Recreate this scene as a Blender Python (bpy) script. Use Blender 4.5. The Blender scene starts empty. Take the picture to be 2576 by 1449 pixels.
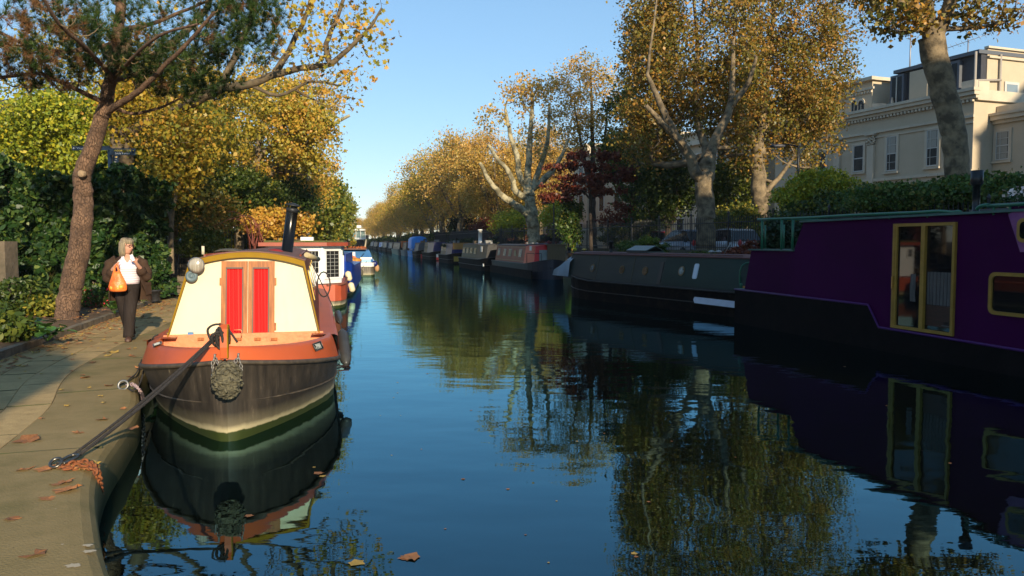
import bpy, math, random
import numpy as np
from mathutils import Vector, Matrix
R=math.radians
rng=np.random.default_rng(7); random.seed(7)
C=bpy.context.scene.collection
# ------------------------------------------------------------------ camera maths (photo measured on a 2576 x 1449 grid)
FP=2000.0; CX,CY=1288.0,724.5; PITCH=math.atan(117.5/FP); EYE=np.array([0,0,1.85])
cp,sp=math.cos(PITCH),math.sin(PITCH)
def ray(px,py):
    x=(px-CX)/FP; v=-(py-CY)/FP
    return np.array([x,cp+v*sp,-sp+v*cp])
def atz(px,py,z=0.0):
    d=ray(px,py); t=(z-EYE[2])/d[2]; return EYE+d*t
def atY(px,py,Y):
    d=ray(px,py); return EYE+d*(Y/d[1])
class Frame:
    """local frame on the ground: origin o, x axis along direction (dx,dy)"""
    def __init__(s,o,d=(1,0)):
        s.o=np.array([o[0],o[1],o[2] if len(o)>2 else 0.0],float)
        n=math.hypot(*d[:2]); s.ang=math.atan2(d[1],d[0])
        s.x=np.array([d[0]/n,d[1]/n,0]); s.y=np.array([-d[1]/n,d[0]/n,0]); s.z=np.array([0,0,1.])
    def w(s,x,y,z): return s.o+s.x*x+s.y*y+s.z*z
    def loc(s,p):
        q=np.asarray(p)-s.o; return np.array([q@s.x,q@s.y,q@s.z])
    def iy(s,px,py,yc=0.0):      # hit local plane y=yc
        d=ray(px,py); t=(yc-(EYE-s.o)@s.y)/(d@s.y); return s.loc(EYE+d*t)
    def ix(s,px,py,xc=0.0):
        d=ray(px,py); t=(xc-(EYE-s.o)@s.x)/(d@s.x); return s.loc(EYE+d*t)
    def iz(s,px,py,zc=0.0):
        return s.loc(atz(px,py,zc+s.o[2]))
# ------------------------------------------------------------------ tagging
def tag(o,label=None,cat=None,group=None,kind=None):
    if label: o['label']=label
    if cat: o['category']=cat
    if group: o['group']=group
    if kind: o['kind']=kind
    return o
def thing(name,label,cat,loc=(0,0,0),rz=0.0,group=None):
    o=bpy.data.objects.new(name,None); C.objects.link(o); o.empty_display_size=.2
    o.location=[float(a) for a in loc]; o.rotation_euler=(0,0,rz)
    return tag(o,label,cat,group)
def fthing(name,label,cat,F,group=None): return thing(name,label,cat,F.o,F.ang,group)
def copy_tree(o,parent=None):
    c=o.copy(); C.objects.link(c)
    if parent is not None: c.parent=parent
    for ch in list(o.children): copy_tree(ch,c)
    return c
# ------------------------------------------------------------------ materials
def _n(nt,t,**k):
    n=nt.nodes.new(t)
    for a,b in k.items():
        try: setattr(n,a,b)
        except Exception: n.inputs[a].default_value=b
    return n
MATS={}
def mat(name,col,rough=.6,metal=0.0,var=.0,scale=4.0,col2=None,bump=0.0,bscale=None,spec=.5,stretch=(1,1,1),detail=4.0,coat=0.0,lo=.35,hi=.65,coord='Object'):
    if name in MATS: return MATS[name]
    m=bpy.data.materials.new(name); m.use_nodes=True; nt=m.node_tree; b=nt.nodes['Principled BSDF']
    b.inputs['Roughness'].default_value=rough; b.inputs['Metallic'].default_value=metal
    b.inputs['Specular IOR Level'].default_value=spec; b.inputs['Coat Weight'].default_value=coat
    b.inputs['Base Color'].default_value=(*col,1)
    if col2 is None and var>0: col2=tuple(c*(1-var) for c in col)
    if col2 is not None or bump:
        tc=_n(nt,'ShaderNodeTexCoord'); mp=_n(nt,'ShaderNodeMapping'); mp.inputs['Scale'].default_value=stretch
        nt.links.new(tc.outputs[coord],mp.inputs[0])
    if col2 is not None:
        no=_n(nt,'ShaderNodeTexNoise'); no.inputs['Scale'].default_value=scale; no.inputs['Detail'].default_value=detail; no.inputs['Roughness'].default_value=.65
        nt.links.new(mp.outputs[0],no.inputs['Vector'])
        cr=_n(nt,'ShaderNodeValToRGB'); e=cr.color_ramp.elements
        e[0].position=lo; e[0].color=(*col,1); e[1].position=hi; e[1].color=(*col2,1)
        nt.links.new(no.outputs['Fac'],cr.inputs[0]); nt.links.new(cr.outputs[0],b.inputs['Base Color'])
    if bump:
        nb=_n(nt,'ShaderNodeTexNoise'); nb.inputs['Scale'].default_value=bscale or scale*3; nb.inputs['Detail'].default_value=5
        nt.links.new(mp.outputs[0],nb.inputs['Vector'])
        bp=_n(nt,'ShaderNodeBump'); bp.inputs['Strength'].default_value=bump; bp.inputs['Distance'].default_value=.02
        nt.links.new(nb.outputs['Fac'],bp.inputs['Height']); nt.links.new(bp.outputs[0],b.inputs['Normal'])
    MATS[name]=m; return m
def stain(m,col,scale=1.0,stretch=(1,1,1),lo=.55,hi=.7,amt=1.0,detail=6,seed=0.0):
    """dirt, rust or wear of its own shape laid over a material's colour"""
    nt=m.node_tree; b=[n for n in nt.nodes if n.type=='BSDF_PRINCIPLED'][0]; tc=_n(nt,'ShaderNodeTexCoord'); mp=_n(nt,'ShaderNodeMapping'); mp.inputs['Scale'].default_value=stretch; mp.inputs['Location'].default_value=(seed,seed*.7,seed*1.3); nt.links.new(tc.outputs['Object'],mp.inputs[0])
    no=_n(nt,'ShaderNodeTexNoise'); no.inputs['Scale'].default_value=scale; no.inputs['Detail'].default_value=detail; no.inputs['Roughness'].default_value=.7; nt.links.new(mp.outputs[0],no.inputs['Vector'])
    mr=_n(nt,'ShaderNodeMapRange'); mr.inputs['From Min'].default_value=lo; mr.inputs['From Max'].default_value=hi; mr.inputs['To Max'].default_value=amt; nt.links.new(no.outputs['Fac'],mr.inputs[0])
    mx=_n(nt,'ShaderNodeMix',data_type='RGBA'); mx.inputs['B'].default_value=(*col,1); nt.links.new(mr.outputs[0],mx.inputs['Factor']); L=b.inputs['Base Color'].links
    if L: nt.links.new(L[0].from_socket,mx.inputs['A'])
    else: mx.inputs['A'].default_value=b.inputs['Base Color'].default_value
    nt.links.new(mx.outputs['Result'],b.inputs['Base Color']); return m
def leafmat(name,cols,trans=.3,rough=.6):
    """cols: list of (pos,(r,g,b)) picked per leaf by the 'tint' attribute"""
    m=bpy.data.materials.new(name); m.use_nodes=True; nt=m.node_tree; nt.nodes.clear()
    at=_n(nt,'ShaderNodeAttribute',attribute_name='tint'); cr=_n(nt,'ShaderNodeValToRGB')
    el=cr.color_ramp.elements
    while len(el)>1: el.remove(el[-1])
    el[0].position=cols[0][0]; el[0].color=(*cols[0][1],1)
    for p,c in cols[1:]:
        e=el.new(p); e.color=(*c,1)
    nt.links.new(at.outputs['Fac'],cr.inputs[0])
    d=_n(nt,'ShaderNodeBsdfDiffuse'); t=_n(nt,'ShaderNodeBsdfTranslucent'); mx=_n(nt,'ShaderNodeMixShader'); mx.inputs[0].default_value=trans
    g=_n(nt,'ShaderNodeBsdfGlossy'); g.inputs['Roughness'].default_value=.45; g.inputs['Color'].default_value=(.5,.5,.5,1)
    m2=_n(nt,'ShaderNodeMixShader'); m2.inputs[0].default_value=.05
    nt.links.new(cr.outputs[0],d.inputs[0]); nt.links.new(cr.outputs[0],t.inputs[0])
    nt.links.new(d.outputs[0],mx.inputs[1]); nt.links.new(t.outputs[0],mx.inputs[2])
    nt.links.new(mx.outputs[0],m2.inputs[1]); nt.links.new(g.outputs[0],m2.inputs[2])
    o=_n(nt,'ShaderNodeOutputMaterial'); nt.links.new(m2.outputs[0],o.inputs[0]); return m
def glass(name,tint=(.02,.025,.03),rough=.04):
    return mat(name,tint,rough=rough,spec=.8)
# ------------------------------------------------------------------ mesh building
def np_mesh(name,V,Fc,m,tint=None,smooth=False):
    me=bpy.data.meshes.new(name); V=np.asarray(V,np.float32); Fc=np.asarray(Fc,np.int32); F,k=Fc.shape
    me.vertices.add(len(V)); me.vertices.foreach_set('co',V.ravel())
    me.loops.add(F*k); me.loops.foreach_set('vertex_index',Fc.ravel())
    me.polygons.add(F); me.polygons.foreach_set('loop_start',np.arange(0,F*k,k,dtype=np.int32))
    if tint is not None:
        a=me.attributes.new('tint','FLOAT','FACE'); a.data.foreach_set('value',np.asarray(tint,np.float32))
    me.update(calc_edges=True); 
    if smooth: me.polygons.foreach_set('use_smooth',np.ones(F,bool))
    if m: me.materials.append(m)
    return me
def link(name,me,parent=None,loc=None):
    o=bpy.data.objects.new(name,me); C.objects.link(o)
    if parent is not None: o.parent=parent
    if loc is not None: o.location=[float(a) for a in loc]
    return o
class MB:
    def __init__(s): s.v=[]; s.f=[]; s.m=[]; s.sm=[]; s.cur=0; s.smooth=False
    def add(s,vs,fs,sm=None):
        b=len(s.v); s.v.extend([tuple(float(c) for c in p) for p in vs])
        for f in fs: s.f.append(tuple(b+i for i in f)); s.m.append(s.cur); s.sm.append(s.smooth if sm is None else sm)
        return b
    def mat(s,i): s.cur=i; return s
    def box(s,c,d,rz=0,M=None):
        x,y,z=[a/2 for a in d]; vs=[(-x,-y,-z),(x,-y,-z),(x,y,-z),(-x,y,-z),(-x,-y,z),(x,-y,z),(x,y,z),(-x,y,z)]
        if M is not None: vs=[tuple(M@Vector(v)) for v in vs]
        elif rz: cc,ss=math.cos(rz),math.sin(rz); vs=[(v[0]*cc-v[1]*ss,v[0]*ss+v[1]*cc,v[2]) for v in vs]
        vs=[(v[0]+c[0],v[1]+c[1],v[2]+c[2]) for v in vs]
        s.add(vs,[(0,3,2,1),(4,5,6,7),(0,1,5,4),(1,2,6,5),(2,3,7,6),(3,0,4,7)],False); return s
    def span(s,a,b):
        a=np.array(a,float); b=np.array(b,float); return s.box((a+b)/2,abs(b-a))
    def quad(s,*p): s.add(p,[tuple(range(len(p)))],False); return s
    def prism(s,poly,off,fn=None):
        """poly list of 3d points, extruded by vector off"""
        n=len(poly); off=np.array(off,float); P=[np.array(p,float) for p in poly]; Q=[p+off for p in P]
        fs=[tuple(range(n))[::-1],tuple(range(n,2*n))]+[(i,(i+1)%n,n+(i+1)%n,n+i) for i in range(n)]
        s.add(P+Q,fs,False); return s
    def tube(s,pts,r,n=8,cap=True,closed=False,sm=True,flat=None):
        P=[np.array(p,float) for p in pts]; k=len(P)
        rr=[r]*k if not hasattr(r,'__len__') else list(r)
        vs=[]; up=None
        for i in range(k):
            if closed: d=P[(i+1)%k]-P[i-1]
            else: d=P[min(i+1,k-1)]-P[max(i-1,0)]
            d=d/(np.linalg.norm(d)+1e-9)
            if up is None:
                up=np.array([0,0,1.]) if abs(d[2])<.9 else np.array([1.,0,0])
            a=np.cross(d,up); a/=np.linalg.norm(a)+1e-9; b=np.cross(a,d); up=b
            for j in range(n):
                t=2*math.pi*j/n; vs.append(P[i]+rr[i]*(math.cos(t)*a+math.sin(t)*b*(flat or 1)))
        fs=[]
        for i in range(k if closed else k-1):
            i2=(i+1)%k
            for j in range(n): fs.append((i*n+j,i*n+(j+1)%n,i2*n+(j+1)%n,i2*n+j))
        b0=s.add(vs,fs,sm)
        if cap and not closed:
            s.f.append(tuple(b0+j for j in range(n))[::-1]); s.m.append(s.cur); s.sm.append(False)
            s.f.append(tuple(b0+(k-1)*n+j for j in range(n))); s.m.append(s.cur); s.sm.append(False)
        return s
    def lathe(s,prof,c=(0,0,0),n=16,axis='z',sm=True):
        vs=[]
        for r,h in prof:
            for j in range(n):
                t=2*math.pi*j/n; a,b=r*math.cos(t),r*math.sin(t)
                p={'z':(a,b,h),'x':(h,a,b),'y':(a,h,b)}[axis]; vs.append((p[0]+c[0],p[1]+c[1],p[2]+c[2]))
        k=len(prof); fs=[]
        for i in range(k-1):
            for j in range(n): fs.append((i*n+j,i*n+(j+1)%n,(i+1)*n+(j+1)%n,(i+1)*n+j))
        s.add(vs,fs,sm); return s
    def loft(s,rings,sm=True,cap=True,closed=True):
        n=len(rings[0]); vs=[p for r in rings for p in r]; fs=[]
        for i in range(len(rings)-1):
            for j in range(n if closed else n-1): fs.append((i*n+j,i*n+(j+1)%n,(i+1)*n+(j+1)%n,(i+1)*n+j))
        b0=s.add(vs,fs,sm)
        if cap and closed:
            s.f.append(tuple(b0+j for j in range(n))[::-1]); s.m.append(s.cur); s.sm.append(False)
            s.f.append(tuple(b0+(len(rings)-1)*n+j for j in range(n))); s.m.append(s.cur); s.sm.append(False)
        return s
    def ell(s,c,r,n=12,k=8):
        rings=[]
        for i in range(k+1):
            ph=math.pi*i/k; rr=max(math.sin(ph),.01)
            rings.append([(c[0]+r[0]*rr*math.cos(2*math.pi*j/n),c[1]+r[1]*rr*math.sin(2*math.pi*j/n),c[2]-r[2]*math.cos(ph)) for j in range(n)])
        return s.loft(rings)
    def text(s,txt,size,M,depth=.0015,align='LEFT',bold=0.0,sx=1.0):
        cu=bpy.data.curves.new('t','FONT'); cu.body=txt; cu.size=size; cu.align_x=align; cu.extrude=depth; cu.offset=bold; cu.resolution_u=2
        ob=bpy.data.objects.new('t',cu); C.objects.link(ob); dg=bpy.context.evaluated_depsgraph_get(); dg.update()
        me=bpy.data.meshes.new_from_object(ob.evaluated_get(dg))
        vs=[tuple(M@Vector((v.co.x*sx,v.co.y,v.co.z))) for v in me.vertices]
        s.add(vs,[tuple(p.vertices) for p in me.polygons],False)
        bpy.data.objects.remove(ob); bpy.data.meshes.remove(me); bpy.data.curves.remove(cu); return s
    def build(s,name,mats,parent=None,world=False,loc=None,rz=0.0):
        me=bpy.data.meshes.new(name); V=s.v
        if not isinstance(mats,(list,tuple)): mats=[mats]
        if world and parent is not None:
            mi=(Matrix.Translation(parent.location)@Matrix.Rotation(parent.rotation_euler.z,4,'Z')).inverted()
            V=[tuple(mi@Vector(v)) for v in V]
        if loc is not None and parent is None:
            V=[(v[0]-loc[0],v[1]-loc[1],v[2]-loc[2]) for v in V]
        me.from_pydata(V,[],s.f)
        for m in mats: me.materials.append(m)
        me.polygons.foreach_set('material_index',s.m); me.polygons.foreach_set('use_smooth',s.sm); me.update()
        o=bpy.data.objects.new(name,me); C.objects.link(o)
        if parent is not None: o.parent=parent
        elif loc is not None: o.location=[float(a) for a in loc]
        return o
def smooth_path(pts,n=6):
    P=[np.array(p,float) for p in pts]; out=[]
    for i in range(len(P)-1):
        p0=P[max(i-1,0)]; p1=P[i]; p2=P[i+1]; p3=P[min(i+2,len(P)-1)]
        for j in range(n):
            t=j/n; out.append(.5*((2*p1)+(-p0+p2)*t+(2*p0-5*p1+4*p2-p3)*t*t+(-p0+3*p1-3*p2+p3)*t**3))
    out.append(P[-1]); return out
# ------------------------------------------------------------------ leaves and trees
def leaf_cloud(cent,size,r,shape='quad',up=.0,svar=.6):
    """one small face per leaf, random orientation"""
    N=len(cent); a=r.normal(size=(N,3)); a/=np.linalg.norm(a,axis=1)[:,None]
    nrm=r.normal(size=(N,3)); nrm[:,2]+=up; nrm-=a*(np.sum(nrm*a,1))[:,None]; nrm/=np.linalg.norm(nrm,axis=1)[:,None]+1e-9
    b=np.cross(nrm,a); sz=(size*(1+svar*r.uniform(-1,1,N)))[:,None]
    if shape=='quad': T=np.array([(-.5,0),(0,-.38),(.5,0),(0,.38)])
    elif shape=='needle': T=np.array([(0,-.02),(1,0),(0,.02)])
    elif shape=='leaf': T=np.array([(-.5,0),(-.2,-.26),(.2,-.24),(.55,0),(.2,.24),(-.2,.26)])
    else: T=np.array([(-.45,0),(-.35,-.22),(-.5,-.42),(-.05,-.3),(.12,-.52),(.2,-.18),(.55,0),(.2,.18),(.12,.52),(-.05,.3),(-.5,.42),(-.35,.22)])
    k=len(T)
    V=cent[:,None,:]+sz[:,None]*(T[None,:,0:1]*a[:,None,:]+T[None,:,1:2]*b[:,None,:])
    if shape in('quad','leaf','maple'):
        V=V+ (np.abs(T[:,1])[None,:,None]*.35*sz[:,None])*nrm[:,None,:]
    return V.reshape(-1,3),np.arange(N*k).reshape(N,k)
class Skel:
    def __init__(s,r): s.p=[];s.par=[];s.rad=[];s.man=[];s.r=r;s.tips=[]
    def path(s,pts,r0,r1,parent=-1,n=4,jit=0.0):
        P=smooth_path(pts,n); k=len(P)
        for i,q in enumerate(P):
            if parent>=0 and i==0: continue
            t=i/(k-1); q=q+(s.r.normal(size=3)*jit*(r0+(r1-r0)*t) if 0<i<k-1 else 0)
            s.p.append(q); s.par.append(parent); s.rad.append(r0+(r1-r0)*t); s.man.append(True); parent=len(s.p)-1
        return parent
    def near(s,q): 
        return int(np.argmin(np.linalg.norm(np.array(s.p)-np.array(q),axis=1)))
    def grow(s,T,base,steps=3,rt=.012,curve=.25,upw=.6,free_from=0):
        T=np.asarray(T); o=np.argsort(np.linalg.norm(T-base,axis=1))
        P=np.zeros((len(s.p)+len(T)*(steps+1),3)); n=len(s.p); P[:n]=s.p
        okm=np.zeros(len(P),bool); okm[:n]=[i>=free_from for i in range(n)]
        for i in o:
            t=T[i]; d=P[:n]-t; D=np.linalg.norm(d,axis=1)+np.maximum(d[:,2],0)*upw*2+ (~okm[:n])*1e3
            j=int(np.argmin(D)); p0=P[j]; L=np.linalg.norm(t-p0); par=j
            mid=np.array([0,0,-1.])*L*curve*.5+s.r.normal(size=3)*L*.07
            for q in range(1,steps+1):
                u=q/steps; x=p0+(t-p0)*u+mid*4*u*(1-u)*.5
                P[n]=x; s.p.append(x); s.par.append(par); s.rad.append(rt); s.man.append(False); okm[n]=q>0; par=n; n+=1
            s.tips.append(n-1)
    def radii(s,rt,ex=.45):
        n=len(s.p); cnt=np.zeros(n); ch=np.zeros(n,bool)
        for i in range(n):
            if s.par[i]>=0: ch[s.par[i]]=True
        cnt[~ch]=1
        for i in range(n-1,-1,-1):
            if s.par[i]>=0: cnt[s.par[i]]+=cnt[i]
        rr=rt*np.power(np.maximum(cnt,1),ex); man=np.array(s.man); R0=np.array(s.rad)
        rr=np.where(man,R0,rr)
        for i in range(n):
            if s.par[i]>=0 and not s.man[i]: rr[i]=min(rr[i],rr[s.par[i]]*.9)
        return rr
    def meshes(s,rt,name,m,thr=None,sides=5,ex=.45):
        rr=s.radii(rt,ex); P=np.array(s.p); par=np.array(s.par); man=np.array(s.man)
        e=np.where(par>=0)[0]
        def mk(idx,sides,nm):
            if len(idx)==0: return None
            a=P[par[idx]]; b=P[idx]; rb=rr[idx]; ra=np.where(man[idx]&man[par[idx]]&(rr[par[idx]]<rb*1.5),rr[par[idx]],np.minimum(rr[par[idx]],rb*1.15))
            gp=par[idx]; d=b-a; d/=np.linalg.norm(d,axis=1)[:,None]+1e-9
            # start direction = direction of the parent's own edge, to keep rings joined along a limb
            pd=a-P[np.where(par[gp]>=0,par[gp],gp)]; L=np.linalg.norm(pd,axis=1); pd=np.where((L>1e-6)[:,None],pd/(L[:,None]+1e-9),d)
            joined=(np.abs(ra-rr[gp])<1e-6)[:,None]; da=np.where(joined,pd,d)
            ref=np.array([.31,.94,.12])
            def fr(d):
                u=np.cross(d,ref); u/=np.linalg.norm(u,axis=1)[:,None]+1e-9; return u,np.cross(d,u)
            u1,v1=fr(da); u2,v2=fr(d); t=np.arange(sides)*2*math.pi/sides; c,sn=np.cos(t)[None,:,None],np.sin(t)[None,:,None]
            A=a[:,None,:]+ra[:,None,None]*(c*u1[:,None,:]+sn*v1[:,None,:]); B=b[:,None,:]+rb[:,None,None]*(c*u2[:,None,:]+sn*v2[:,None,:])
            if sides>=8:
                def kn(Q,c): k_=1+.035*np.sin(Q[...,0:1]*9+Q[...,2:3]*5)*np.sin(Q[...,1:2]*8-Q[...,2:3]*4.3)+.03*np.sin(Q[...,2:3]*13+Q[...,0:1]*17); return c[:,None,:]+(Q-c[:,None,:])*k_
                A=kn(A,a); B=kn(B,b)
            V=np.concatenate([A,B],1).reshape(-1,3); k=np.arange(len(idx))[:,None]*2*sides; j=np.arange(sides)[None,:]; j2=(j+1)%sides
            Fc=np.stack([k+j,k+j2,k+sides+j2,k+sides+j],-1).reshape(-1,4)
            return np_mesh(nm,V,Fc,m,smooth=True)
        big=e[man[e]]; small=e[~man[e]]
        return mk(big,12,'trunk'),mk(small,sides,'branches')
def ellipsoid_targets(r,N,c,rad,shell=.5,flat=0.0):
    u=r.normal(size=(N,3)); u/=np.linalg.norm(u,axis=1)[:,None]; q=r.uniform(shell**3,1,N)**(1/3)
    return np.array(c)+u*q[:,None]*np.array(rad)
def make_tree(name,label,base,limbs,crowns,leafm,bark,seed=1,rt=.012,leaves=8000,lsize=.2,sigma=.5,steps=3,group=None,shape='quad',cat='tree',tintrange=(0,1),jit=.12,upw=.6,bare=0.0,sides=4,curve=.25,ex=.45,tips_only=False,gaps=.22):
    """limbs: list of (points, r0, r1); crowns: list of (centre, radii, ntargets, shell)"""
    r=np.random.default_rng(seed); S=Skel(r); ends=[]
    for i,(pts,r0,r1) in enumerate(limbs):
        par=-1 if i==0 else S.near(pts[0])
        if i>0: pts=[S.p[par]]+list(pts[1:])
        S.path(pts,r0,r1,parent=par,jit=jit)
    nm=len(S.p); z0=S.p[0][2]; zt=max(p[2] for p in S.p[:nm])
    # twigs start only above the lower part of the trunk
    first=next((i for i,p in enumerate(S.p) if p[2]>z0+.35*(zt-z0)),0)
    T=np.concatenate([ellipsoid_targets(r,n,c,rad,sh) for c,rad,n,sh in crowns])
    T=T[T[:,2]>z0+.6]
    S.grow(T,np.array(S.p[0]),steps=steps,curve=curve,upw=upw,free_from=first)
    root=thing(name,label,cat,base,0,group); off=np.array(base,float)
    tr,br=S.meshes(rt,name,bark,sides=sides,ex=ex)
    for me,nme in((tr,'trunk'),(br,'branches')):
        if me:
            co=np.empty(len(me.vertices)*3,np.float32); me.vertices.foreach_get('co',co); co=co.reshape(-1,3)-off.astype(np.float32); me.vertices.foreach_set('co',co.ravel().astype(np.float32)); me.update(); link(nme,me,root)
    if leaves:
        tips=np.array(S.tips); pool=[S.p[i] for i in tips]+([] if tips_only else [S.p[S.par[i]] for i in tips]); pool=np.array(pool)
        if bare>0: pool=pool[r.random(len(pool))>bare]
        if gaps>0:
            fz=1.9/max(.6,sigma*3); ph_=r.uniform(0,6,6); nz=np.sin(pool[:,0]*fz+ph_[0])*np.sin(pool[:,2]*fz*1.1+ph_[1])+np.sin(pool[:,1]*fz*.9+ph_[2])*np.sin(pool[:,0]*fz*1.7+pool[:,2]*fz*.8+ph_[3])+.5*np.sin(pool[:,2]*fz*2.3+ph_[4])
            pool=pool[nz>np.quantile(nz,gaps)]
        w=r.gamma(1.2,1,len(pool)); w/=w.sum(); ci=r.choice(len(pool),leaves,p=w)
        ct=r.random(len(pool)); cen=pool[ci]+r.normal(size=(leaves,3))*sigma*np.array([1,1,.8])
        V,Fc=leaf_cloud(cen,lsize,r,shape); t=tintrange[0]+(tintrange[1]-tintrange[0])*np.clip(ct[ci]*.55+r.random(leaves)*.45,0,1)
        link('crown',np_mesh('crown',V-off,Fc,leafm,t),root)
    return root
# ================================================================== camera, sky, sun
sc=bpy.context.scene
cam=bpy.data.cameras.new('camera'); co=bpy.data.objects.new('camera',cam); C.objects.link(co); sc.camera=co
co.location=EYE; co.rotation_euler=(math.pi/2-PITCH,0,0); cam.sensor_width=36; cam.lens=FP/2576*36; cam.clip_end=4000; cam.clip_start=.05
SUNEL=R(17.5); TS=np.array([.365,-.931]); TS/=np.linalg.norm(TS)
sl=bpy.data.lights.new('sun','SUN'); so=bpy.data.objects.new('sun',sl); C.objects.link(so)
sl.energy=5.0; sl.angle=R(.53); sl.color=(1.0,.84,.60)
dirv=Vector((TS[0]*math.cos(SUNEL),TS[1]*math.cos(SUNEL),math.sin(SUNEL)))
so.rotation_euler=dirv.to_track_quat('Z','Y').to_euler(); so.location=(20,-40,30)
w=bpy.data.worlds.new('World'); sc.world=w; w.use_nodes=True; nt=w.node_tree
sky=nt.nodes.new('ShaderNodeTexSky'); sky.sky_type='NISHITA'; sky.sun_disc=False; sky.sun_elevation=SUNEL; sky.sun_rotation=math.atan2(TS[0],TS[1])
sky.air_density=1.0; sky.dust_density=0.0; sky.ozone_density=5.0; sky.altitude=0
gm=nt.nodes.new('ShaderNodeGamma'); gm.inputs[1].default_value=.58; hs=nt.nodes.new('ShaderNodeHueSaturation'); hs.inputs['Saturation'].default_value=1.18; hs.inputs['Value'].default_value=1.72
nt.links.new(sky.outputs[0],gm.inputs[0]); nt.links.new(gm.outputs[0],hs.inputs['Color']); nt.links.new(hs.outputs[0],nt.nodes['Background'].inputs[0]); nt.nodes['Background'].inputs[1].default_value=.15
sc.view_settings.view_transform='Standard'; sc.view_settings.look='None'; sc.view_settings.exposure=0.42; sc.view_settings.gamma=1.0
sc.cycles.max_bounces=6; sc.cycles.transparent_max_bounces=6; sc.cycles.diffuse_bounces=2; sc.cycles.glossy_bounces=3; sc.cycles.use_denoising=True
try: sc.cycles.adaptive_threshold=.015
except Exception: pass
# ================================================================== materials of the setting
m_soil=mat('soil',(.07,.045,.025),rough=.95,col2=(.16,.09,.04),scale=3,bump=.6,bscale=20)
m_litter=mat('litter_ground',(.06,.05,.025),rough=.95,col2=(.17,.10,.035),scale=1.3,bump=.5,bscale=9,detail=8)
m_paving=mat('path_paving',(.50,.345,.155),rough=.95,spec=.1,col2=(.36,.245,.11),scale=7,bump=.35,bscale=45,detail=10,lo=.3,hi=.75)
m_paving2=mat('path_setts',(.53,.37,.17),rough=.95,spec=.1,col2=(.38,.26,.12),scale=9,bump=.35,bscale=55,detail=10,lo=.3,hi=.75)
m_joint=mat('joint',(.05,.045,.03),rough=1,col2=(.06,.08,.02),scale=2)
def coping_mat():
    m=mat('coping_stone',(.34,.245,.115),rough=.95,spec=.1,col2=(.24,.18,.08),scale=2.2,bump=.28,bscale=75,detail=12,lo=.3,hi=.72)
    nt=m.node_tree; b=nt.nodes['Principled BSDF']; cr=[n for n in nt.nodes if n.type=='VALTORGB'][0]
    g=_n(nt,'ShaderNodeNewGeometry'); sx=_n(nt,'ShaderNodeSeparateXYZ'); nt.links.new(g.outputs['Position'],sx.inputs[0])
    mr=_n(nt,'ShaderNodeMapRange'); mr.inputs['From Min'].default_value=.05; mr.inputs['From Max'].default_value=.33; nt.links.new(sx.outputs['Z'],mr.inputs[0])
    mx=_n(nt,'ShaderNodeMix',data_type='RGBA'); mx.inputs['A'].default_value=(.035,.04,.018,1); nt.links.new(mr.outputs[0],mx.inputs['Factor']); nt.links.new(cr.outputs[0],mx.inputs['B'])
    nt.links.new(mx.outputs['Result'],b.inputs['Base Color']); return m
m_coping=coping_mat()
stain(m_coping,(.13,.12,.045),.9,lo=.5,hi=.75,amt=.75); stain(m_coping,(.45,.36,.22),3.0,lo=.66,hi=.74,amt=.6,seed=5); stain(m_coping,(.10,.07,.04),22,lo=.68,hi=.76,amt=.8,seed=9,detail=3)
stain(m_paving,(.15,.10,.05),.7,lo=.48,hi=.75,amt=.7); stain(m_paving,(.12,.08,.045),20,lo=.66,hi=.75,amt=.8,seed=3,detail=3); stain(m_paving2,(.18,.12,.06),.9,lo=.5,hi=.75,amt=.6); stain(m_paving2,(.12,.08,.045),18,lo=.66,hi=.75,amt=.8,seed=4,detail=3)
m_asphalt=mat('asphalt',(.05,.05,.05),rough=.9,var=.3,scale=5,bump=.2)
def water_mat_old():
    m=bpy.data.materials.new('canal_water'); m.use_nodes=True; nt=m.node_tree; b=nt.nodes['Principled BSDF']
    b.inputs['Base Color'].default_value=(.005,.014,.026,1); b.inputs['Roughness'].default_value=.015; b.inputs['IOR'].default_value=1.42
    g=_n(nt,'ShaderNodeNewGeometry')
    def layer(scale,st,rot,det=2):
        mp=_n(nt,'ShaderNodeMapping'); mp.inputs['Scale'].default_value=st; mp.inputs['Rotation'].default_value=(0,0,rot); nt.links.new(g.outputs['Position'],mp.inputs[0])
        n=_n(nt,'ShaderNodeTexNoise'); n.inputs['Scale'].default_value=scale; n.inputs['Detail'].default_value=det; n.inputs['Roughness'].default_value=.5; nt.links.new(mp.outputs[0],n.inputs['Vector']); return n
    a=layer(1.1,(.8,1.3,1),.2); c=layer(4.5,(.6,1.4,1),-.15,3); d=layer(.07,(1,1,1),0,1)
    # wind: ripples come and go in broad patches and are stronger down the canal
    sx=_n(nt,'ShaderNodeSeparateXYZ'); nt.links.new(g.outputs['Position'],sx.inputs[0])
    mr=_n(nt,'ShaderNodeMapRange'); mr.inputs['From Min'].default_value=9; mr.inputs['From Max'].default_value=30; mr.inputs['To Min'].default_value=.16; mr.inputs['To Max'].default_value=1.0; nt.links.new(sx.outputs['Y'],mr.inputs[0])
    m1=_n(nt,'ShaderNodeMath',operation='MULTIPLY'); nt.links.new(c.outputs['Fac'],m1.inputs[0]); nt.links.new(mr.outputs[0],m1.inputs[1])
    m2=_n(nt,'ShaderNodeMath',operation='MULTIPLY'); nt.links.new(m1.outputs[0],m2.inputs[0]); m2.inputs[1].default_value=.55
    m3=_n(nt,'ShaderNodeMath',operation='ADD'); nt.links.new(a.outputs['Fac'],m3.inputs[0]); nt.links.new(m2.outputs[0],m3.inputs[1])
    bp=_n(nt,'ShaderNodeBump'); bp.inputs['Strength'].default_value=1; bp.inputs['Distance'].default_value=.0065; nt.links.new(m3.outputs[0],bp.inputs['Height']); nt.links.new(bp.outputs[0],b.inputs['Normal'])
    return m
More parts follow.
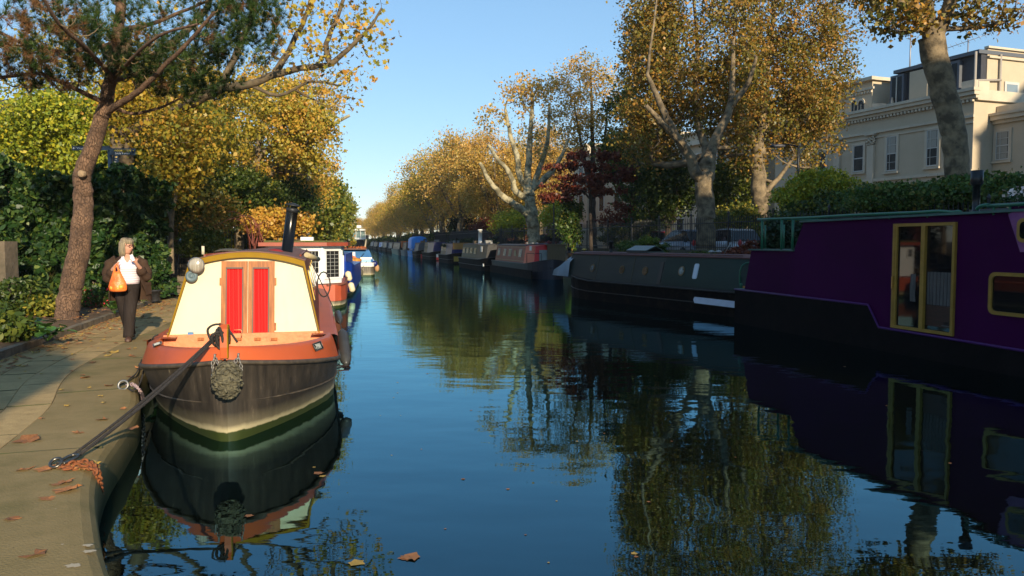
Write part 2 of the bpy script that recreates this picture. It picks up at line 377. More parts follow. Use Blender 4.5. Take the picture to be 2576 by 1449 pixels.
def water_mat():
    m=water_mat_old(); nt=m.node_tree; b=nt.nodes['Principled BSDF']; bump=[n for n in nt.nodes if n.type=='BUMP'][0]; out=[n for n in nt.nodes if n.type=='OUTPUT_MATERIAL'][0]
    d=_n(nt,'ShaderNodeBsdfDiffuse'); d.inputs[0].default_value=(.0022,.0030,.0022,1); g=_n(nt,'ShaderNodeBsdfGlossy'); g.inputs['Color'].default_value=(.45,.85,1.0,1); g.inputs['Roughness'].default_value=.012
    f=_n(nt,'ShaderNodeFresnel'); f.inputs['IOR'].default_value=1.80; mx=_n(nt,'ShaderNodeMixShader')
    nt.links.new(bump.outputs[0],g.inputs['Normal']); nt.links.new(bump.outputs[0],f.inputs['Normal']); nt.links.new(f.outputs[0],mx.inputs[0]); nt.links.new(d.outputs[0],mx.inputs[1]); nt.links.new(g.outputs[0],mx.inputs[2]); nt.links.new(mx.outputs[0],out.inputs[0]); nt.nodes.remove(b); return m
m_water=water_mat()
# ================================================================== lines of the place (world XY)
E=[(16,-2.2),(9,-.8),(4,.4),(1.5,1.3),(0,2.0),(-.95,2.7),(-1.62,3.3)]
for a in((276,1405),(251,1310),(243,1210),(268,1135),(318,1065),(352,1005)): p=atz(*a,.35); E.append((p[0],p[1]))
E+=[(-4.32,9.2),(-4.95,11.5),(-5.45,14),(-6.5,19),(-7.1,22),(-9.0,31),(-11.1,42),(-19,84),(-31,145),(-61,300)]
Kb=[(-5.4,-4),(-5.75,2),(-6.1,7),(-6.5,10.07),(-7.1,12.6),(-7.9,16),(-8.5,18.4),(-9.0,20.3)]
Q=[(18,-20),(14,-2),(11.6,8),(10.6,12),(8.7,19),(7.0,26),(6.2,31),(5.4,38),(2.8,47),(-1.0,59),(-9.5,103),(-54,300)]
Fn=[(24,-20),(19,-4),(15,12),(12,22),(10,28.2),(8.3,34),(2.9,52),(-3.2,72),(-10.5,103),(-54,300)]
def xat(L,y):
    P=sorted([(b,a) for a,b in L]); 
    if y<=P[0][0]: return P[0][1]
    for (y0,x0),(y1,x1) in zip(P,P[1:]):
        if y0<=y<=y1: return x0+(x1-x0)*(y-y0)/(y1-y0+1e-9)
    return P[-1][1]
EL=[e for e in E if e[1]>=3.3 and e[0]<-1.6]
# ------------------------------------------------------------------ ground: one sheet with the canal cut in it
st=sorted(set([-400,-60,-20,-4,2]+[e[1] for e in EL]+[6,8,10,12.6,16,20,20.6,22.5,25,28,31,34,38,45,52,59,66,72,84,103,120,145,180,220,260,300,301,400,2000]))
V=[];
for y in st:
    l=xat(EL,y)-.03 if y>3.3 else -1.66; r_=xat(Q,y); f=xat(Fn,y)
    if y>300.5: l=-58.05; r_=-58; f=-54
    d1=6.2 if y<20.2 else 3.2
    row=[(-900,1.3),(l-40,1.3),(l-d1-2.2,1.3 if y>20.2 else .9),(l-d1,.30),(l,.30),(l,-1.3),(r_,-1.3),(r_,.72),(f-.3,1.05),(f+.35,.9),(f+60,.9),(900,.9)]
    V+= [(x,y,z) for x,z in row]
k=12; Fc=[(i*k+j,i*k+j+1,(i+1)*k+j+1,(i+1)*k+j) for i in range(len(st)-1) for j in range(k-1)]
g=link('ground',np_mesh('ground',V,Fc,m_litter)); tag(g,kind='structure')
wv=[(-200,-60,0),(60,-60,0),(60,299.5,0),(-200,299.5,0)]
wt=link('canal_water',np_mesh('canal_water',wv,[(0,1,2,3)],m_water)); tag(wt,kind='structure')
# ------------------------------------------------------------------ paved canal side
def resample(P,step):
    P=[np.array(p,float)[:2] for p in P]; L=[0]
    for a,b in zip(P,P[1:]): L.append(L[-1]+np.linalg.norm(b-a))
    out=[];n=max(2,int(L[-1]/step)+1)
    for i in range(n):
        s_=L[-1]*i/(n-1); j=min(max(int(np.searchsorted(L,s_))-1,0),len(P)-2); t=(s_-L[j])/(L[j+1]-L[j]+1e-9); out.append(P[j]+(P[j+1]-P[j])*t)
    return out
Es=resample(smooth_path([(a,b,0) for a,b in E if b<90],8),.12)
def offs(P,o):
    out=[]
    for i in range(len(P)):
        d=P[min(i+3,len(P)-1)]-P[max(i-3,0)]; d/=np.linalg.norm(d); out.append(P[i]+np.array([-d[1],d[0]])*o)
    return out
def strip(name,o0,o1,stone,z,mt,P,i0=0,i1=None,nose=False,seed=1,gap=.0,thick=.06):
    r=np.random.default_rng(seed); mb=MB(); i1=i1 or len(P)-1
    A=offs(P,o0); B=offs(P,o1); i=i0
    while i<i1:
        n=max(1,int(stone*r.uniform(.85,1.15)/.12)); j=min(i+n,i1); dz=r.uniform(-.003,.003); rings=[]
        for k in range(i,j+1):
            a,b=A[k].copy(),B[k].copy(); t=0
            if k==i: t=gap
            if k==j: t=-gap
            d=P[min(k+1,len(P)-1)]-P[max(k-1,0)]; d/=np.linalg.norm(d); a=a+d*t; b=b+d*t; n_=(b-a)/np.linalg.norm(b-a)
            if nose: pr=[(-.0,-1.1),(-.0,.24),(.012,.29),(.04,.325),(.085,.345),(.15,z),(np.linalg.norm(b-a)-gap,z),(np.linalg.norm(b-a),z-thick)]
            else: pr=[(gap,z-thick),(gap,z-.004),(gap+.006,z),(np.linalg.norm(b-a)-gap-.006,z),(np.linalg.norm(b-a)-gap,z-.004),(np.linalg.norm(b-a)-gap,z-thick)]
            rings.append([(a[0]+n_[0]*u,a[1]+n_[1]*u,v+(dz if v>.2 else 0)) for u,v in pr])
        mb.loft(rings,sm=False)
        if j<i1:
            a,b=A[j],B[j]; n_=(b-a)/np.linalg.norm(b-a); t_=np.array([-n_[1],n_[0]])*.004; a=a+n_*(.05 if nose else .004); b=b-n_*.004; q=r.uniform(.7,1.3)
            mb.mat(1); mb.prism([(a[0]-t_[0]*q,a[1]-t_[1]*q,z-.01),(b[0]-t_[0],b[1]-t_[1],z-.01),(b[0]+t_[0],b[1]+t_[1],z-.01),(a[0]+t_[0]*q,a[1]+t_[1]*q,z-.01)],(0,0,.0145)); mb.mat(0)
        i=j
    o=mb.build(name,[mt,m_joint]); return tag(o,kind='structure')
iE=next(i for i,p in enumerate(Es) if p[1]>24)
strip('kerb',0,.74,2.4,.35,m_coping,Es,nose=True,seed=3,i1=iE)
strip('path',.745,1.10,1.3,.350,m_paving2,Es,seed=4,i1=iE)
strip('path',1.105,1.46,1.1,.350,m_paving,Es,seed=5,i1=iE)
# quay wall further on, one long face
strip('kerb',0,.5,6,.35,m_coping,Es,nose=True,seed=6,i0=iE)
# slab field between the stone rows and the bed
mb=MB(); A=offs(Es,1.47); j0=next(i for i,p in enumerate(A) if p[0]<-1.0 and p[1]>1.2)
rr=np.random.default_rng(9)
rows=[]; i=next(i for i,p in enumerate(Es) if p[1]>1.6); cum=[]
while i<iE-8:
    n=int(rr.uniform(7,9)); j=i+n
    for a_,b_ in((0,.36),(.36,.70),(.70,1.01)):
        P4=[]
        for kk,u in((i,a_),(i,b_),(j,b_),(j,a_)):
            y=A[kk][1]; xk=xat(Kb,y) 
            tx=A[kk][0]+(xk-A[kk][0])*u; ty=A[kk][1]
            P4.append(np.array([tx,ty]))
        c=sum(P4)/4; P4=[c+(p-c)*(1-.004/ max(np.linalg.norm(p-c),.1)) for p in P4]
        dz=rr.uniform(-.002,.002); mb.prism([(p[0],p[1],.29) for p in P4],(0,0,.06+dz))
    i=j
tag(mb.build('path',m_paving),kind='structure')
mb=MB(); pol=[(p[0],p[1]) for p in Es[:iE:4]]; inner=[offs(Es,.1)[i] for i in range(0,iE,4)]
kb=[(xat(Kb,p[1]) if p[0]<-1 else -5.8, p[1] if p[0]<-1 else -4.0) for p in inner]
for i in range(len(inner)-1):
    mb.quad((inner[i][0],inner[i][1],.337),(inner[i+1][0],inner[i+1][1],.337),(kb[i+1][0]-.02,kb[i+1][1],.337),(kb[i][0]-.02,kb[i][1],.337))
tag(mb.build('path',m_joint),kind='structure')
mb=MB(); mb.quad((-5.8,-30,.333),(16,-30,.333),(16,-2.3,.333),(-5.8,-2.3,.333)); mb.quad((-5.8,-2.3,.333),(12,-2.3,.333),(4,.3,.333),(-5.8,.3,.333)); tag(mb.build('path',m_paving),kind='structure')
# bed kerb and bed soil
mb=MB(); Ks=resample(Kb,.1); i=0; rr=np.random.default_rng(2)
while i<len(Ks)-2:
    j=min(i+int(rr.uniform(8,11)),len(Ks)-1); a=Ks[i];b=Ks[j]; d=(b-a)/np.linalg.norm(b-a); nn=np.array([-d[1],d[0]])*.11; a2=a+d*.006;b2=b-d*.006
    h=.445+rr.uniform(-.012,.012); mb.prism([(a2[0],a2[1],.30),(b2[0],b2[1],.30),(b2[0]+nn[0],b2[1]+nn[1],.30),(a2[0]+nn[0],a2[1]+nn[1],.30)],(0,0,h-.30)); i=j
m_kerb=mat('bed_kerb',(.26,.20,.13),rough=.9,col2=(.09,.075,.05),scale=5,bump=.5,bscale=40)
tag(mb.build('kerb',m_kerb),kind='structure')
V=[];n=26
for i in range(n+1):
    y=-4+26*i/n; xk=xat(Kb,y)-.1
    for j in range(9):
        x=xk-j*.7; V.append((x,y,.425+.02*math.sin(x*3+y*2)+.03*j+rr.uniform(-.012,.012)))
Fc=[(i*9+j,i*9+j+1,(i+1)*9+j+1,(i+1)*9+j) for i in range(n) for j in range(8)]
tag(link('soil',np_mesh('soil',V,Fc,m_soil)),kind='structure')
# road behind the railings on the far bank
mb=MB()
for a,b in zip(Fn[1:],Fn[2:]):
    mb.quad((a[0]+2.2,a[1],.915),(a[0]+9.5,a[1]+1,.915),(b[0]+9.5,b[1]+1,.915),(b[0]+2.2,b[1],.915))
tag(mb.build('road',m_asphalt),kind='structure')
# ================================================================== shared boat materials
m_blackhull=mat('black_hull',(.014,.013,.012),rough=.45,col2=(.03,.026,.022),scale=4,bump=.15)
m_rope=mat('dark_rope',(.022,.02,.02),rough=.9,col2=(.06,.05,.045),scale=60,bump=1,bscale=120)
m_brass=mat('brass',(.45,.30,.08),rough=.35,metal=.8)
m_steel=mat('galvanised',(.32,.31,.29),rough=.45,metal=.8)
m_glass=glass('dark_glass'); m_black=mat('black_paint',(.010,.010,.011),rough=.4,spec=.3)
m_white=mat('white_paint',(.78,.76,.70),rough=.45,var=.12,scale=3)
def weathered_hull(name,base,mid):
    """black bitumen hull: vertical run marks, whitish scum line, green weed at the waterline"""
    m=bpy.data.materials.new(name); m.use_nodes=True; nt=m.node_tree; b=nt.nodes['Principled BSDF']; b.inputs['Roughness'].default_value=.55
    tc=_n(nt,'ShaderNodeTexCoord'); sx=_n(nt,'ShaderNodeSeparateXYZ'); nt.links.new(tc.outputs['Object'],sx.inputs[0])
    def noise(sc_,st,det=5):
        mp=_n(nt,'ShaderNodeMapping'); mp.inputs['Scale'].default_value=st; nt.links.new(tc.outputs['Object'],mp.inputs[0])
        n=_n(nt,'ShaderNodeTexNoise'); n.inputs['Scale'].default_value=sc_; n.inputs['Detail'].default_value=det; n.inputs['Roughness'].default_value=.7; nt.links.new(mp.outputs[0],n.inputs['Vector']); return n
    def ramp(src,els):
        cr=_n(nt,'ShaderNodeValToRGB'); e=cr.color_ramp.elements; e[0].position,e[0].color=els[0][0],(*els[0][1],1); e[1].position,e[1].color=els[-1][0],(*els[-1][1],1)
        for p,c in els[1:-1]: q=e.new(p); q.color=(*c,1)
        nt.links.new(src,cr.inputs[0]); return cr.outputs[0]
    def mix(f,a,c,blend='MIX'):
        mx=_n(nt,'ShaderNodeMix',data_type='RGBA',blend_type=blend)
        for s_,v in((mx.inputs['Factor'],f),(mx.inputs['A'],a),(mx.inputs['B'],c)):
            if hasattr(v,'links'): nt.links.new(v,s_)
            elif isinstance(v,tuple): s_.default_value=(*v,1)
            else: s_.default_value=v
        return mx.outputs['Result']
    streak=noise(3.2,(1.5,5,.5)); blot=noise(2.3,(1,1,1),8)
    c=ramp(streak.outputs['Fac'],[(.34,base),(.52,mid),(.66,tuple(v*1.6 for v in mid)),(.78,(.28,.22,.14))])
    rust=ramp(blot.outputs['Fac'],[(.66,(0,0,0)),(.72,(1,1,1))]); c=mix(rust,c,(.20,.07,.025))
    e=noise(5,(1,1,.3),6); 
    ma=_n(nt,'ShaderNodeMath',operation='MULTIPLY_ADD'); nt.links.new(e.outputs['Fac'],ma.inputs[0]); ma.inputs[1].default_value=-.07; nt.links.new(sx.outputs['Z'],ma.inputs[2])
    # scum line band just above the water, weed below
    band=ramp(ma.outputs[0],[(.035,(0,0,0)),(.05,(1,1,1)),(.08,(.9,.9,.9)),(.12,(.25,.25,.25)),(.24,(0,0,0))]) 
    c=mix(band,c,(.44,.37,.22))
    weed=ramp(ma.outputs[0],[(.048,(1,1,1)),(.06,(0,0,0))])
    c=mix(weed,c,(.030,.042,.006))
    nt.links.new(c,b.inputs['Base Color'])
    bp=_n(nt,'ShaderNodeBump'); bp.inputs['Strength'].default_value=.3; bp.inputs['Distance'].default_value=.02; nt.links.new(blot.outputs['Fac'],bp.inputs['Height']); nt.links.new(bp.outputs[0],b.inputs['Normal'])
    return m
m_hull1=weathered_hull('weathered_hull',(.018,.014,.011),(.036,.028,.021))
m_hull2=weathered_hull('worn_hull',(.05,.045,.035),(.12,.10,.07))
m_orange=mat('orange_paint',(.52,.10,.026),rough=.45,col2=(.46,.085,.022),scale=1.6,spec=.4,lo=.3,hi=.8)
m_orange_in=mat('orange_inner',(.72,.26,.11),rough=.6,col2=(.62,.21,.09),scale=12,bump=.3)
m_cream=mat('cream_paint',(.74,.66,.44),rough=.55,col2=(.68,.59,.37),scale=1.5,lo=.3,hi=.8)
stain(m_orange,(.34,.06,.02),1.1,lo=.52,hi=.8,amt=.8); stain(m_orange,(.62,.24,.12),6,stretch=(1,1,.35),lo=.66,hi=.72,amt=.5,seed=2); stain(m_orange,(.15,.04,.02),9,lo=.73,hi=.76,amt=.8,seed=7)
stain(m_cream,(.62,.50,.30),1.3,stretch=(1,2.2,.5),lo=.55,hi=.8,amt=.7); stain(m_cream,(.40,.22,.09),14,lo=.73,hi=.77,amt=.7,seed=3); stain(m_orange_in,(.40,.13,.05),3,lo=.55,hi=.7,amt=.7)
m_mustard=mat('mustard_paint',(.27,.15,.002),rough=.6,spec=.15,var=.2,scale=3)
m_maroon=mat('maroon_paint',(.25,.055,.025),rough=.4,var=.25,scale=3)
m_wood=mat('varnished_wood',(.42,.15,.035),rough=.5,col2=(.22,.07,.018),scale=5,stretch=(3,9,.7),detail=8,spec=.3)
m_redc=mat('red_curtain',(.62,.008,.008),rough=.7,col2=(.74,.04,.03),scale=1,stretch=(1,60,.1),detail=1,lo=.5,hi=.66)
# ================================================================== orange narrowboat with cream front, seen bow on
B0=atz(575,1110); BF=Frame((B0[0],B0[1],0),(-.245,1)); HB=1.05
# local x = from bow to stern, y = to the photo's LEFT, z up
ob=fthing('narrowboat','orange and black narrowboat with cream front, red curtained doors and a coir bow fender','narrowboat',BF)
def zrim(x): return .765-.285*min(1,x/1.9)**.75+.0 if x<1.9 else .48     # black/orange boundary
def ztop(x): return .905-.15*min(1,max(0,x)/1.9)**.6
def wy(x,f=1.0,L=1.9):                                                       # half breadth at gunwale
    t=min(1,max(0,x)/L); return HB*(1-(1-t)**2.15)**.62 if t<1 else HB
def stations(): return [0,.02,.06,.12,.2,.32,.48,.68,.9,1.15,1.45,1.75,2.1,2.6,4,7,10,11.2,11.8,12.2]
def endw(x): return 1 if x<10.6 else max(.25,math.sqrt(max(0,1-((x-10.6)/1.75)**2)))
def hull_rings(side):
    out=[]
    for x in stations():
        zr=zrim(x); ring=[]
        for k in range(7):
            t=k/6; z=-.35+t*(zr+.35)
            # stem rakes: lower sections start further back and are narrower
            sh=(1-t)**1.5*.34; xs=max(0,x-sh*.0)
            tt=max(0,min(1,(z-.0)/max(.1,zr)))**.75; low=HB*.93*min(1,(x+.03)/2.0)**.74; wid=max(.001,wy(x)*tt+low*(1-tt))*endw(x) if x>0 else .001
            if x>3: wid=HB*(.93+.07*tt)*endw(x)
            rake=-.16*t**2*max(0,1-x/1.2)
            ring.append((x+rake,side*wid,z))
        out.append(ring)
    return out
mb=MB()
for s_ in(1,-1): mb.loft(hull_rings(s_),closed=False,cap=False)
mb.smooth=True; hull=mb.build('hull',m_hull1,ob)
# rubbing strake along the boundary and a second one lower
mb=MB()
for s_ in(1,-1):
    mb.tube([(x-.16*max(0,1-x/1.2),s_*(max(.012,wy(x))*endw(x)+.008),zrim(x)) for x in stations()],.024,6)
    mb.tube([(x-.05*max(0,1-x/1.2),s_*(max(.012,(wy(x)*.6+HB*.93*min(1,(x+.03)/2.0)**.74*.4) if x<3 else HB*.975)*endw(x)+.006),zrim(x)*.45+.04) for x in stations()],.012,6)
mb.build('rubbing_strake',mat('strake_black',(.035,.028,.022),rough=.6,col2=(.10,.075,.05),scale=9),ob)
mb=MB(); mb.tube([(-.155,0,.77),(-.075,0,.5),(-.02,0,.2),(.004,0,-.1)],.012,6); mb.build('stem',m_hull1,ob)
# orange bulwark: outside, rounded top and inside face
TOPX=[0,.02,.06,.12,.2,.32,.48,.68,.9,1.15,1.45,1.75,2.1]
mb=MB()
for s_ in(1,-1):
    rings=[]
    for x in TOPX:
        w0=max(.012,wy(x)); rk=-.16*max(0,1-x/1.2); zr,zt=zrim(x),ztop(x); inn=.16+.05*min(1,x)
        w1=max(.012,w0-inn)
        g_=min(1,x*4+.1); ring=[(x+rk,s_*w0,zr+.015),(x+rk+.005,s_*max(.012,w0-.02*g_),zr+(zt-zr)*.35),(x+rk+.02,s_*max(.012,w0-.055*g_),zr+(zt-zr)*.78),(x+rk+.035,s_*max(.012,w0-.078*g_),zr+(zt-zr)*.96),(x+rk+.05,s_*max(.011,w0-.10*g_),zt),
              (x+rk+.075,s_*max(.01,w0-.14*g_),zt-.002)]
        rings.append(ring)
    mb.loft(rings,closed=False,cap=False)
mb.build('bulwark',m_orange,ob)
mb=MB()
for s_ in(1,-1):
    rings=[]
    for x in TOPX[3:]:
        w0=wy(x); rk=-.16*max(0,1-x/1.2); zt=ztop(x); inn=.14*min(1,x*4+.1)-.028
        rings.append([(x+rk+.075,s_*max(.01,w0-inn-.028),zt-.001),(x+rk+.08,s_*max(.01,w0-inn-.03),zt-.17)])
    mb.loft(rings,closed=False,cap=False,sm=False)
FX=2.13                                                                    # cabin front plane, leans back a little
mb.quad((.15,-.02,.74),(.15,.02,.74),(1.0,.60,.67),(FX+.05,HB-.25,.60),(FX+.05,-HB+.25,.60),(1.0,-.60,.67))
# low riser at the foot of the cabin front, with locker hatches
q=[BF.ix(a,b,FX-.04) for a,b in((428,843),(798,848),(792,868),(440,872))]
mb.box(((FX-.03),(q[0][1]+q[1][1])/2,q[0][2]-.17),(.05,abs(q[0][1]-q[1][1])+.14,.34))
mb.build('foredeck',m_orange_in,ob)
for a in(505,545,600,648,690): p=BF.ix(a,853,FX-.075); mb=MB(); mb.box((FX-.075,p[1],p[2]),(.03,.07,.028)); mb.build('hatch',m_wood,ob)
# side decks behind the bulwark
mb=MB()
for s_ in(1,-1):
    rings=[]
    for x in(1.9,2.3,4,7,10,11.2,12.1): rings.append([(x,s_*HB*endw(x),.485),(x,s_*(HB+.0)*endw(x),.735 if x<2.2 else .73),(x,s_*(HB-.04)*endw(x),.755),(x,s_*(HB-.30)*endw(x),.755)])
    mb.loft(rings,closed=False,cap=False,sm=False)
mb.quad(*[(11.0,HB*endw(11)*s,.75) for s in(-1,1)],(12.1,.25,.75),(12.1,-.25,.75))
mb.build('gunwale',m_orange,ob)
# ---- cabin. front outline traced from the photograph
PB=FX; Lb=BF.ix(421,845,PB); Rb=BF.ix(806,850,PB); Lt=BF.ix(478,650,PB+.10); Rt=BF.ix(766,664,PB+.10); Tp=BF.ix(612,634,PB+.10)
yl,yr=Lb[1],Rb[1]; ylt,yrt=Lt[1],Rt[1]; zb=Lb[2]-.03; zs=(Lt[2]+Rt[2])/2; zc=Tp[2]
def croof(t,inset=0): # t 0..1 left to right
    y=(ylt-inset)+(yrt-ylt+2*inset)*t; z=zs+(zc-zs)*(1-(2*t-1)**2); return y,z
LEN=8.6
mb=MB(); n=12
top=[croof(i/n) for i in range(n+1)]; prof=[(yl,zb)]+top+[(yr,zb)]
def ring(x0,lean,P,dz=0): return [(x0+lean*(p[1]-zb)/(zc-zb),p[0],p[1]+dz) for p in P]
mb.loft([ring(PB-.07,.10,prof),ring(PB+LEN,0,prof)],sm=False,cap=False,closed=False)
cab=mb.build('cabin_side',m_maroon,ob)
mb=MB(); top2=[(y*1.02,z+.012) for y,z in top]; mb.loft([ring(PB-.08,.10,top2),ring(PB+LEN+.05,0,top2)],sm=True,cap=False,closed=False)
mb.loft([ring(PB-.08,.10,top2),ring(PB-.08,.10,[(y,z-.010) for y,z in top2])],sm=True,cap=False,closed=False)
mb.build('roof',mat('roof_maroon',(.22,.10,.07),rough=.7,var=.4,scale=4,bump=.3),ob)
# mustard lip: inner faces of the frame that stands proud of the cream panel
mb=MB(); ins=.012; inner=[(yl-ins,zb)]+[(y-ins*(1-2*i/n),z-.062) for i,(y,z) in enumerate(top)]+[(yr+ins,zb)]
mb.loft([ring(PB-.075,.10,inner),ring(PB+.03,.10,inner)],sm=False,cap=False,closed=False)
outer=[(yl,zb)]+top+[(yr,zb)]
mb.loft([ring(PB-.072,.10,outer),ring(PB-.076,.10,inner)],sm=False,cap=False,closed=False)
mb.build('front_trim',m_mustard,ob)
mb=MB(); panel=inner; mb.add(ring(PB,.10,[(y,z) for y,z in panel]),[tuple(range(len(panel)))],False)
mb.build('cabin_front',m_cream,ob)
def fp(px,py,dx=0.0):
    p=BF.ix(px,py,PB+.05-dx); x=PB+.10*(p[2]-zb)/(zc-zb); return (x-dx,p[1],p[2])
def frect(mb,a,b,c,d,t0,t1):      # pixel rect -> slab standing off the front
    P=[fp(a,b),fp(c,b),fp(c,d),fp(a,d)]; P=[(p[0]-t0,p[1],p[2]) for p in P]; mb.prism(P,(-(t1-t0),0,0))
door=None
for k,(x0,x1,p0,p1) in enumerate(((557,623,570,611),(625,691,637,676))):
    mb=MB(); frect(mb,x0,657,p0,845,.004,.034); frect(mb,p1,657,x1,845,.004,.034); frect(mb,p0,657,p1,674,.004,.034); frect(mb,p0,841,p1,845,.004,.030)
    d=mb.build('door',m_wood,ob)
    mb=MB(); 
    for q in range(9):      # pleated curtain behind the pane
        u0=p0+(p1-p0)*q/9; u1=p0+(p1-p0)*(q+1)/9; um=(u0+u1)/2
        P=[fp(u0,672),fp(um,672),fp(u1,672)]; S=[fp(u0,844),fp(um,844),fp(u1,844)]
        dd=[.006,.014,.006]; P=[(p[0]-e,p[1],p[2]) for p,e in zip(P,dd)]; S=[(p[0]-e,p[1],p[2]) for p,e in zip(S,dd)]
        mb.add(P+S,[(0,1,4,3),(1,2,5,4)],False)
    mb.build('curtain',m_redc,d)
    mb=MB(); frect(mb,p0-1.5,672,p0+1.5,843,.034,.040); frect(mb,p1-1.5,672,p1+1.5,843,.034,.040); frect(mb,p0,672,p1,676,.034,.040)
    mb.build('beading',mat('dark_bead',(.09,.03,.015),rough=.5),d)
    mb=MB(); hx=x0-2 if k==0 else x1+2; 
    
    for hy in(708,820): mb=MB(); frect(mb,hx-2.5,hy-9,hx+2.5,hy+9,.004,.03); mb.build('hinge',m_wood,d)
mb=MB(); c=fp(494,667,.085); mb.lathe([(.0,-.075),(.05,-.072),(.078,-.058),(.082,-.05)],(c[0],c[1],c[2]),24,'x')
hl=mb.build('headlight',[mat('lamp_glass',(.50,.46,.38),rough=.15,spec=.8,col2=(.20,.18,.14),scale=2.5,stretch=(1,40,1))],ob)
mb=MB(); mb.lathe([(.082,-.062),(.093,-.058),(.093,-.045),(.085,-.02),(.05,0)],(c[0],c[1],c[2]),24,'x'); mb.build('rim',m_steel,hl)
mb=MB(); c=fp(482,695,.06); mb.lathe([(0,-.05),(.02,-.05),(.022,-.044),(.03,-.044),(.034,-.05),(.055,-.05),(.066,-.04),(.068,-.01),(.06,0)],(c[0],c[1],c[2]),24,'x')
mb.build('horn',mat('grey_horn',(.10,.15,.17),rough=.5),ob)
mb=MB(); frect(mb,475,834,489,845,.01,.05); mb.build('vent_cup',mat('blue_plastic',(.03,.16,.36),rough=.4),ob)
mb=MB(); mb.tube([fp(430,845,.04),fp(421,836,.06)],.008,5); mb.build('cleat',m_brass,ob); mb=MB(); mb.tube([fp(786,846,.04),fp(795,835,.06)],.009,5); mb.build('cleat',m_brass,ob)
mb=MB(); P=[fp(590,829,.10),fp(596,829,.13),fp(608,830,.13),fp(609,845,.13)]; mb.tube(smooth_path(P,4),.006,5); mb.build('grab_rail',mat('copper_rail',(.5,.22,.1),rough=.4,metal=.3),ob)
# registration plates on the bulwark corners
def plate(px,py,s_,txt,wd,ht):
    # lies on the sloping shoulder of the bulwark
    x0=1.62; w0=wy(x0)-.09
    M=Matrix.Translation((x0,s_*w0*1.0,ztop(x0)-.012))
    return M
def plate_on(c0,cx,cy,txt,size,name='registration_plate'):
    """c0: centre (local), cx: half vector along text, cy: half vector up"""
    c0,cx,cy=[Vector([float(v) for v in a]) for a in(c0,cx,cy)]; n_=cx.cross(cy).normalized()
    mb=MB(); P=[c0-cx-cy,c0+cx-cy,c0+cx+cy,c0-cx+cy]; mb.prism([tuple(p) for p in P],tuple(n_*.006)); pl=mb.build(name,m_black,ob)
    mb=MB(); X=cx.normalized();Y=cy.normalized(); M=Matrix.Translation(c0-cx*.86-cy*.72+n_*.007)@Matrix((X,Y,n_)).transposed().to_4x4()
    mb.text(txt,size,M,sx=(1.72*cx.length)/(size*.56*len(txt))); mb.build('number',mat('plate_grey',(.45,.47,.44),rough=.5),pl)
    mb=MB(); e=.006
    for a,b in((P[0],P[1]),(P[1],P[2]),(P[2],P[3]),(P[3],P[0])): mb.tube([tuple(a+n_*.007),tuple(b+n_*.007)],.002,4)
    mb.build('plate_rim',m_steel,pl)
from mathutils.bvhtree import BVHTree
def surf_hit(obn,px_,py_):
    dg=bpy.context.evaluated_depsgraph_get(); t=BVHTree.FromPolygons([v.co for v in obn.data.vertices],[tuple(p.vertices) for p in obn.data.polygons])
    o_=Vector(BF.loc(EYE)); q=Vector(BF.loc(EYE+ray(px_,py_)))-o_; h=t.ray_cast(o_,q.normalized()); return h[0]
bul=[o for o in ob.children if o.name.startswith('bulwark')][0]
for (hx,hy),tx,wd_ in(((797,872),'-79904',.115),((397,869),'79904',.085)):
    t=BVHTree.FromPolygons([v.co for v in bul.data.vertices],[tuple(p.vertices) for p in bul.data.polygons]); o_=Vector(BF.loc(EYE)); q=Vector(BF.loc(EYE+ray(hx,hy)))-o_
    h,nn,_,_=t.ray_cast(o_,q.normalized())
    if h is None: continue
    if nn.dot(q)>0: nn=-nn
    rt=Vector((0,0,1)).cross(nn).normalized(); upv=nn.cross(rt).normalized(); c0=np.array(h)+np.array(nn)*.012
    plate_on(c0,np.array(rt)*wd_,np.array(upv)*.042,tx,.085)
# ---- stem post: curved orange bar, mustard on its right cheek
mb=MB(); 
spine=[(-.19,.80),(-.205,.90),(-.20,1.0),(-.17,1.065),(-.11,1.10),(-.04,1.09),(.02,1.03),(.06,.94)]
back=[(-.10,.80),(-.10,.90),(-.09,.97),(-.07,1.0),(-.04,1.0),(-.02,.97),(0,.93),(.02,.9)]
for s0,s1,mi in((.034,-.024,0),(-.024,-.034,1)):
    mb.mat(mi)
    for i in range(len(spine)-1):
        a,b=spine[i],spine[i+1]; c_,d_=back[i],back[i+1]
        P=[(a[0],s0,a[1]),(b[0],s0,b[1]),(d_[0],s0,d_[1]),(c_[0],s0,c_[1])]; mb.prism(P,(0,s1-s0,0))
mb.build('stem_post',[m_orange,m_mustard],ob)
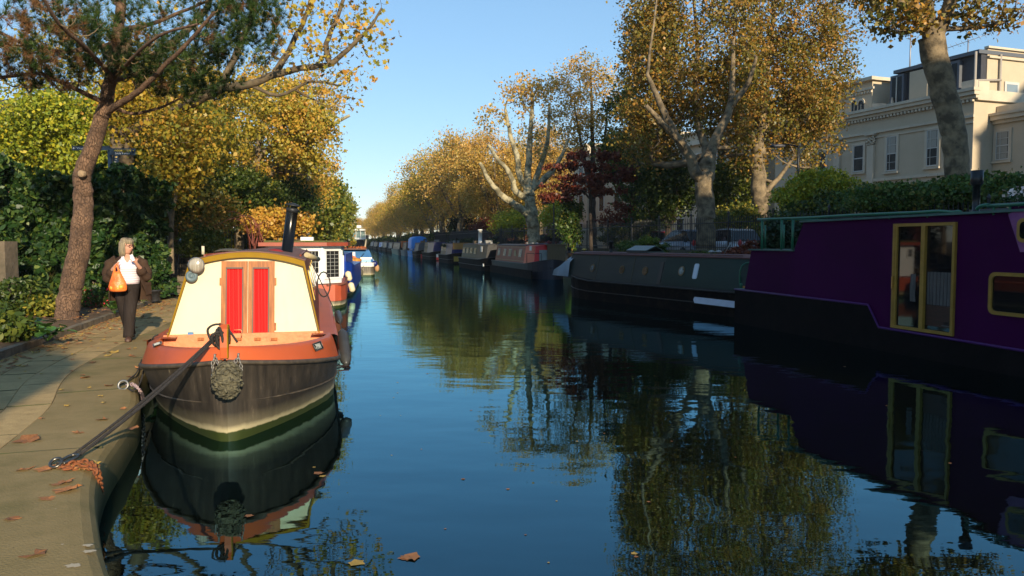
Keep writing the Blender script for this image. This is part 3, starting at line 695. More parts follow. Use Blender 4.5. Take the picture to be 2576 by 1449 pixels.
# ---- bow fender: knotted rope button on two chains
m_fender=mat('coir_fender',(.055,.05,.033),rough=1,col2=(.15,.135,.085),scale=28,bump=1.0,bscale=40)
mb=MB(); ctr=np.array([-.27,-.03,.615]); rr=np.random.default_rng(3)
rings=[]
mb.ell((ctr[0],ctr[1],ctr[2]),(.105,.118,.148),22,14)
for i in range(150):
    u=rr.normal(size=3); u/=np.linalg.norm(u); 
    if u[0]>.3: continue
    c0=ctr+u*np.array([.11,.128,.158]); tdir=np.cross(u,[0,0,1])+rr.normal(size=3)*.5; tdir-=u*(tdir@u); tdir/=np.linalg.norm(tdir)
    mb.tube([c0-tdir*.026-u*.006,c0+u*.008,c0+tdir*.026-u*.006],.011,5)
bf=mb.build('bow_fender',m_fender,ob)
m_chain=mat('grey_chain',(.28,.26,.23),rough=.5,metal=.5)
def chain(mb,pts,link=.045,r=.0055,w=.014):
    P=smooth_path(pts,14); L=[0]
    for a,b in zip(P,P[1:]): L.append(L[-1]+np.linalg.norm(b-a))
    n=max(2,int(L[-1]/(link*.74)))
    for i in range(n):
        s_=L[-1]*(i+.5)/n; j=min(max(int(np.searchsorted(L,s_))-1,0),len(P)-2); c=P[j]+(P[j+1]-P[j])*((s_-L[j])/(L[j+1]-L[j]+1e-9)); d=P[j+1]-P[j]; d/=np.linalg.norm(d)
        a=np.cross(d,[.3,.2,.9]); a/=np.linalg.norm(a); 
        if i%2: a=np.cross(d,a)
        pl=[c+d*link*.5*math.cos(t)+a*w*math.sin(t)*(1.0) for t in [2*math.pi*q/8 for q in range(8)]]
        mb.tube(pl,r,4,closed=True)
for s_ in(1,-1):
    mb=MB(); xx=-.17; chain(mb,[(xx-.03,s_*.10-.02,.815),(xx-.045,s_*.115-.02,.77),(xx-.06,s_*.12-.025,.71),(xx-.1,s_*.115-.03,.65)]); 
    chain(mb,[(xx-.03,s_*.10-.02,.815),(xx-.06,s_*.08-.02,.78),(xx-.09,s_*.06-.03,.74)]); mb.tube([(xx+.03,s_*.10-.02,.83),(xx-.035,s_*.10-.02,.84),(xx-.035,s_*.10-.02,.81)],.009,6)
    mb.build('chain',m_chain,bf)
# ---- roof things carried by this boat: chimney, mushroom vent, poles, side fender
def cb(px,py,x,yoff=0): p=BF.ix(px,py,x); return p
F1=BF.ix(724,637,5.6); T1=BF.ix(735,520,5.0)
ch=np.array(BF.ix(721,640,4.4)); ct=np.array(BF.ix(736,523,4.35)); dd=ct-ch; 
mb=MB(); mb.tube([ch-dd*.05,ch+dd*.02,ch+dd*.021,ct-dd*.08,ct],[.105,.09,.082,.082,.082],20); 
chim=mb.build('chimney',mat('chimney_black',(.010,.010,.010),rough=.22,metal=.5,spec=.6),ob)
mb=MB(); u=dd/np.linalg.norm(dd); mb.tube([ct-dd*.085,ct-dd*.04,ct+dd*.0],[.086,.086,.084],20); mb.tube([ct+u*.035,ct+u*.04,ct+u*.075],[.115,.117,.02],20)
for t in range(4): a=t*math.pi/2+.3; o_=np.array([math.cos(a)*.06,math.sin(a)*.06,0]); mb.tube([ct+o_-u*.01,ct+o_+u*.05],.01,4)
mb.build('cowl',mat('cowl',(.03,.032,.035),rough=.5,metal=.4),chim)
mb=MB(); mb.lathe([(.09,0),(.10,.01),(.17,.02)],(ch[0],ch[1],ch[2]-.02),16); mb.build('collar',m_maroon,chim)
c=BF.ix(692,640,3.6); mb=MB(); mb.lathe([(.05,-.04),(.05,.02),(.115,.02),(.11,.045),(.07,.07),(0,.08)],c,16); mb.build('mushroom_vent',mat('red_vent',(.25,.02,.015),rough=.4),ob)
mb=MB(); a=BF.ix(511,640,PB+.35); mb.tube([a,(a[0],a[1],a[2]+.10)],.018,8); mb.build('roof_stub',mat('ivory',(.6,.55,.38),rough=.5),ob)
mb=MB(); a=BF.ix(771,641,3.2); b=BF.ix(800,652,3.6); mb.tube([a,b],.035,10); mb.build('boat_pole',mat('pale_wood',(.55,.45,.25),rough=.6,var=.3,scale=6),ob)
mb=MB(); 
for k in range(3): mb.tube([(4.2,-.80,zb+.35+k*.2),(4.2,-.80,zb+.36+k*.2)],.01)
mb=MB()
for k in range(4): # long low side windows, seen very obliquely
    x0=3.0+k*1.9; t=.72
    P=[(x0,yr-.012+(yrt-yr)*u,zb+(zs-zb)*u) for u in(.40,.84)]+[(x0+1.2,yr-.012+(yrt-yr)*u,zb+(zs-zb)*u) for u in(.84,.40)]
    mb=MB(); mb.prism(P,(0,.014,0)); wd=mb.build('window',m_brass,ob)
    c0=np.mean(np.array(P),0); P2=[c0+(np.array(p)-c0)*np.array([.92,1,.85])-np.array([0,.006,0]) for p in P]; mb=MB(); mb.prism(P2,(0,.004,0)); mb.build('pane',m_glass,wd)
mb=MB(); mb.tube([(3.0,yrt+.06,zs+.05)]+[(x,yrt+.06,zs+.06) for x in(3.05,9.8)]+[(9.9,yrt+.06,zs+.05)],.014,6); mb.tube([(3.0,ylt-.06,zs+.06),(9.8,ylt-.06,zs+.06)],.014,6); mb.build('handrail',m_maroon,ob)
# side fenders hanging at the right
def side_fender(a,b,r,nm='side_fender',m_=None):
    a=np.array(a);b=np.array(b); mb=MB(); L=b-a; mb.tube([a,a+L*.05,a+L*.12,a+L*.2,a+L*.8,a+L*.9,a+L*.97,b],[.3*r,.5*r,.85*r,r,r,.85*r,.45*r,.25*r],14); 
    f=mb.build(nm,m_ or mat('fender_rubber',(.05,.05,.048),rough=.45,var=.3,scale=6),ob); return f
fa=BF.iy(850,822,-HB-.08); fb=BF.iy(861,893,-HB-.10); f=side_fender((2.85,-HB-.07,.70),(2.2,-HB-.10,.34),.075); 
mb=MB(); P=[(4.9,-.74,zs-.1),(4.2,-HB-.0,.86),(3.4,-HB-.04,.80),(2.85,-HB-.07,.71)]; mb.tube(smooth_path(P,5),.008,5); mb.build('lanyard',m_rope,f)
f2=side_fender((4.6,-HB-.06,.78),(3.9,-HB-.07,.70),.055)
# coiled hoop hanging at the cabin edge
mb=MB(); c=BF.ix(820,720,6.2); c=np.array([5.6,-.92,1.15]); mb.tube([c+np.array([.05*math.sin(t),.0+.10*math.cos(t),.20*math.sin(t)]) for t in np.linspace(0,2*math.pi,16,endpoint=False)],.012,5,closed=True); mb.build('hoop',m_rope,ob)
# ---- things on its roof
mb=MB(); a=BF.ix(548,633,3.0); r_=[]
for t in np.linspace(-1,1,9): r_.append([(a[0]+.1+.25*math.cos(q),a[1]-.12-t*.17,a[2]-.005+.045*(1-abs(t)**3)*max(.15,(1+math.sin(q))/2)+(0)) for q in np.linspace(0,2*math.pi,10,endpoint=False)])
mb.loft(r_); tag(mb.build('folded_sack',mat('sack',(.10,.09,.07),rough=.95,var=.5,scale=8,bump=1,bscale=12),None,loc=tuple(BF.o)),'grey brown folded sack lying on the roof of the orange narrowboat','sack')
o=[x for x in bpy.data.objects if x.name.startswith('folded_sack')][0]; o.data.transform(Matrix.Translation(BF.o)); o.data.transform(Matrix.Rotation(0,4,'Z'))
def reworld(o,F):
    """mesh was written in a frame but has no parent: place the object in that frame"""
    o.location=[float(v) for v in F.o]; o.rotation_euler=(0,0,F.ang)
o.data.transform(Matrix.Translation(-Vector(BF.o))); 
for v in o.data.vertices: v.co=v.co+Vector(BF.o)
reworld(o,BF)
# ---- mooring rope: two strands to the shackle on the coping, knot on the stem
ring=atz(150,1168,.35)
def BW(x,y,z): return BF.w(x,y,z)
kn=BW(-.12,.10,.97)
mb=MB()
for k,(dx,dz,r) in enumerate(((0,0,.017),(.05,-.015,.020))):
    a=atz(178+22*k,1150+3*k,.365); a[2]=.37+.02*k; b=kn+np.array([-.01+dx*.2,0,dz]); mid=(a+b)/2; 
    P=[a+(b-a)*t+np.array([0,0,-.10*4*t*(1-t)*.35]) for t in np.linspace(0,1,14)]; mb.tube(P,r*.62,8)
rp=thing('mooring_rope','black doubled mooring rope stretched from the orange boat bow to the shackle','rope',tuple(atz(178,1150,.36)))
mb.build('strand',m_rope,rp,world=True)
mb=MB(); rr=np.random.default_rng(5)
for k in range(6):
    c0=BW(-.12,.03,.985)+rr.normal(size=3)*np.array([.02,.02,.015]); rad=.06+.004*k; t0=rr.uniform(0,6); tilt=rr.normal(size=3)*.5+np.array([0,0,.3]); tilt/=np.linalg.norm(tilt); a_=np.cross(tilt,[1,0,0]); a_/=np.linalg.norm(a_); b_=np.cross(tilt,a_)
    mb.tube([c0+rad*(math.cos(t)*a_*1.4+math.sin(t)*b_*.8) for t in np.linspace(t0,t0+6.28,14,endpoint=False)],.012,6,closed=True)
c0=BW(-.10,.12,.95); mb.tube(smooth_path([c0+np.array([.0,0,.0]),c0+np.array([-.03,0,.10]),c0+np.array([.04,0,.15]),c0+np.array([.12,.05,.12]),c0+np.array([.22,.05,-.02])],5),.011,6)
mb.build('knot',m_rope,rp,world=True)
# second, thin line from the left shoulder down to a ring further along the quay
L0=BW(1.9,HB-.12,.80); r2=atz(345,975,.36)
mb=MB(); P=[L0,atY(385,850,L0[1]-.05),atY(372,880,9.1),atY(362,930,8.6),atz(352,965,.365),atz(336,982,.365),atz(322,976,.365)]; mb.tube(smooth_path(P,6),.009,6)
P=[atz(300,968,.37),atz(318,960,.37),atz(330,950,.37),atz(345,935,.37),atz(356,905,.37)]; mb.tube(smooth_path(P,6),.008,6)
rp2=tag(mb.build('mooring_line',m_rope,None,loc=tuple(r2)),'thin dark line looping from the orange boat shoulder to the quay ring','rope')
# mooring ring, shackle and rusty chain
mb=MB(); c=np.array(atz(141,1168,.375)); c[2]=.385
mb.tube([c+np.array([.036*math.cos(t),.03*math.sin(t),.022*math.sin(t)]) for t in np.linspace(0,6.28,14,endpoint=False)],.011,8,closed=True)
a=np.array(atz(152,1168,.38)); b=np.array(atz(188,1150,.39)); a[2]=.385;b[2]=.40; d=b-a; n_=np.cross(d,[0,0,1]); n_/=np.linalg.norm(n_)
mb.tube(smooth_path([a+n_*.02,a+d*.5+n_*.032,b+n_*.03,b+d*.12,b-n_*.03,a+d*.5-n_*.032,a-n_*.02],4),.011,8)
tag(mb.build('mooring_shackle',mat('worn_steel',(.22,.20,.17),rough=.35,metal=.9,var=.5,scale=20),None,loc=tuple(a)),'worn steel ring and shackle lying on the coping at the rope end','shackle')
mb=MB(); m_rust=mat('rusty_chain',(.30,.10,.03),rough=.9,col2=(.17,.05,.02),scale=30)
def cz(px,py,z=.37): p=np.array(atz(px,py,z)); return p
chain(mb,[cz(158,1174),cz(185,1166),cz(205,1162),cz(225,1166),cz(240,1178),cz(247,1192,.34),cz(250,1215,.25),cz(252,1240,.12),cz(254,1262,-.05)],link=.06,r=.009,w=.02)
chain(mb,[cz(160,1180),cz(185,1176),cz(210,1172),cz(232,1178),cz(243,1190,.355)],link=.06,r=.009,w=.02)
tag(mb.build('rusty_chain',m_rust,None,loc=tuple(atz(200,1170,.35))),'rusty orange chain lying over the coping edge by the shackle','chain')
mb=MB(); c=np.array(atz(310,969,.385)); mb.tube([c+np.array([.05*math.cos(t),.015*math.sin(t),.045*math.sin(t)]) for t in np.linspace(0,6.28,14,endpoint=False)],.011,8,closed=True)
tag(mb.build('mooring_ring',m_steel,None,loc=tuple(c)),'pale steel mooring ring standing on the coping beside the orange boat','ring')
mb=MB(); chain(mb,[cz(318,968),cz(335,968),cz(350,980,.36),cz(358,995,.25),cz(360,1020,.05)],link=.05,r=.007,w=.016)
tag(mb.build('quay_chain',mat('lilac_rope',(.30,.22,.28),rough=.9,col2=(.5,.35,.3),scale=30),None,loc=tuple(c)),'pale mauve cord hanging over the quay edge near the orange boat bow','cord')
# ================================================================== boats along the far bank: near end A, far end B (waterline of the canal side)
def pt0(px,py): p=atz(px,py,0); return np.array([p[0],p[1],0])
class Boat:
    """local x from near end to far end along the canal-side waterline, canal side at y=0, the bank at -y"""
    def __init__(s,name,label,cat,A,B,W=2.1,group=None):
        s.L=float(np.linalg.norm(B-A)); s.F=Frame(A,(B-A)[:2]); s.W=W; s.root=fthing(name,label,cat,s.F,group)
    def hull(s,zg,m,bow_far=True,sheer=.25,bow=1.8,stern=1.2,mt=None,strake=True,z_near=None):
        W=s.W;L=s.L; xs=[0,.03,.12,.3,.6,1,1.5,2.2]; xs=xs+list(np.linspace(3,L-3,4))+[L-a for a in xs[::-1]]
        mb=MB(); rings=[]; top=[]
        for x in xs:
            dn,df=x,L-x; bn,bf=(stern,bow) if bow_far else (bow,stern)
            f=1
            if dn<bn: f=min(f,max(.02,(1-(1-dn/bn)**(2.4 if not bow_far else 3.2))**.6))
            if df<bf: f=min(f,max(.02,(1-(1-df/bf)**(2.4 if bow_far else 3.2))**.6))
            z=zg+sheer*(max(0,1-(df if bow_far else dn)/2.6)**2)
            if z_near: z=max(z,z_near(x))
            h=W/2*f; h2=h*.93; rings.append([(x,-W/2+h2,-.3),(x,-W/2+h2*1.01,.05),(x,-W/2+h,z),(x,-W/2-h,z),(x,-W/2-h2*1.01,.05),(x,-W/2-h2,-.3)]); top.append((x,-W/2+h,z)); 
        mb.loft(rings,sm=False,cap=True,closed=True); h_=mb.build('hull',m,s.root); s.top=top
        if strake:
            mb=MB(); mb.tube([(a,b+.012,c-.012) for a,b,c in top],.022,5); mb.tube([(a,b-.02,c*.45) for a,b,c in top],.014,5); mb.build('rubbing_strake',mt or m_blackhull,s.root)
        return h_
    def cabin(s,x0,x1,z0,z1,m,mr,inset=.28,tum=.14,camber=.07,over=.03,slope0=0,slope1=0,name='cabin'):
        W=s.W; y0,y1=-inset,-W+inset; s.cy=lambda z:y0-tum*(z-z0)/(z1-z0); s.cz=(z0,z1); n=6
        def prof(x,a=0): 
            P=[(y0,z0),(y0-tum,z1)]+[(y0-tum+(y1+tum-y0+tum)*i/n,z1+camber*(1-(2*i/n-1)**2)) for i in range(1,n)]+[(y1+tum,z1),(y1,z0)]
            return [(x+a*(z-z0),y,z) for y,z in P]
        mb=MB(); mb.loft([prof(x0,slope0),prof(x1,slope1)],sm=False); c=mb.build(name,m,s.root)
        mb=MB(); 
        def rp(x,e,dz): return [(x,y0-tum+e+(y1-y0+2*tum-2*e)*i/n,z1+camber*(1-(2*i/n-1)**2)+dz) for i in range(n+1)]
        xa=x0+slope0*(z1-z0)-over; xb=x1+slope1*(z1-z0)+over
        mb.loft([rp(xa,over,.006)+rp(xa,over,.03)[::-1],rp(xb,over,.006)+rp(xb,over,.03)[::-1]],sm=False); mb.build('roof',mr,c if name!='cabin' else s.root); return c
    def rect(s,mb,xa,za,xb,zb,t0=.004,t1=.02,yo=0,round_=0):
        n=1
        P=[(xa,za),(xb,za),(xb,zb),(xa,zb)]
        if round_:
            r=round_; P=[]
            for cx_,cz_,a0 in((xb-r,zb-r,0),(xa+r,zb-r,90),(xa+r,za+r,180),(xb-r,za+r,270)):
                for k in range(4): a=R(a0+k*30); P.append((cx_+r*math.cos(a),cz_+r*math.sin(a)))
        Q=[(x,s.cy(z)+t0+yo,z) for x,z in P]; mb.prism(Q,(0,t1-t0,0)); return mb
    def window(s,xa,za,xb,zb,mf,mp=None,fw=.035,round_=0,parent=None):
        mb=MB(); s.rect(mb,xa,za,xb,zb,.002,.022,round_=round_); w=mb.build('window',mf,parent or s.root)
        mb=MB(); s.rect(mb,xa+fw,za+fw,xb-fw,zb-fw,.022,.027,round_=max(0,round_-fw)); mb.build('pane',mp or m_glass,w); return w
    def porthole(s,x,z,r,mf,mp=None):
        mb=MB(); P=[(x+r*math.cos(t),s.cy(z+r*math.sin(t))+.003,z+r*math.sin(t)) for t in np.linspace(0,2*math.pi,16,endpoint=False)]; mb.prism(P,(0,.022,0)); w=mb.build('porthole',mf,s.root)
        mb=MB(); P=[(x+r*.74*math.cos(t),s.cy(z+r*.74*math.sin(t))+.026,z+r*.74*math.sin(t)) for t in np.linspace(0,2*math.pi,16,endpoint=False)]; mb.prism(P,(0,.005,0)); mb.build('pane',mp or m_glass,w)
    def side(s,px,py): return s.F.iy(px,py,-.3)
    def chimney(s,x,y,z,h=.45,r=.06,m=None):
        mb=MB(); mb.lathe([(r*1.3,0),(r*1.3,.03),(r,.04),(r,h-.08),(r*1.25,h-.08),(r*1.25,h),(r*.8,h)],(x,y,z),14); return mb.build('chimney',m or m_black,s.root)
    def vent(s,x,y,z,m=None,r=.09):
        mb=MB(); mb.lathe([(r*.5,0),(r*.5,.05),(r,.05),(r*.9,.09),(0,.12)],(x,y,z),12); return mb.build('mushroom_vent',m or m_brass,s.root)
    def tube(s,name,pts,r,m,parent=None,n=6): mb=MB(); mb.tube(pts,r,n); return mb.build(name,m,parent or s.root)
# ---------------- purple wide-beam boat on the right
m_purple=mat('purple_paint',(.046,.0008,.040),rough=.6,col2=(.034,.0006,.030),scale=.7,spec=.04,bump=.12,bscale=2.2)
m_dpurple=mat('purple_strake',(.07,.012,.10),rough=.5,spec=.2)
m_green=mat('green_paint',(.012,.11,.055),rough=.4); m_deckg=mat('deck_green',(.05,.12,.10),rough=.6,var=.3,scale=5)
m_yellowframe=mat('yellow_frame',(.36,.20,.03),rough=.4,metal=.2,var=.25,scale=5)
A=pt0(2576,950); B=pt0(1850,812); d=(B-A)/np.linalg.norm(B-A); A2=A-d*6.0
pb=Boat('widebeam_boat','purple wide-beam boat with yellow framed sliding door and green rails','narrowboat',A2,B,3.3); off=6.0; F=pb.F
def S(px,py,y=0): q=F.iy(px,py,y); return q
Lx=pb.L
def sl(*pp): return [(S(a,b)[0],S(a,b)[2]) for a,b in pp]
# black lower hull with the cut-down step, then the purple topsides as one side outline
mb=MB(); 
lo=sl((1846,728),(2188,768),(2215,825),(2576,884)); 
lowp=[(Lx,-.3)]+[(Lx,lo[0][1])]+lo[1:]+[(-.0,lo[-1][1]-.02),(.0,-.3)]
mb.prism([(x,.03,z) for x,z in lowp],(0,-pb.W-.06,0)); mb.build('hull',mat('purple_boat_black',(.005,.005,.005),rough=.7,spec=.03,col2=(.010,.008,.008),scale=3,bump=.2),pb.root)
mb=MB(); 
up=sl((1873,727),(1890,630),(1999,627),(2021,560),(2560,529))
up=[up[0],up[1],up[2],up[3],(0,up[4][1]+.02)]
outline=[(x,z) for x,z in up]+[(0,.30)]+[(lo[3][0],lo[3][1]-.03),(lo[2][0]-.02,lo[2][1]-.03),(lo[1][0]-.02,lo[1][1]-.03)]
mb.prism([(x,0,z) for x,z in outline],(0,-pb.W,0)); mb.build('cabin',m_purple,pb.root)
mb=MB(); mb.tube([(x,.035,z+.012) for x,z in [(Lx,lo[0][1])]+lo[1:]+[(0,lo[-1][1]-.02)]],.022,6); mb.build('rubbing_strake',m_dpurple,pb.root)
mb=MB(); zr=up[3][1]; mb.prism([(up[3][0]+.05,.06,zr+.003),(0,.06,up[4][1]+.003),(0,-pb.W-.06,up[4][1]+.003),(up[3][0]+.05,-pb.W-.06,zr+.003)],(0,0,.035)); mb.build('roof',m_deckg,pb.root)
zd=up[1][1]; mb=MB(); mb.prism([(up[1][0]+.05,.05,zd+.003),(up[2][0]-.0,.05,zd+.003),(up[2][0],-pb.W-.05,zd+.003),(up[1][0]+.05,-pb.W-.05,zd+.003)],(0,0,.03)); mb.prism([(Lx,.03,lo[0][1]+.003),(up[0][0],.03,lo[0][1]+.003),(up[0][0],-pb.W-.03,lo[0][1]+.003),(Lx,-pb.W-.03,lo[0][1]+.003)],(0,0,.03)); mb.build('deck',m_deckg,pb.root)
mb=MB(); mb.prism([(up[2][0]-.2,-1.0,zd+.035),(up[2][0]+.55,-1.0,zd+.035),(up[2][0]+.55,-1.0,zd+.15),(up[2][0]-.2,-1.0,zd+.42)],(0,-1.2,0)); mb.build('hatch_box',m_purple,pb.root)
# front and back corner posts of the balcony rail, long roof handrail
def P3(px,py,y): q=F.iy(px,py,y); return (q[0],y,q[2])
zt=S(1905,552)[2]
for px,y in((1917,.0),(1966,.0),(1994,.0)):
    x=S(px,600)[0]; mb=MB(); mb.tube([(x,y,zd),(x,y,zt)],.026,8); mb.build('rail_post',m_green,pb.root)
for px in(1972,1925):
    q=F.iy(px,600,-pb.W+.2); mb=MB(); mb.tube([(q[0],-pb.W+.2,zd),(q[0],-pb.W+.2,zt-.02)],.024,8); mb.build('rail_post',m_green,pb.root)
mb=MB(); xl=S(1906,553)[0]; pts=[(xl,0,zt)]+[S(a,b) for a,b in((2025,548),(2150,541),(2300,535),(2360,531.5),(2395,534),(2412,532),(2420,538))]; pts=[(p[0],0.0,p[2]) for p in pts]; mb.tube(smooth_path(pts,3),.026,8)
mb.tube([(xl-.3,0,zt),(xl-.3,-pb.W+.2,zt-.02),(up[2][0]-.4,-pb.W+.2,zt-.02)],.02,6); mb.build('handrail',m_green,pb.root)
mb=MB(); pts=[S(a,b) for a,b in((2457,527),(2466,519),(2490,515.5),(2576,513))]; pts=[(p[0],0.0,p[2]) for p in pts]+[(0.2,0,up[4][1]+.12)]; mb.tube(smooth_path(pts,3),.026,8); mb.build('handrail',m_green,pb.root)
for px in(2060,2143,2238,2334,2500,2540):
    x=S(px,540)[0]; mb=MB(); mb.box((x,0,zr+.06),(.02,.03,.11)); mb.build('rail_bracket',m_green,pb.root)
# sliding door
def prect(mb,a,b,c,d,t0,t1):
    P=[S(a,b),S(c,d)]; mb.prism([(P[0][0],t0,P[0][2]),(P[1][0],t0,P[0][2]),(P[1][0],t0,P[1][2]),(P[0][0],t0,P[1][2])],(0,t1-t0,0))
x0,x1=S(2252,600)[0],S(2409,600)[0]; z1=S(2255,563)[2]; z0=S(2245,823)[2]; xm=S(2330,600)[0]
mb=MB(); fw=.048
for a,b in((x0,x0-fw),(x1+fw,x1)): mb.prism([(a,.004,z0),(b,.004,z0),(b,.004,z1),(a,.004,z1)],(0,.045,0))
mb.prism([(x0-fw,.004,z1-fw),(x1+fw,.004,z1-fw),(x1+fw,.004,z1),(x0-fw,.004,z1)],(0,.045,0)); mb.prism([(x0-fw,.004,z0),(x1+fw,.004,z0),(x1+fw,.004,z0+fw),(x0-fw,.004,z0+fw)],(0,.045,0))
dr=mb.build('sliding_door',m_yellowframe,pb.root)
mb=MB(); mb.prism([(xm+.045,.010,z0+fw),(xm-.035,.010,z0+fw),(xm-.035,.010,z1-fw),(xm+.045,.010,z1-fw)],(0,.05,0)); mb.prism([(x0-fw,.012,z0+fw),(x0-fw-.045,.012,z0+fw),(x0-fw-.045,.012,z1-fw),(x0-fw,.012,z1-fw)],(0,.03,0)); mb.build('stile',m_yellowframe,dr)
m_pglass=mat('door_glass',(.006,.006,.007),rough=.03,spec=.5)
mb=MB(); mb.prism([(x0-fw,.002,z0+fw),(xm+.045,.002,z0+fw),(xm+.045,.002,z1-fw),(x0-fw,.002,z1-fw)],(0,.006,0)); mb.build('pane',m_pglass,dr)
mb=MB(); mb.prism([(xm-.035,.002,z0+fw),(x1+fw,.002,z0+fw),(x1+fw,.002,z1-fw),(xm-.035,.002,z1-fw)],(0,.006,0)); mb.build('pane',m_pglass,dr)
m_curt=mat('house_reflection',(.10,.085,.075),rough=.8,col2=(.055,.045,.04),scale=6,stretch=(3,1,.5))
# pale sheets stand in for the reflected white house; timber seat seen through panes
za,zb_=S(2330,683)[2],S(2330,765)[2]
mb=MB(); xs=np.linspace(xm-.06,x1+fw+.02,22); rings=[[(x,.009+.0015*math.sin(i*2.1),za-.0*i),(x,.009+.0015*math.sin(i*2.1),zb_)] for i,x in enumerate(xs)]; mb.loft(rings,closed=False,cap=False,sm=False); mb.build('curtain',m_curt,dr)  # house reflection painted as a pale sheet on the glass
mb=MB(); xs=np.linspace(x0-.38,x0-.50,8); mb.loft([[(x,.009,za-.05),(x+.04*math.sin(i),.009,(za+zb_)/2),(x,.009,zb_+.02)] for i,x in enumerate(xs)],closed=False,cap=False,sm=False); mb.build('curtain',m_curt,dr)  # narrow strip of the same painted reflection
mb=MB(); mb.prism([(xm-.05,.0085,z0+fw+.06),(x1+fw+.02,.0085,z0+fw+.06),(x1+fw+.02,.0085,zb_-.005),(xm-.05,.0085,zb_-.005)],(0,.002,0)); mb.build('timber_seat',mat('dark_timber',(.045,.013,.006),rough=.5,col2=(.02,.008,.004),scale=4,stretch=(1,1,6)),dr)
mb=MB(); q=S(2370,818); q2=S(2400,827); mb.prism([(q[0],.012,q[2]),(q2[0],.012,q[2]),(q2[0],.012,q2[2]+.02),(q[0],.012,q2[2]+.02)],(0,.003,0)); pl=mb.build('plate',mat('plate_dull',(.09,.11,.11),rough=.6),dr)
ang=Matrix(((-1,0,0),(0,0,1),(0,1,0))).to_4x4()
mb=MB(); mb.text('5057',.085,Matrix.Translation((q[0]-.03,.017,q2[2]+.03))@ang,sx=1.0); mb.build('number',m_black,pl)
mb=MB(); q=S(2249,710); mb.box((q[0]-.03,.06,q[2]),(.03,.02,.20)); mb.build('handle',m_brass,dr)
# rounded window at the frame edge
def rounded(xa,za,xb,zb,r):
    P=[]
    for cx_,cz_,a0 in((xb-r,zb-r,0),(xa+r,zb-r,90),(xa+r,za+r,180),(xb-r,za+r,270)):
        for k in range(5): a=R(a0+k*22.5); P.append((cx_+r*math.cos(a),cz_+r*math.sin(a)))
    return P
xw=S(2491,730)[0]; zwa,zwb=S(2494,790)[2],S(2496,684)[2]; zwa=min(zwa,zwb-.6)
mb=MB(); Po=rounded(xw-1.5,zwa,xw,zwb,.10); Pi=rounded(xw-1.45,zwa+.05,xw-.05,zwb-.05,.07); n=len(Po)
mb.add([(x,.004,z) for x,z in Po]+[(x,.035,z) for x,z in Po]+[(x,.035,z) for x,z in Pi]+[(x,.008,z) for x,z in Pi],[(i,(i+1)%n,n+(i+1)%n,n+i) for i in range(n)]+[(n+i,n+(i+1)%n,2*n+(i+1)%n,2*n+i) for i in range(n)]+[(2*n+i,2*n+(i+1)%n,3*n+(i+1)%n,3*n+i) for i in range(n)],False)
wn=mb.build('window',m_yellowframe,pb.root); mb=MB(); mb.prism([(x,.002,z) for x,z in Pi],(0,.008,0)); mb.build('pane',m_pglass,wn)
# pink raised panel with a small window at the far right
mb=MB(); P=sl((2541,540),(2553,531),(2571,634)); xx=P[2][0]-1.4
mb.prism([(P[0][0],.002,P[0][1]),(P[1][0],.002,P[1][1]),(xx,.002,P[1][1]),(xx,.002,P[2][1]),(P[2][0],.002,P[2][1])],(0,.03,0)); pk=mb.build('pink_panel',mat('pink_mural',(.22,.06,.17),rough=.45,col2=(.14,.02,.14),scale=2.5),pb.root)
mb=MB(); q=S(2568,590); Po=rounded(q[0]-1.0,P[2][1]+.13,q[0]+.02,P[1][1]-.1,.09); mb.prism([(x,.033,z) for x,z in Po],(0,.02,0)); wn=mb.build('window',m_yellowframe,pk)
mb=MB(); Po=rounded(q[0]-.95,P[2][1]+.18,q[0]-.03,P[1][1]-.15,.06); mb.prism([(x,.053,z) for x,z in Po],(0,.004,0)); mb.build('pane',m_pglass,wn)
# chimney with a fat cap
q=F.iy(2455,527,-.45); q2=F.iy(2456,434,-.45); h=q2[2]-zr; mb=MB(); r=.052; mb.lathe([(r*1.4,0),(r*1.4,.03),(r,.04),(r,h-.24),(r*1.05,h-.24),(r*1.7,h-.20),(r*1.7,h),(r*1.4,h)],(q[0],-.45,zr+.03),18); mb.build('chimney',mat('stove_black',(.02,.02,.022),rough=.35,metal=.4),pb.root)
mb=MB(); q=F.iy(2520,520,-1.6); mb.box((q[0]-.6,-1.6,zr+.14),(1.6,.9,.03)); mb.box((q[0]-.6,-1.6,zr+.08),(1.3,.7,.1)); mb.build('solar_panel',mat('panel_grey',(.06,.07,.08),rough=.3),pb.root)
mb=MB(); mb.lathe([(.012,0),(.03,.0),(.03,.1),(.012,.12)],(up[0][0]-.0+.35,-.12,lo[0][1]+.03),10); mb.build('bollard',m_green,pb.root)
# ---------------- flower box on the purple boat roof
q=F.iy(2563,520,-.7); pw=F.w(q[0],-.7,zr+.04)
fb=thing('flower_tub','purple tub of white and orange flowers on the purple boat roof','flower pot',pw)
mb=MB(); mb.lathe([(.10,0),(.14,.16),(.15,.17),(.13,.17)],(0,0,0),12); mb.build('tub',m_purple,fb)
r_=np.random.default_rng(4); V,Fc=leaf_cloud(r_.normal(size=(160,3))*np.array([.10,.10,.06])+np.array([0,0,.24]),.05,r_); link('leaves',np_mesh('leaves',V,Fc,mat('tub_leaf',(.03,.07,.02),rough=.7)),fb)
V,Fc=leaf_cloud(r_.normal(size=(40,3))*np.array([.11,.11,.07])+np.array([0,-.02,.28]),.06,r_); link('flowers',np_mesh('flowers',V,Fc,mat('tub_flower',(.75,.6,.55),rough=.7)),fb)
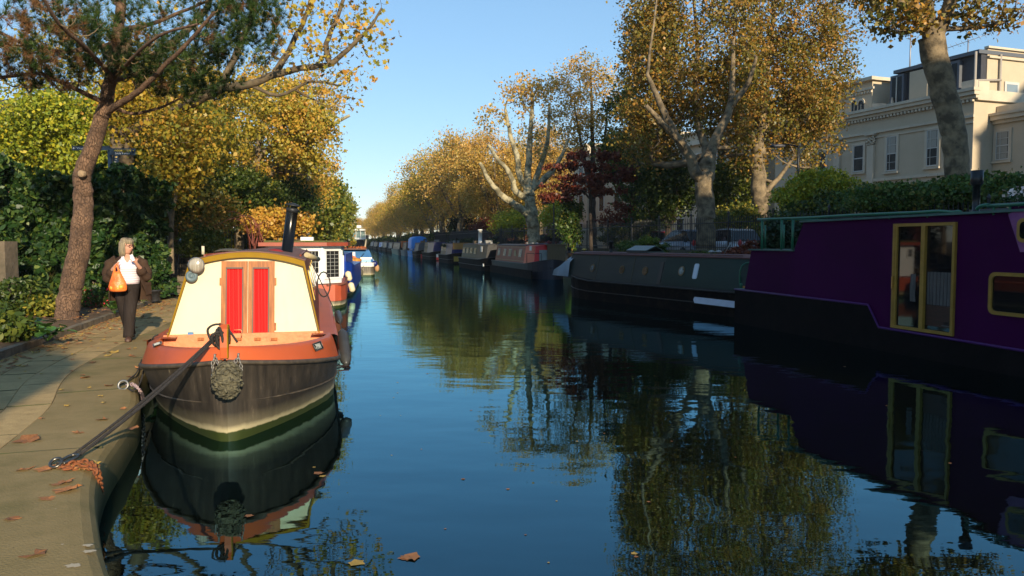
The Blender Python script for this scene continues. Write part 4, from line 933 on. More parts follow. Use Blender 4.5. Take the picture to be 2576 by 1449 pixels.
# ---------------- dark green narrowboat
m_dgreen=mat('dark_green',(.006,.022,.016),rough=.5,spec=.25,col2=(.013,.035,.028),scale=.8,stretch=(.5,1,3),bump=.05); m_dgreen2=mat('faded_green',(.018,.027,.024),rough=.5,spec=.3,col2=(.033,.042,.036),scale=1,stretch=(.5,1,3))
m_redox=mat('red_oxide_roof',(.16,.055,.045),rough=.7,var=.35,scale=3)
m_hullb=mat('black_hull_b',(.006,.005,.005),rough=.7,spec=.06,col2=(.035,.024,.015),scale=3.5,lo=.5,hi=.8,bump=.2)
A=pt0(1905,806); B=pt0(1388,744); gb=Boat('narrowboat','dark green narrowboat with round portholes, red oxide roof and white band at its near end','narrowboat',A,B,2.1,'narrowboats moored along the far bank'); F=gb.F
def GS(px,py,y=-.3): return F.iy(px,py,y)
zg=GS(1600,700,0)[2]; zg=.62
gb.hull(zg,m_hullb,bow_far=True,sheer=.28,bow=2.6,stern=1.2)
xa,xb=GS(1870,700)[0],GS(1415,640)[0]; zt=GS(1600,645,-.42)[2]; zt=1.42
gb.cabin(.55,xb-.15,zg+.0,zt,m_dgreen2,m_redox,inset=.24,tum=.20,slope1=-.35)
# repainted near quarter, joint strips along the tumblehome
mb=MB(); xj=GS(1668,700)[0]; gb.rect(mb,.6,zg+.02,xj,zt-.02,.002,.008); mb.build('repainted_panel',m_dgreen,gb.root)
for px in(1500,1590): 
    mb=MB(); x=GS(px,690)[0]; gb.rect(mb,x-.012,zg+.02,x+.012,zt-.02,.002,.012); mb.build('joint_strip',mat('olive_strip',(.06,.055,.03),rough=.5),gb.root)
mb=MB(); x=GS(1657,740)[0]; gb.rect(mb,x-.12,zg+.03,x+.02,zt-.15,.002,.02); mb.build('weather_board',mat('grey_wood',(.045,.035,.028),rough=.6),gb.root)
mpg=mat('porthole_brass',(.16,.11,.05),rough=.35,metal=.6); mpc=mat('porthole_pane',(.035,.025,.02),rough=.1,spec=.9)
for px,py in((1424,658),(1489,675),(1563,683),(1621,695)):
    q=GS(px,py); gb.porthole(q[0],min(max(q[2],1.0),1.1),.125,mpg,mpc)
q=GS(1712,702); gb.porthole(q[0],1.05,.13,mpg,mat('porthole_lit',(.30,.34,.33),rough=.2,col2=(.03,.05,.03),scale=9))
q=GS(1750,694); gb.window(q[0]-.05,.86,q[0]+.13,1.26,mat('white_lid',(.50,.55,.60),rough=.4),mat('white_lid2',(.55,.60,.66),rough=.4),round_=.05)
# white band on the near swim
mb=MB(); q0=F.iy(1749,760,.0); z0b,z1b=.24,.40; mb.prism([(.62,.012,z0b),(q0[0],.012,z0b+.02),(q0[0]+.05,.012,z1b-.05),(q0[0],.012,z1b+.02),(.62,.012,z1b)],(0,.015,0)); mb.build('white_band',mat('band_white',(.62,.63,.70),rough=.5,var=.12,scale=5),gb.root)
# bow: grey tarp cover
rings=[]
for x,w_,z in((xb-.55,.86,zt+.03),(xb-.2,.80,zt+.02),(xb+.15,.80,1.25),(xb+.75,.70,.98),(min(xb+1.3,gb.L-.5),.45,.9)):
    rings.append([(x,-1.05+w_*math.cos(t)*1.0,zg+.06+(z-zg-.06)*max(0,math.sin(t))**.5) for t in np.linspace(0,math.pi,9)])
mb=MB(); mb.loft(rings,closed=False,cap=False,sm=True); mb.build('bow_cover',mat('grey_blue_tarp',(.20,.27,.32),rough=.6,var=.25,scale=2),gb.root)
def rz(x): return zt+.06
for px,h in((1435,.20),(1540,.42)): q=F.iy(px,640,-.8); gb.chimney(q[0],-.75,zt+.03,h,.055)
for px,y in((1470,-1.0),(1790,-.9),(1808,-1.1)): q=F.iy(px,640,y); gb.vent(q[0],y,zt+.08,m_steel if px>1700 else m_brass)
q=F.iy(1620,640,-1.0)
mb=MB(); x=q[0]; mb.prism([(x-.55,-.75,zt+.07),(x+.55,-.75,zt+.07),(x+.55,-.75,zt+.13),(x,-.75,zt+.13),(x-.55,-.75,zt+.13)],(0,-.6,0)); mb.prism([(x-.5,-.70,zt+.13),(x+.5,-.70,zt+.13),(x+.5,-1.05,zt+.27),(x-.5,-1.05,zt+.27)],(0,0,.03)); mb.prism([(x-.5,-1.05,zt+.28),(x+.5,-1.05,zt+.28),(x+.5,-1.35,zt+.13),(x-.5,-1.35,zt+.13)],(0,0,.02)); mb.build('skylight',mat('skylight_green',(.05,.08,.07),rough=.3),gb.root)
gb.tube('handrail',[(1.0,gb.cy(zt)-.03,zt+.07),(xb-.8,gb.cy(zt)-.03,zt+.07)],.014,m_redox)
q=F.iy(1829,650,-1.0); gb.tube('boat_hook',[(q[0],-.9,zt+.1),(q[0]-.15,-1.0,zt+.42)],.013,m_steel)
for x in(.25,.42): mb=MB(); mb.box((x+.25,-.25,zg+.10),(.10,.06,.09)); mb.build('brass_lamp',m_brass,gb.root)
# tiller rail at the near end
gb.tube('taff_rail',smooth_path([(.9,-.3,.65),(.85,-.3,1.25),(.5,-.6,1.35),(.3,-1.1,1.35)],4),.02,m_green)
# ---------------- red and orange narrowboat
m_redor=mat('faded_red_orange',(.30,.055,.016),rough=.5,var=.2,scale=2); m_redbright=mat('bright_red',(.62,.014,.012),rough=.35); m_greyroof=mat('grey_roof',(.07,.065,.07),rough=.6,var=.3,scale=4)
m_bluegun=mat('slate_blue',(.020,.018,.028),rough=.5,var=.3,scale=3); m_creamln=mat('cream_line',(.35,.25,.12),rough=.5)
m_curtw=mat('pale_window',(.20,.22,.20),rough=.25,col2=(.30,.31,.28),scale=3)
A=pt0(1345,704); B=pt0(1229,683); rb=Boat('narrowboat','narrowboat with orange red side, grey windows and a bright red near end','narrowboat',A,B,1.9,'narrowboats moored along the far bank'); F=rb.F
rb.hull(.72,m_bluegun,bow_far=False,sheer=.25,bow=2.0,stern=1.2); L=rb.L
mb=MB(); mb.prism([(0.5,.02,-.2),(L-.5,.02,-.2),(L-.5,.02,.42),(0.5,.02,.42)],(0,-.03,0)); mb.build('black_bottom',m_hullb,rb.root)
x1=max(1.9,F.iy(1320,655,-.3)[0]); zt=1.60
rb.cabin(x1,L-.8,.72,zt,m_redor,m_greyroof,inset=.24)
rb.cabin(1.0,x1-.02,.72,zt-.03,m_redbright,m_redbright,inset=.22,name='front_cabin',slope0=.2)
rb.cabin(x1,L-.8,.72,zt,m_redor,m_greyroof,inset=.24,name='cabin_lining') if False else None
W_=L-.8-x1; rb.cy=lambda z:-.24-.14*(z-.72)/(zt-.72)
for f_ in(.11,.33,.52,.86) : 
    x=L-.8-W_*f_; rb.window(x-W_*.045,1.02,x+W_*.045,1.42,m_steel,m_curtw if f_!=.52 else m_creamln)
mb=MB(); x=L-.8-W_*.70; P=[(x+.28*math.cos(t),rb.cy(1.1)+.004,1.05+.33*math.sin(t)) for t in np.linspace(0,math.pi,10)]; mb.prism(P,(0,.006,0)); mb.build('painted_arch',m_creamln,rb.root)
mb=MB()
for z in(.80,1.53): rb.rect(mb,x1+.1,z,L-.9,z+.02,.002,.008)
mb.build('coach_line',m_creamln,rb.root)
# near end face: cream door, dull window, rail
mb=MB(); xx=1.0+.1
mb.box((xx-.09,-1.32,1.12),(.05,.55,.72)); mb.build('door',mat('cream_door',(.80,.55,.28),rough=.5,var=.2,scale=4),rb.root)
mb=MB(); mb.box((xx-.08,-.72,1.12),(.05,.42,.6)); mb.build('window',m_curtw,rb.root)
mb=MB(); mb.box((1.6,-.215,1.50),(.34,.02,.22)); mb.build('white_notice',m_white,rb.root)
rb.tube('fore_rail',[(1.9,-.1,.75),(1.9,-.1,1.25),(.6,-.5,1.25),(.6,-.5,.85)],.015,m_black)
rb.tube('fore_rail',[(1.2,-.3,.75),(1.2,-.3,1.25)],.015,m_black)
for x in(x1+.5,x1+1.4,x1+2.6): rb.vent(x,-1.1,zt+.08,m_steel)
mb=MB(); mb.box((x1-.2,-1.0,zt+.12),(1.3,.7,.05)); mb.build('solar_panel',mat('panel_blue',(.08,.11,.16),rough=.25),rb.root)
rb.tube('handrail',[(x1,rb.cy(zt)-.02,zt+.06),(L-1.2,rb.cy(zt)-.02,zt+.06)],.014,m_greyroof)
for k in(0,1):
    mb=MB(); P=[(.3,-.9,.80),(.0,-.9,.5),(-.1,-1.0+.2*k,.45)]; 
q=F.w(.2,-.5,.45); mb=MB(); mb.tube(smooth_path([(0.35,-.55,.88),(.1,-.75,.62),(-.35,-.7,.50),(-1.0,-.5,.62)],6),.018,6); rp=mb.build('mooring_line',m_rope); reworld(rp,F); tag(rp,'dark mooring line sagging in front of the red and orange narrowboat','rope')
# ---------------- generic further boats
def far_boat(label,pa,pb_,mside,mroof,mhull,mend,endw=1.6,nw=4,zt=1.62,zg=.72,mwin=None,mframe=None,bow_far=False,gun=None,slope0=.0,cab0=.9,name='narrowboat',portholes=False):
    b=Boat(name,label,'narrowboat',pt0(*pa),pt0(*pb_),2.1,'narrowboats moored along the far bank'); L=b.L
    b.hull(zg,mhull,bow_far=bow_far,sheer=.2); 
    b.cabin(cab0+endw,L-.9,zg,zt,mside,mroof,inset=.24)
    b.cabin(cab0,cab0+endw-.02,zg,zt-.02,mend,mend,inset=.22,name='near_cabin',slope0=slope0)
    b.cy=lambda z:-.24-.14*(z-zg)/(zt-zg); W_=L-.9-cab0-endw
    for k in range(nw):
        x=cab0+endw+W_*(k+.5)/nw; w_=min(.38,W_/nw*.3)
        if portholes: b.porthole(x,1.2,.15,mframe or m_brass,mwin)
        else: b.window(x-w_,1.02,x+w_,1.42,mframe or m_steel,mwin or m_curtw)
    b.tube('handrail',[(cab0+endw+.2,b.cy(zt)-.02,zt+.06),(L-1.2,b.cy(zt)-.02,zt+.06)],.014,mroof)
    rq=np.random.default_rng(int(pa[0]*7)); x=cab0+.6
    while x<L-1.6:
        k=rq.integers(5); y=-1.05+rq.uniform(-.35,.35)
        if k==0: mb=MB(); mb.lathe([(.10,0),(.14,.20),(.15,.20),(.13,.18)],(x,y,zt+.08),10); p_=mb.build('plant_tub',m_terra,b.root); c_=rq.normal(size=(50,3))*np.array([.11,.11,.08])+np.array([x,y,zt+.38]); V,Fc=leaf_cloud(c_,.10,rq); link('leaves',np_mesh('leaves',V,Fc,m_tubleaf),p_)
        elif k==1: mb=MB(); mb.box((x,y,zt+.17),(rq.uniform(.3,.7),.45,.20)); mb.box((x,y,zt+.285),(.5,.5,.02)); mb.build('roof_box',[m_boxa,m_boxb,m_boxc][rq.integers(3)],b.root)
        elif k==2: b.tube('boat_pole',[(x-1.0,y,zt+.12),(x+.9,y+.1,zt+.14)],.025,m_boxa)
        elif k==3: b.vent(x,y,zt+.07)
        else: b.chimney(x,-.75,zt+.03,.5,.06)
        x+=rq.uniform(.9,2.2)
    return b
m_terra=mat('terracotta',(.28,.12,.07),rough=.8); m_tubleaf=mat('tub_leaf',(.03,.07,.02),rough=.7); m_boxa=mat('plain_wood',(.22,.15,.08),rough=.8,var=.3,scale=5); m_boxb=mat('box_grey',(.20,.20,.19),rough=.7); m_boxc=mat('box_blue',(.04,.09,.20),rough=.5)
m_olive=mat('olive_side',(.055,.055,.022),rough=.5,var=.3,scale=2); m_navy=mat('navy',(.006,.012,.10),rough=.35); m_tan=mat('tan_side',(.16,.10,.055),rough=.5,var=.25,scale=2)
m_lblue=mat('bright_blue_tarp',(.015,.25,.75),rough=.45,var=.15,scale=2); m_greyb=mat('grey_blue',(.08,.09,.11),rough=.5,var=.3,scale=3); m_brown=mat('brown_side',(.16,.085,.035),rough=.5,var=.3,scale=2)
m_wstreak=mat('window_sky',(.10,.12,.13),rough=.15,spec=.9)
b=far_boat('olive green narrowboat with a gloss black near end, third along from the purple boat',(1221,684),(1147,671),m_olive,m_greyroof,m_hullb,m_black,endw=3.0,nw=4,mwin=m_wstreak,mframe=m_creamln)
mb=MB(); mb.box((2.1,-.20,1.36),(.45,.02,.34)); mb.build('white_notice',m_white,b.root); mb=MB(); mb.box((.55,.02,.40),(.30,.03,.16)); mb.build('white_patch',m_white,b.root); b.chimney(b.L*.62,-1.0,1.66,1.0,.13,m_white); b.vent(b.L*.8,-1,1.7); b.vent(b.L*.35,-1,1.7)
b=far_boat('tan narrowboat with grey windows and a blue and yellow near end',(1133,664),(1098,658),m_tan,m_greyroof,m_hullb,m_navy,endw=3.2,nw=4,mwin=m_wstreak,mframe=m_creamln)
mb=MB(); mb.box((.9,-1.1,1.45),(.06,1.5,.55)); mb.build('lit_awning',mat('orange_awning',(.45,.20,.04),rough=.6),b.root); mb=MB(); mb.box((.06,-.9,.40),(.06,1.2,.40)); mb.build('yellow_patch',mat('yellow_patch',(.42,.25,.02),rough=.5),b.root)
b=far_boat('brown sided narrowboat with a navy near end and white and red stern bands',(1086,655),(1058,650),m_brown,m_greyroof,m_hullb,m_navy,endw=4.5,nw=5,zt=1.72,mwin=m_black,mframe=m_creamln)
mb=MB(); mb.box((.0,-1.0,.45),(.10,1.1,.30)); mb.build('white_band',m_white,b.root); mb=MB(); mb.box((.0,-1.0,.17),(.12,1.1,.26)); mb.build('red_band',m_redbright,b.root)
b=far_boat('brown narrowboat with pale blue end and red stern, beside the bright blue tarp boat',(1048,650),(1035,646.5),m_brown,m_greyroof,m_hullb,m_greyb,endw=4.5,nw=3,zt=1.62,mwin=m_wstreak,mframe=m_creamln)
mb=MB(); mb.box((.0,-1.0,.2),(.10,1.1,.5)); mb.build('red_stern',m_redbright,b.root)
b=far_boat('bright blue boat with a tall rounded blue canopy',(1034,647),(1020,643),m_lblue,m_lblue,m_lblue,m_lblue,endw=4,nw=2,zt=1.7,mwin=m_white,mframe=m_lblue)
rings=[]
for x in(.45,.5,.9,3,6.5,7.0,7.05): f=(.02 if x in(.45,7.05) else .9 if x in(.5,7.0) else 1); rings.append([(x,-1.05+1.0*f*math.cos(t),1.0+1.45*f*max(0,math.sin(t))**.3) for t in np.linspace(0,math.pi,9)])
mb=MB(); mb.loft(rings,closed=False,cap=False); mb.build('canopy',m_lblue,b.root)
mb=MB(); mb.box((.62,-1.05,2.0),(.05,1.3,.5)); mb.build('canopy_window',mat('grey_window',(.2,.22,.26),rough=.3),b.root)
b=far_boat('brown narrowboat with grey blue gunwale beyond the bright blue boat',(1017,644.5),(1001,640.8),m_brown,m_greyb,m_greyb,m_tan,endw=2,nw=3,mwin=m_wstreak)
b=far_boat('narrowboat with black hull and bright orange cabin doors',(1001,642.5),(984,636.8),m_tan,m_greyroof,m_black,m_black,endw=.9,nw=3,mwin=m_wstreak)
mb=MB(); mb.box((.85,-.8,1.45),(.08,.7,.85)); mb.build('door',mat('orange_door',(.65,.18,.05),rough=.5),b.root); mb=MB(); mb.box((.85,-1.55,1.45),(.08,.5,.85)); mb.build('door',mat('orange_door',(.65,.18,.05),rough=.5),b.root)
for (pa,pb_,mm,me,lab) in(((983,636.5),(970,633.2),m_greyb,m_black,'grey blue narrowboat with dark end, between the orange doored boat and the far tunnel'),((969,634),(958,631),m_tan,m_greyb,'tan narrowboat with grey end, second before the farthest boats'),
    ((957,631.5),(947,628.5),m_lblue,m_white,'small blue and white boat far along the right bank'),((946,629.5),(937,626.8),m_brown,m_tan,'brown narrowboat far along the right bank'),((936,627),(929,624.5),m_greyb,m_navy,'farthest grey blue narrowboat on the right bank')):
    far_boat(lab,pa,pb_,mm,m_greyroof,m_hullb,me,endw=2,nw=2,mwin=m_wstreak)
# ================================================================== white cabined boat behind the orange one
m_wcab=mat('white_cabin',(.80,.80,.78),rough=.4,var=.1,scale=2); m_redroof=mat('red_roof',(.34,.065,.03),rough=.5,var=.25,scale=3); m_redhull=mat('red_hull',(.50,.09,.035),rough=.45,var=.2,scale=2)
m_moss=mat('sedum_roof',(.06,.09,.02),rough=1,col2=(.13,.10,.04),scale=8,bump=1,bscale=25); m_dglass=mat('lattice_glass',(.02,.02,.02),rough=.08,spec=.5)
a=atz(871,777,0); W=2.25; F=Frame((a[0],a[1],0),(-.2,1)); t=fthing('narrowboat','red hulled boat with a white glazed cabin and red rimmed roof behind the orange boat','narrowboat',F)
# local y grows to the left; right side at y=0
L=13.0
mb=MB(); rings=[]
for x,f in((0,.55),(.05,.72),(.25,.86),(.7,.97),(1.4,1),(10,1),(12.2,.6),(12.9,.08)): h=W/2*f; rings.append([(x,W/2-h*.97,-.3),(x,W/2-h,.22),(x,W/2+h,.22),(x,W/2+h*.97,-.3)])
mb.loft(rings,sm=False); mb.build('hull',m_hull2,t)
mb=MB(); rings=[]
for x,f in((-.03,.56),(.02,.74),(.22,.88),(.7,.985),(1.4,1.01),(10,1.01),(12.2,.62),(12.9,.1)): h=W/2*f; rings.append([(x,W/2-h,.215),(x,W/2-h,.66),(x,W/2+h,.66),(x,W/2+h,.215)])
mb.loft(rings,sm=False); mb.build('topside',m_redhull,t)
mb=MB(); mb.tube([(-.05,W/2-.62,.66),(.2,.12,.67),(.7,.02,.67),(10,0,.67)],.035,6); mb.build('rubbing_strake',mat('worn_red',(.22,.07,.04),rough=.7),t)
zb,zt=F.ix(822,721,.35)[2],F.ix(822,619,.35)[2]; zb=.68
# cabin plan: front face, chamfer at the right corner, right side
yR=.10; plan=[(.35,W-.15),(.35,.62),(.85,yR+.03),(5.4,yR),(5.4,W-.1),(.9,W-.05)]
mb=MB(); mb.prism([(x,y,zb) for x,y in plan],(0,0,zt-zb)); mb.build('cabin',m_wcab,t)
mb=MB(); rp=[(.12,W+.05),(.15,.50),(.72,-.06),(5.6,-.12),(5.6,W+.15),(.7,W+.15)]; mb.prism([(x,y,zt) for x,y in rp],(0,0,.10)); mb.build('roof',m_redroof,t)
mb=MB(); mb.prism([(x*.92+.2,.1+y*.9,zt+.103) for x,y in rp],(0,0,.05)); mb.build('roof_garden',m_moss,t)
def wpane(P0,P1,z0,z1,nx,nz,fr=.05):
    """leaded window on the wall between plan points P0 and P1"""
    P0=np.array(P0);P1=np.array(P1); d=P1-P0; Ln=np.linalg.norm(d); d/=Ln; n_=np.array([d[1],-d[0]]); 
    if n_@(np.array([3,1.1])-P0)>0: n_=-n_
    def q(u,z,o): p=P0+d*u+n_*o; return (p[0],p[1],z)
    def slab(mb,u0,u1,za,zb_,o0,o1): mb.prism([q(u0,za,o0),q(u1,za,o0),q(u1,zb_,o0),q(u0,zb_,o0)],(n_[0]*(o1-o0),n_[1]*(o1-o0),0))
    mb=MB(); slab(mb,0,fr,z0,z1,.002,.03); slab(mb,Ln-fr,Ln,z0,z1,.002,.03); slab(mb,fr,Ln-fr,z0,z0+fr,.002,.03); slab(mb,fr,Ln-fr,z1-fr,z1,.002,.03); w=mb.build('window',m_wcab,t)
    mb=MB(); slab(mb,fr,Ln-fr,z0+fr,z1-fr,.003,.008); mb.build('pane',m_dglass,w)
    mb=MB()
    for i in range(1,nx): u=fr+(Ln-2*fr)*i/nx; slab(mb,u-.005,u+.005,z0+fr,z1-fr,.009,.014)
    for i in range(1,nz): z=z0+fr+(z1-z0-2*fr)*i/nz; slab(mb,fr,Ln-fr,z-.005,z+.005,.0145,.018)
    mb.build('glazing_bars',mat('lead',(.35,.36,.34),rough=.5),w)
def fy(px,py=660,x=.35): return F.ix(px,py,x)[1]
for p0,p1,yb,yt,nx,nz in((676,702,655,628,1,2),(766,790,715,628,2,4),(768+24,796+11,715,628,2,4)): pass
z1_=F.ix(780,627,.35)[2]; 
for p0,p1,zz0,nx,nz in((677,702,z1_-.35,2,2),(730,766,zb+.25,3,4),(772,806,zb+.25,3,4)):
    wpane((.35,fy(p0)),(.35,fy(p1)),zz0,z1_,nx,nz)
wpane((.35+.5*.08,.62-.52*.08-.0),(.35+.5*.92,.62-.49*.92),zb+.12,z1_,3,7)
wpane((1.0,yR+.027),(1.9,yR+.02),zb+.12,z1_,3,7); wpane((2.2,yR+.018),(3.3,yR+.014),zb+.12,z1_,3,7)
mb=MB(); y=.64; mb.box((.34,y,(zb+zt)/2),(.05,.07,zt-zb-.02)); mb.build('corner_post',mat('pale_blue_post',(.50,.72,.74),rough=.5,col2=(.75,.8,.8),scale=6),t)
mb=MB(); q=F.ix(755,611,1.2); mb.box((1.2,q[1]-.2,zt+.20),(.4,.35,.10)); mb.build('roof_box',m_wcab,t)
# ---------------- blue barge behind it
m_rblue=mat('royal_blue',(.012,.05,.32),rough=.3,var=.1,scale=2)
a=atz(889,747,0); F=Frame((a[0],a[1],0),(-.16,1)); t=fthing('narrowboat','royal blue hulled boat with pale sausage fenders, blue tarp on its roof','narrowboat',F)
mb=MB(); rings=[]
W=2.3
for x,f in((0,.60),(.15,.8),(.6,.95),(1.4,1),(9,1),(11,.5)): h=W/2*f; rings.append([(x,W/2-h*.9,-.3),(x,W/2-h*.9,.12),(x-.04,W/2-h,.16),(x-.1,W/2-h*1.0,.95+.25*max(0,1-x/2)),(x-.1,W/2+h,.95+.25*max(0,1-x/2)),(x,W/2+h,.16),(x,W/2+h*.9,-.3)])
mb.loft(rings,sm=False); mb.build('hull',m_rblue,t)
mb=MB(); rings=[]
for x,f in((-.01,.60),(.14,.81),(.59,.96),(1.4,1.01),(9,1.01)): h=W/2*f; rings.append([(x,W/2-h*.9-.01,-.3),(x,W/2-h*.9-.01,.14),(x,W/2+h,.14),(x,W/2+h,-.3)])
mb.loft(rings,sm=False); mb.build('bottom_plates',m_hull2,t)
mb=MB(); mb.box((4.4,W/2,1.15),(6,1.7,.5)); mb.build('cabin',m_rblue,t)
mb=MB(); mb.box((3.2,.95,1.62),(2.2,.9,.5)); mb.build('tarp',mat('tarp_blue',(.02,.06,.42),rough=.6,bump=.5,bscale=5),t)
m_ivf=mat('ivory_fender',(.72,.62,.42),rough=.5,var=.2,scale=5)
for k,(px,py,px2,py2) in enumerate(((871,682,877,707),(878,710,885,735))):
    p=atY(px+3,py,a[1]-.35+.1*k); q=atY(px2+3,py2,a[1]-.35+.1*k); lp=F.loc(p); lq=F.loc(q); d=lq-lp; mb=MB(); mb.tube([lp,lp+d*.08,lp+d*.2,lp+d*.8,lp+d*.92,lq],[.02,.07,.10,.10,.07,.02],12); mb.build('sausage_fender',m_ivf,t)
# ---------------- blue covered boat with white bow
m_tarpb=mat('cover_blue',(.05,.17,.38),rough=.55,col2=(.03,.12,.30),scale=1.5,bump=.3,bscale=3)
a=atz(944,695,0); W=2.15; F=Frame((a[0],a[1],0),(-.19,1)); t=fthing('narrowboat','blue covered boat with a white bow band and round rope fender','narrowboat',F)
mb=MB(); rings=[]
for x,f in((0,.80),(.1,.88),(.5,.97),(1.2,1),(11,1),(13,.4)): h=W/2*f; rings.append([(x,W/2-h,-.3),(x,W/2-h,.52),(x,W/2+h,.52),(x,W/2+h,-.3)])
mb.loft(rings,sm=False); mb.build('hull',m_hull2,t)
mb=MB(); rings=[]
for x,f in((-.05,.84),(.05,.92),(.45,1.0),(1.2,1.03),(11,1.03)): h=W/2*f; rings.append([(x,W/2-h,.515),(x,W/2-h,.72),(x,W/2+h,.72),(x,W/2+h,.515)])
mb.loft(rings,sm=False); mb.build('white_band',m_white,t)
mb=MB(); zt=F.ix(900,631,1.9)[2]; rings=[]
for x,f in((1.3,1),(1.9,.93),(9,.93),(9.3,.95)): 
    z=zt if x>1.5 else .74; h=W/2*f*.95; n=8
    rings.append([(x,W/2-h,.73)]+[(x,W/2-h*.86+2*h*.86*i/n,(z+.08*(1-(2*i/n-1)**2)) if x>1.5 else .735) for i in range(n+1)]+[(x,W/2+h,.73)])
mb.loft(rings,sm=False); mb.build('cover',m_tarpb,t)
mb=MB(); mb.box((5,W/2,zt+.10),(7,1.3,.05)); mb.build('roof',mat('red_brown_roof',(.22,.07,.045),rough=.8,col2=(.12,.08,.06),scale=4),t)
r_=np.random.default_rng(6); V,Fc=leaf_cloud(r_.uniform(-1,1,(260,3))*np.array([3.3,.65,.015])+np.array([5,W/2,zt+.15]),.12,r_,up=3); o=link('leaf_litter',np_mesh('leaf_litter',V,Fc,mat('litter_orange',(.45,.13,.04),rough=.8)),t); o['kind']='stuff'
def lx(px,py,x): return F.ix(px,py,x)
c=lx(896,655,1.4); mb=MB(); mb.tube([(1.25+.1*math.cos(q),c[1]+.28+.36*math.cos(q),c[2]-.12+.34*math.sin(q)) for q in np.linspace(0,2*math.pi,18,endpoint=False)],.065,8,closed=True); mb.build('lifebuoy',mat('buoy_orange',(.75,.16,.05),rough=.5,col2=(.8,.7,.6),scale=2.5,lo=.55,hi=.6),t)
c=lx(921,655,1.3); mb=MB(); mb.box((1.2,c[1],c[2]+.12),(.2,.62,.10)); mb.box((1.15,c[1],c[2]-.18),(.2,.60,.10)); mb.build('deck_box',m_white,t)
mb=MB(); mb.box((1.22,c[1],c[2]-.03),(.2,.50,.20)); mb.build('deck_box_blue',mat('pale_blue',(.25,.45,.62),rough=.4),t)
c=lx(894,664,.9); mb=MB(); mb.ell((.8,c[1]+.05,.84),(.3,.42,.13),10,6); mb.build('rope_heap',mat('yellow_rope',(.60,.30,.03),rough=.9,col2=(.35,.12,.03),scale=9,bump=1,bscale=15),t)
c=lx(884,641,1.35); mb=MB(); mb.box((1.45,c[1]-.05,c[2]),(.04,.30,.30)); mb.build('notice',m_white,t)
c=lx(906,685,-.1); mb=MB(); mb.ell((-.14,c[1],c[2]),(.15,.18,.20),14,9); mb.build('bow_fender',m_fender,t)
mb=MB(); mb.tube([(-.1,c[1]+.02,c[2]+.1),(-.0,c[1]+.35,.80)],.012,5); mb.tube([(-.1,c[1]-.02,c[2]+.1),(-.0,c[1]-.35,.80)],.012,5); mb.build('fender_rope',m_rope,t)
c=lx(947,686,.4); mb=MB(); mb.ell((.4,-.10,.42),(.12,.13,.20),12,8); mb.build('ball_fender',mat('tan_fender',(.40,.22,.10),rough=.7),t)
mb=MB(); mb.ell((.3,.02,.66),(.10,.17,.16),10,7); mb.build('dark_fender',m_navy,t)
c=lx(893,632,2.2); 
q=F.w(1.8,1.35,zt+.1); mb=MB(); mb.lathe([(.05,0),(.05,.45),(.07,.45),(.07,.5)],(1.9,1.45,zt+.12),10); mb.build('chimney',m_black,t)
mb=MB(); mb.tube([(1.0,.9,.8),(2.2,.35,zt+.1)],.02,5); mb.build('stay',m_black,t)
mb=MB(); mb.tube([lx(917,630,6),lx(921,603,6.5)],.05,6); mb.build('mast',mat('pale_wood2',(.45,.38,.25),rough=.6),t)
# further moored boat at the left bank, mostly hidden: only its cluttered roof shows
a=atz(905,650,0)
fb_=Boat('narrowboat','cluttered brown boat half hidden beyond the blue covered boat','narrowboat',np.array([a[0]-3.3,80.,0]),np.array([a[0]-6,94.,0]),2.1)
fb_.hull(.7,m_hullb,bow_far=False); fb_.cabin(1.5,11,.7,1.8,m_brown,m_greyroof)
# ================================================================== café bridge over the tunnel mouth
Y=296.0; p=atY(901,620,Y); F=Frame((p[0],Y,0),(1,.2)); 
cb_=fthing('cafe_building','pale glazed cafe building standing over the dark tunnel mouth at the canal end','building',F)
def cx(px,py): return F.iy(px,py,0)
x0,x1=cx(884,600)[0],cx(919,600)[0]; zf0,zf1=cx(900,602.5)[2],cx(900,598)[2]; zr0,zr1=cx(900,580)[2],cx(900,576)[2]
m_cafe=mat('cafe_white',(.62,.63,.60),rough=.6)
mb=MB(); mb.box(((x0+x1)/2,3.5,(zf0+zf1)/2),(x1-x0+.6,9,zf1-zf0)); mb.box(((x0+x1)/2,3.5,(zr0+zr1)/2),(x1-x0+.8,9,zr1-zr0)); 
for f_ in(0,.33,.66,1): mb.box((x0+(x1-x0)*f_,-.2,(zf1+zr0)/2),(.16,.3,zr0-zf1))
mb.build('frame',m_cafe,cb_)
mb=MB(); mb.box(((x0+x1)/2,2,(zf1+zr0)/2),(x1-x0-.2,3.6,zr0-zf1-.05)); mb.build('window',mat('cafe_glass',(.10,.16,.16),rough=.1,col2=(.35,.38,.33),scale=1.2,lo=.5,hi=.7),cb_)
xs=cx(903,570)[0]; mb=MB(); mb.box((xs,.2,cx(903,570)[2]),(1.6,.2,.9)); mb.box((xs,.2,(zr1+cx(903,573)[2])/2),(.1,.1,1)); mb.build('sign',m_white,cb_)
mb=MB(); n=10; xa,xb=x0-.6,x1+.4; 
arch=[(xa+(xb-xa)*i/n,max(.3,zf0-.3-1.2*(2*i/n-1)**4)) for i in range(n+1)]
wallp=[(xa-14,-1),(xa,-1)]+[(x,z) for x,z in arch]+[(xb,-1),(xb+14,-1),(xb+14,zf0+.1),(xa-14,zf0+.1)]
mb.prism([(x,.4,z) for x,z in wallp],(0,3,0)); mb.build('portal_wall',mat('portal_brick',(.10,.07,.05),rough=.9,var=.4,scale=2),cb_)
mb=MB(); mb.box(((xa+xb)/2,7,1.2),(xb-xa+2,.3,6)); mb.build('tunnel_dark',mat('tunnel_shade',(.006,.006,.006),rough=1),cb_)  # near-black sheet stands in for the unlit depth of the tunnel
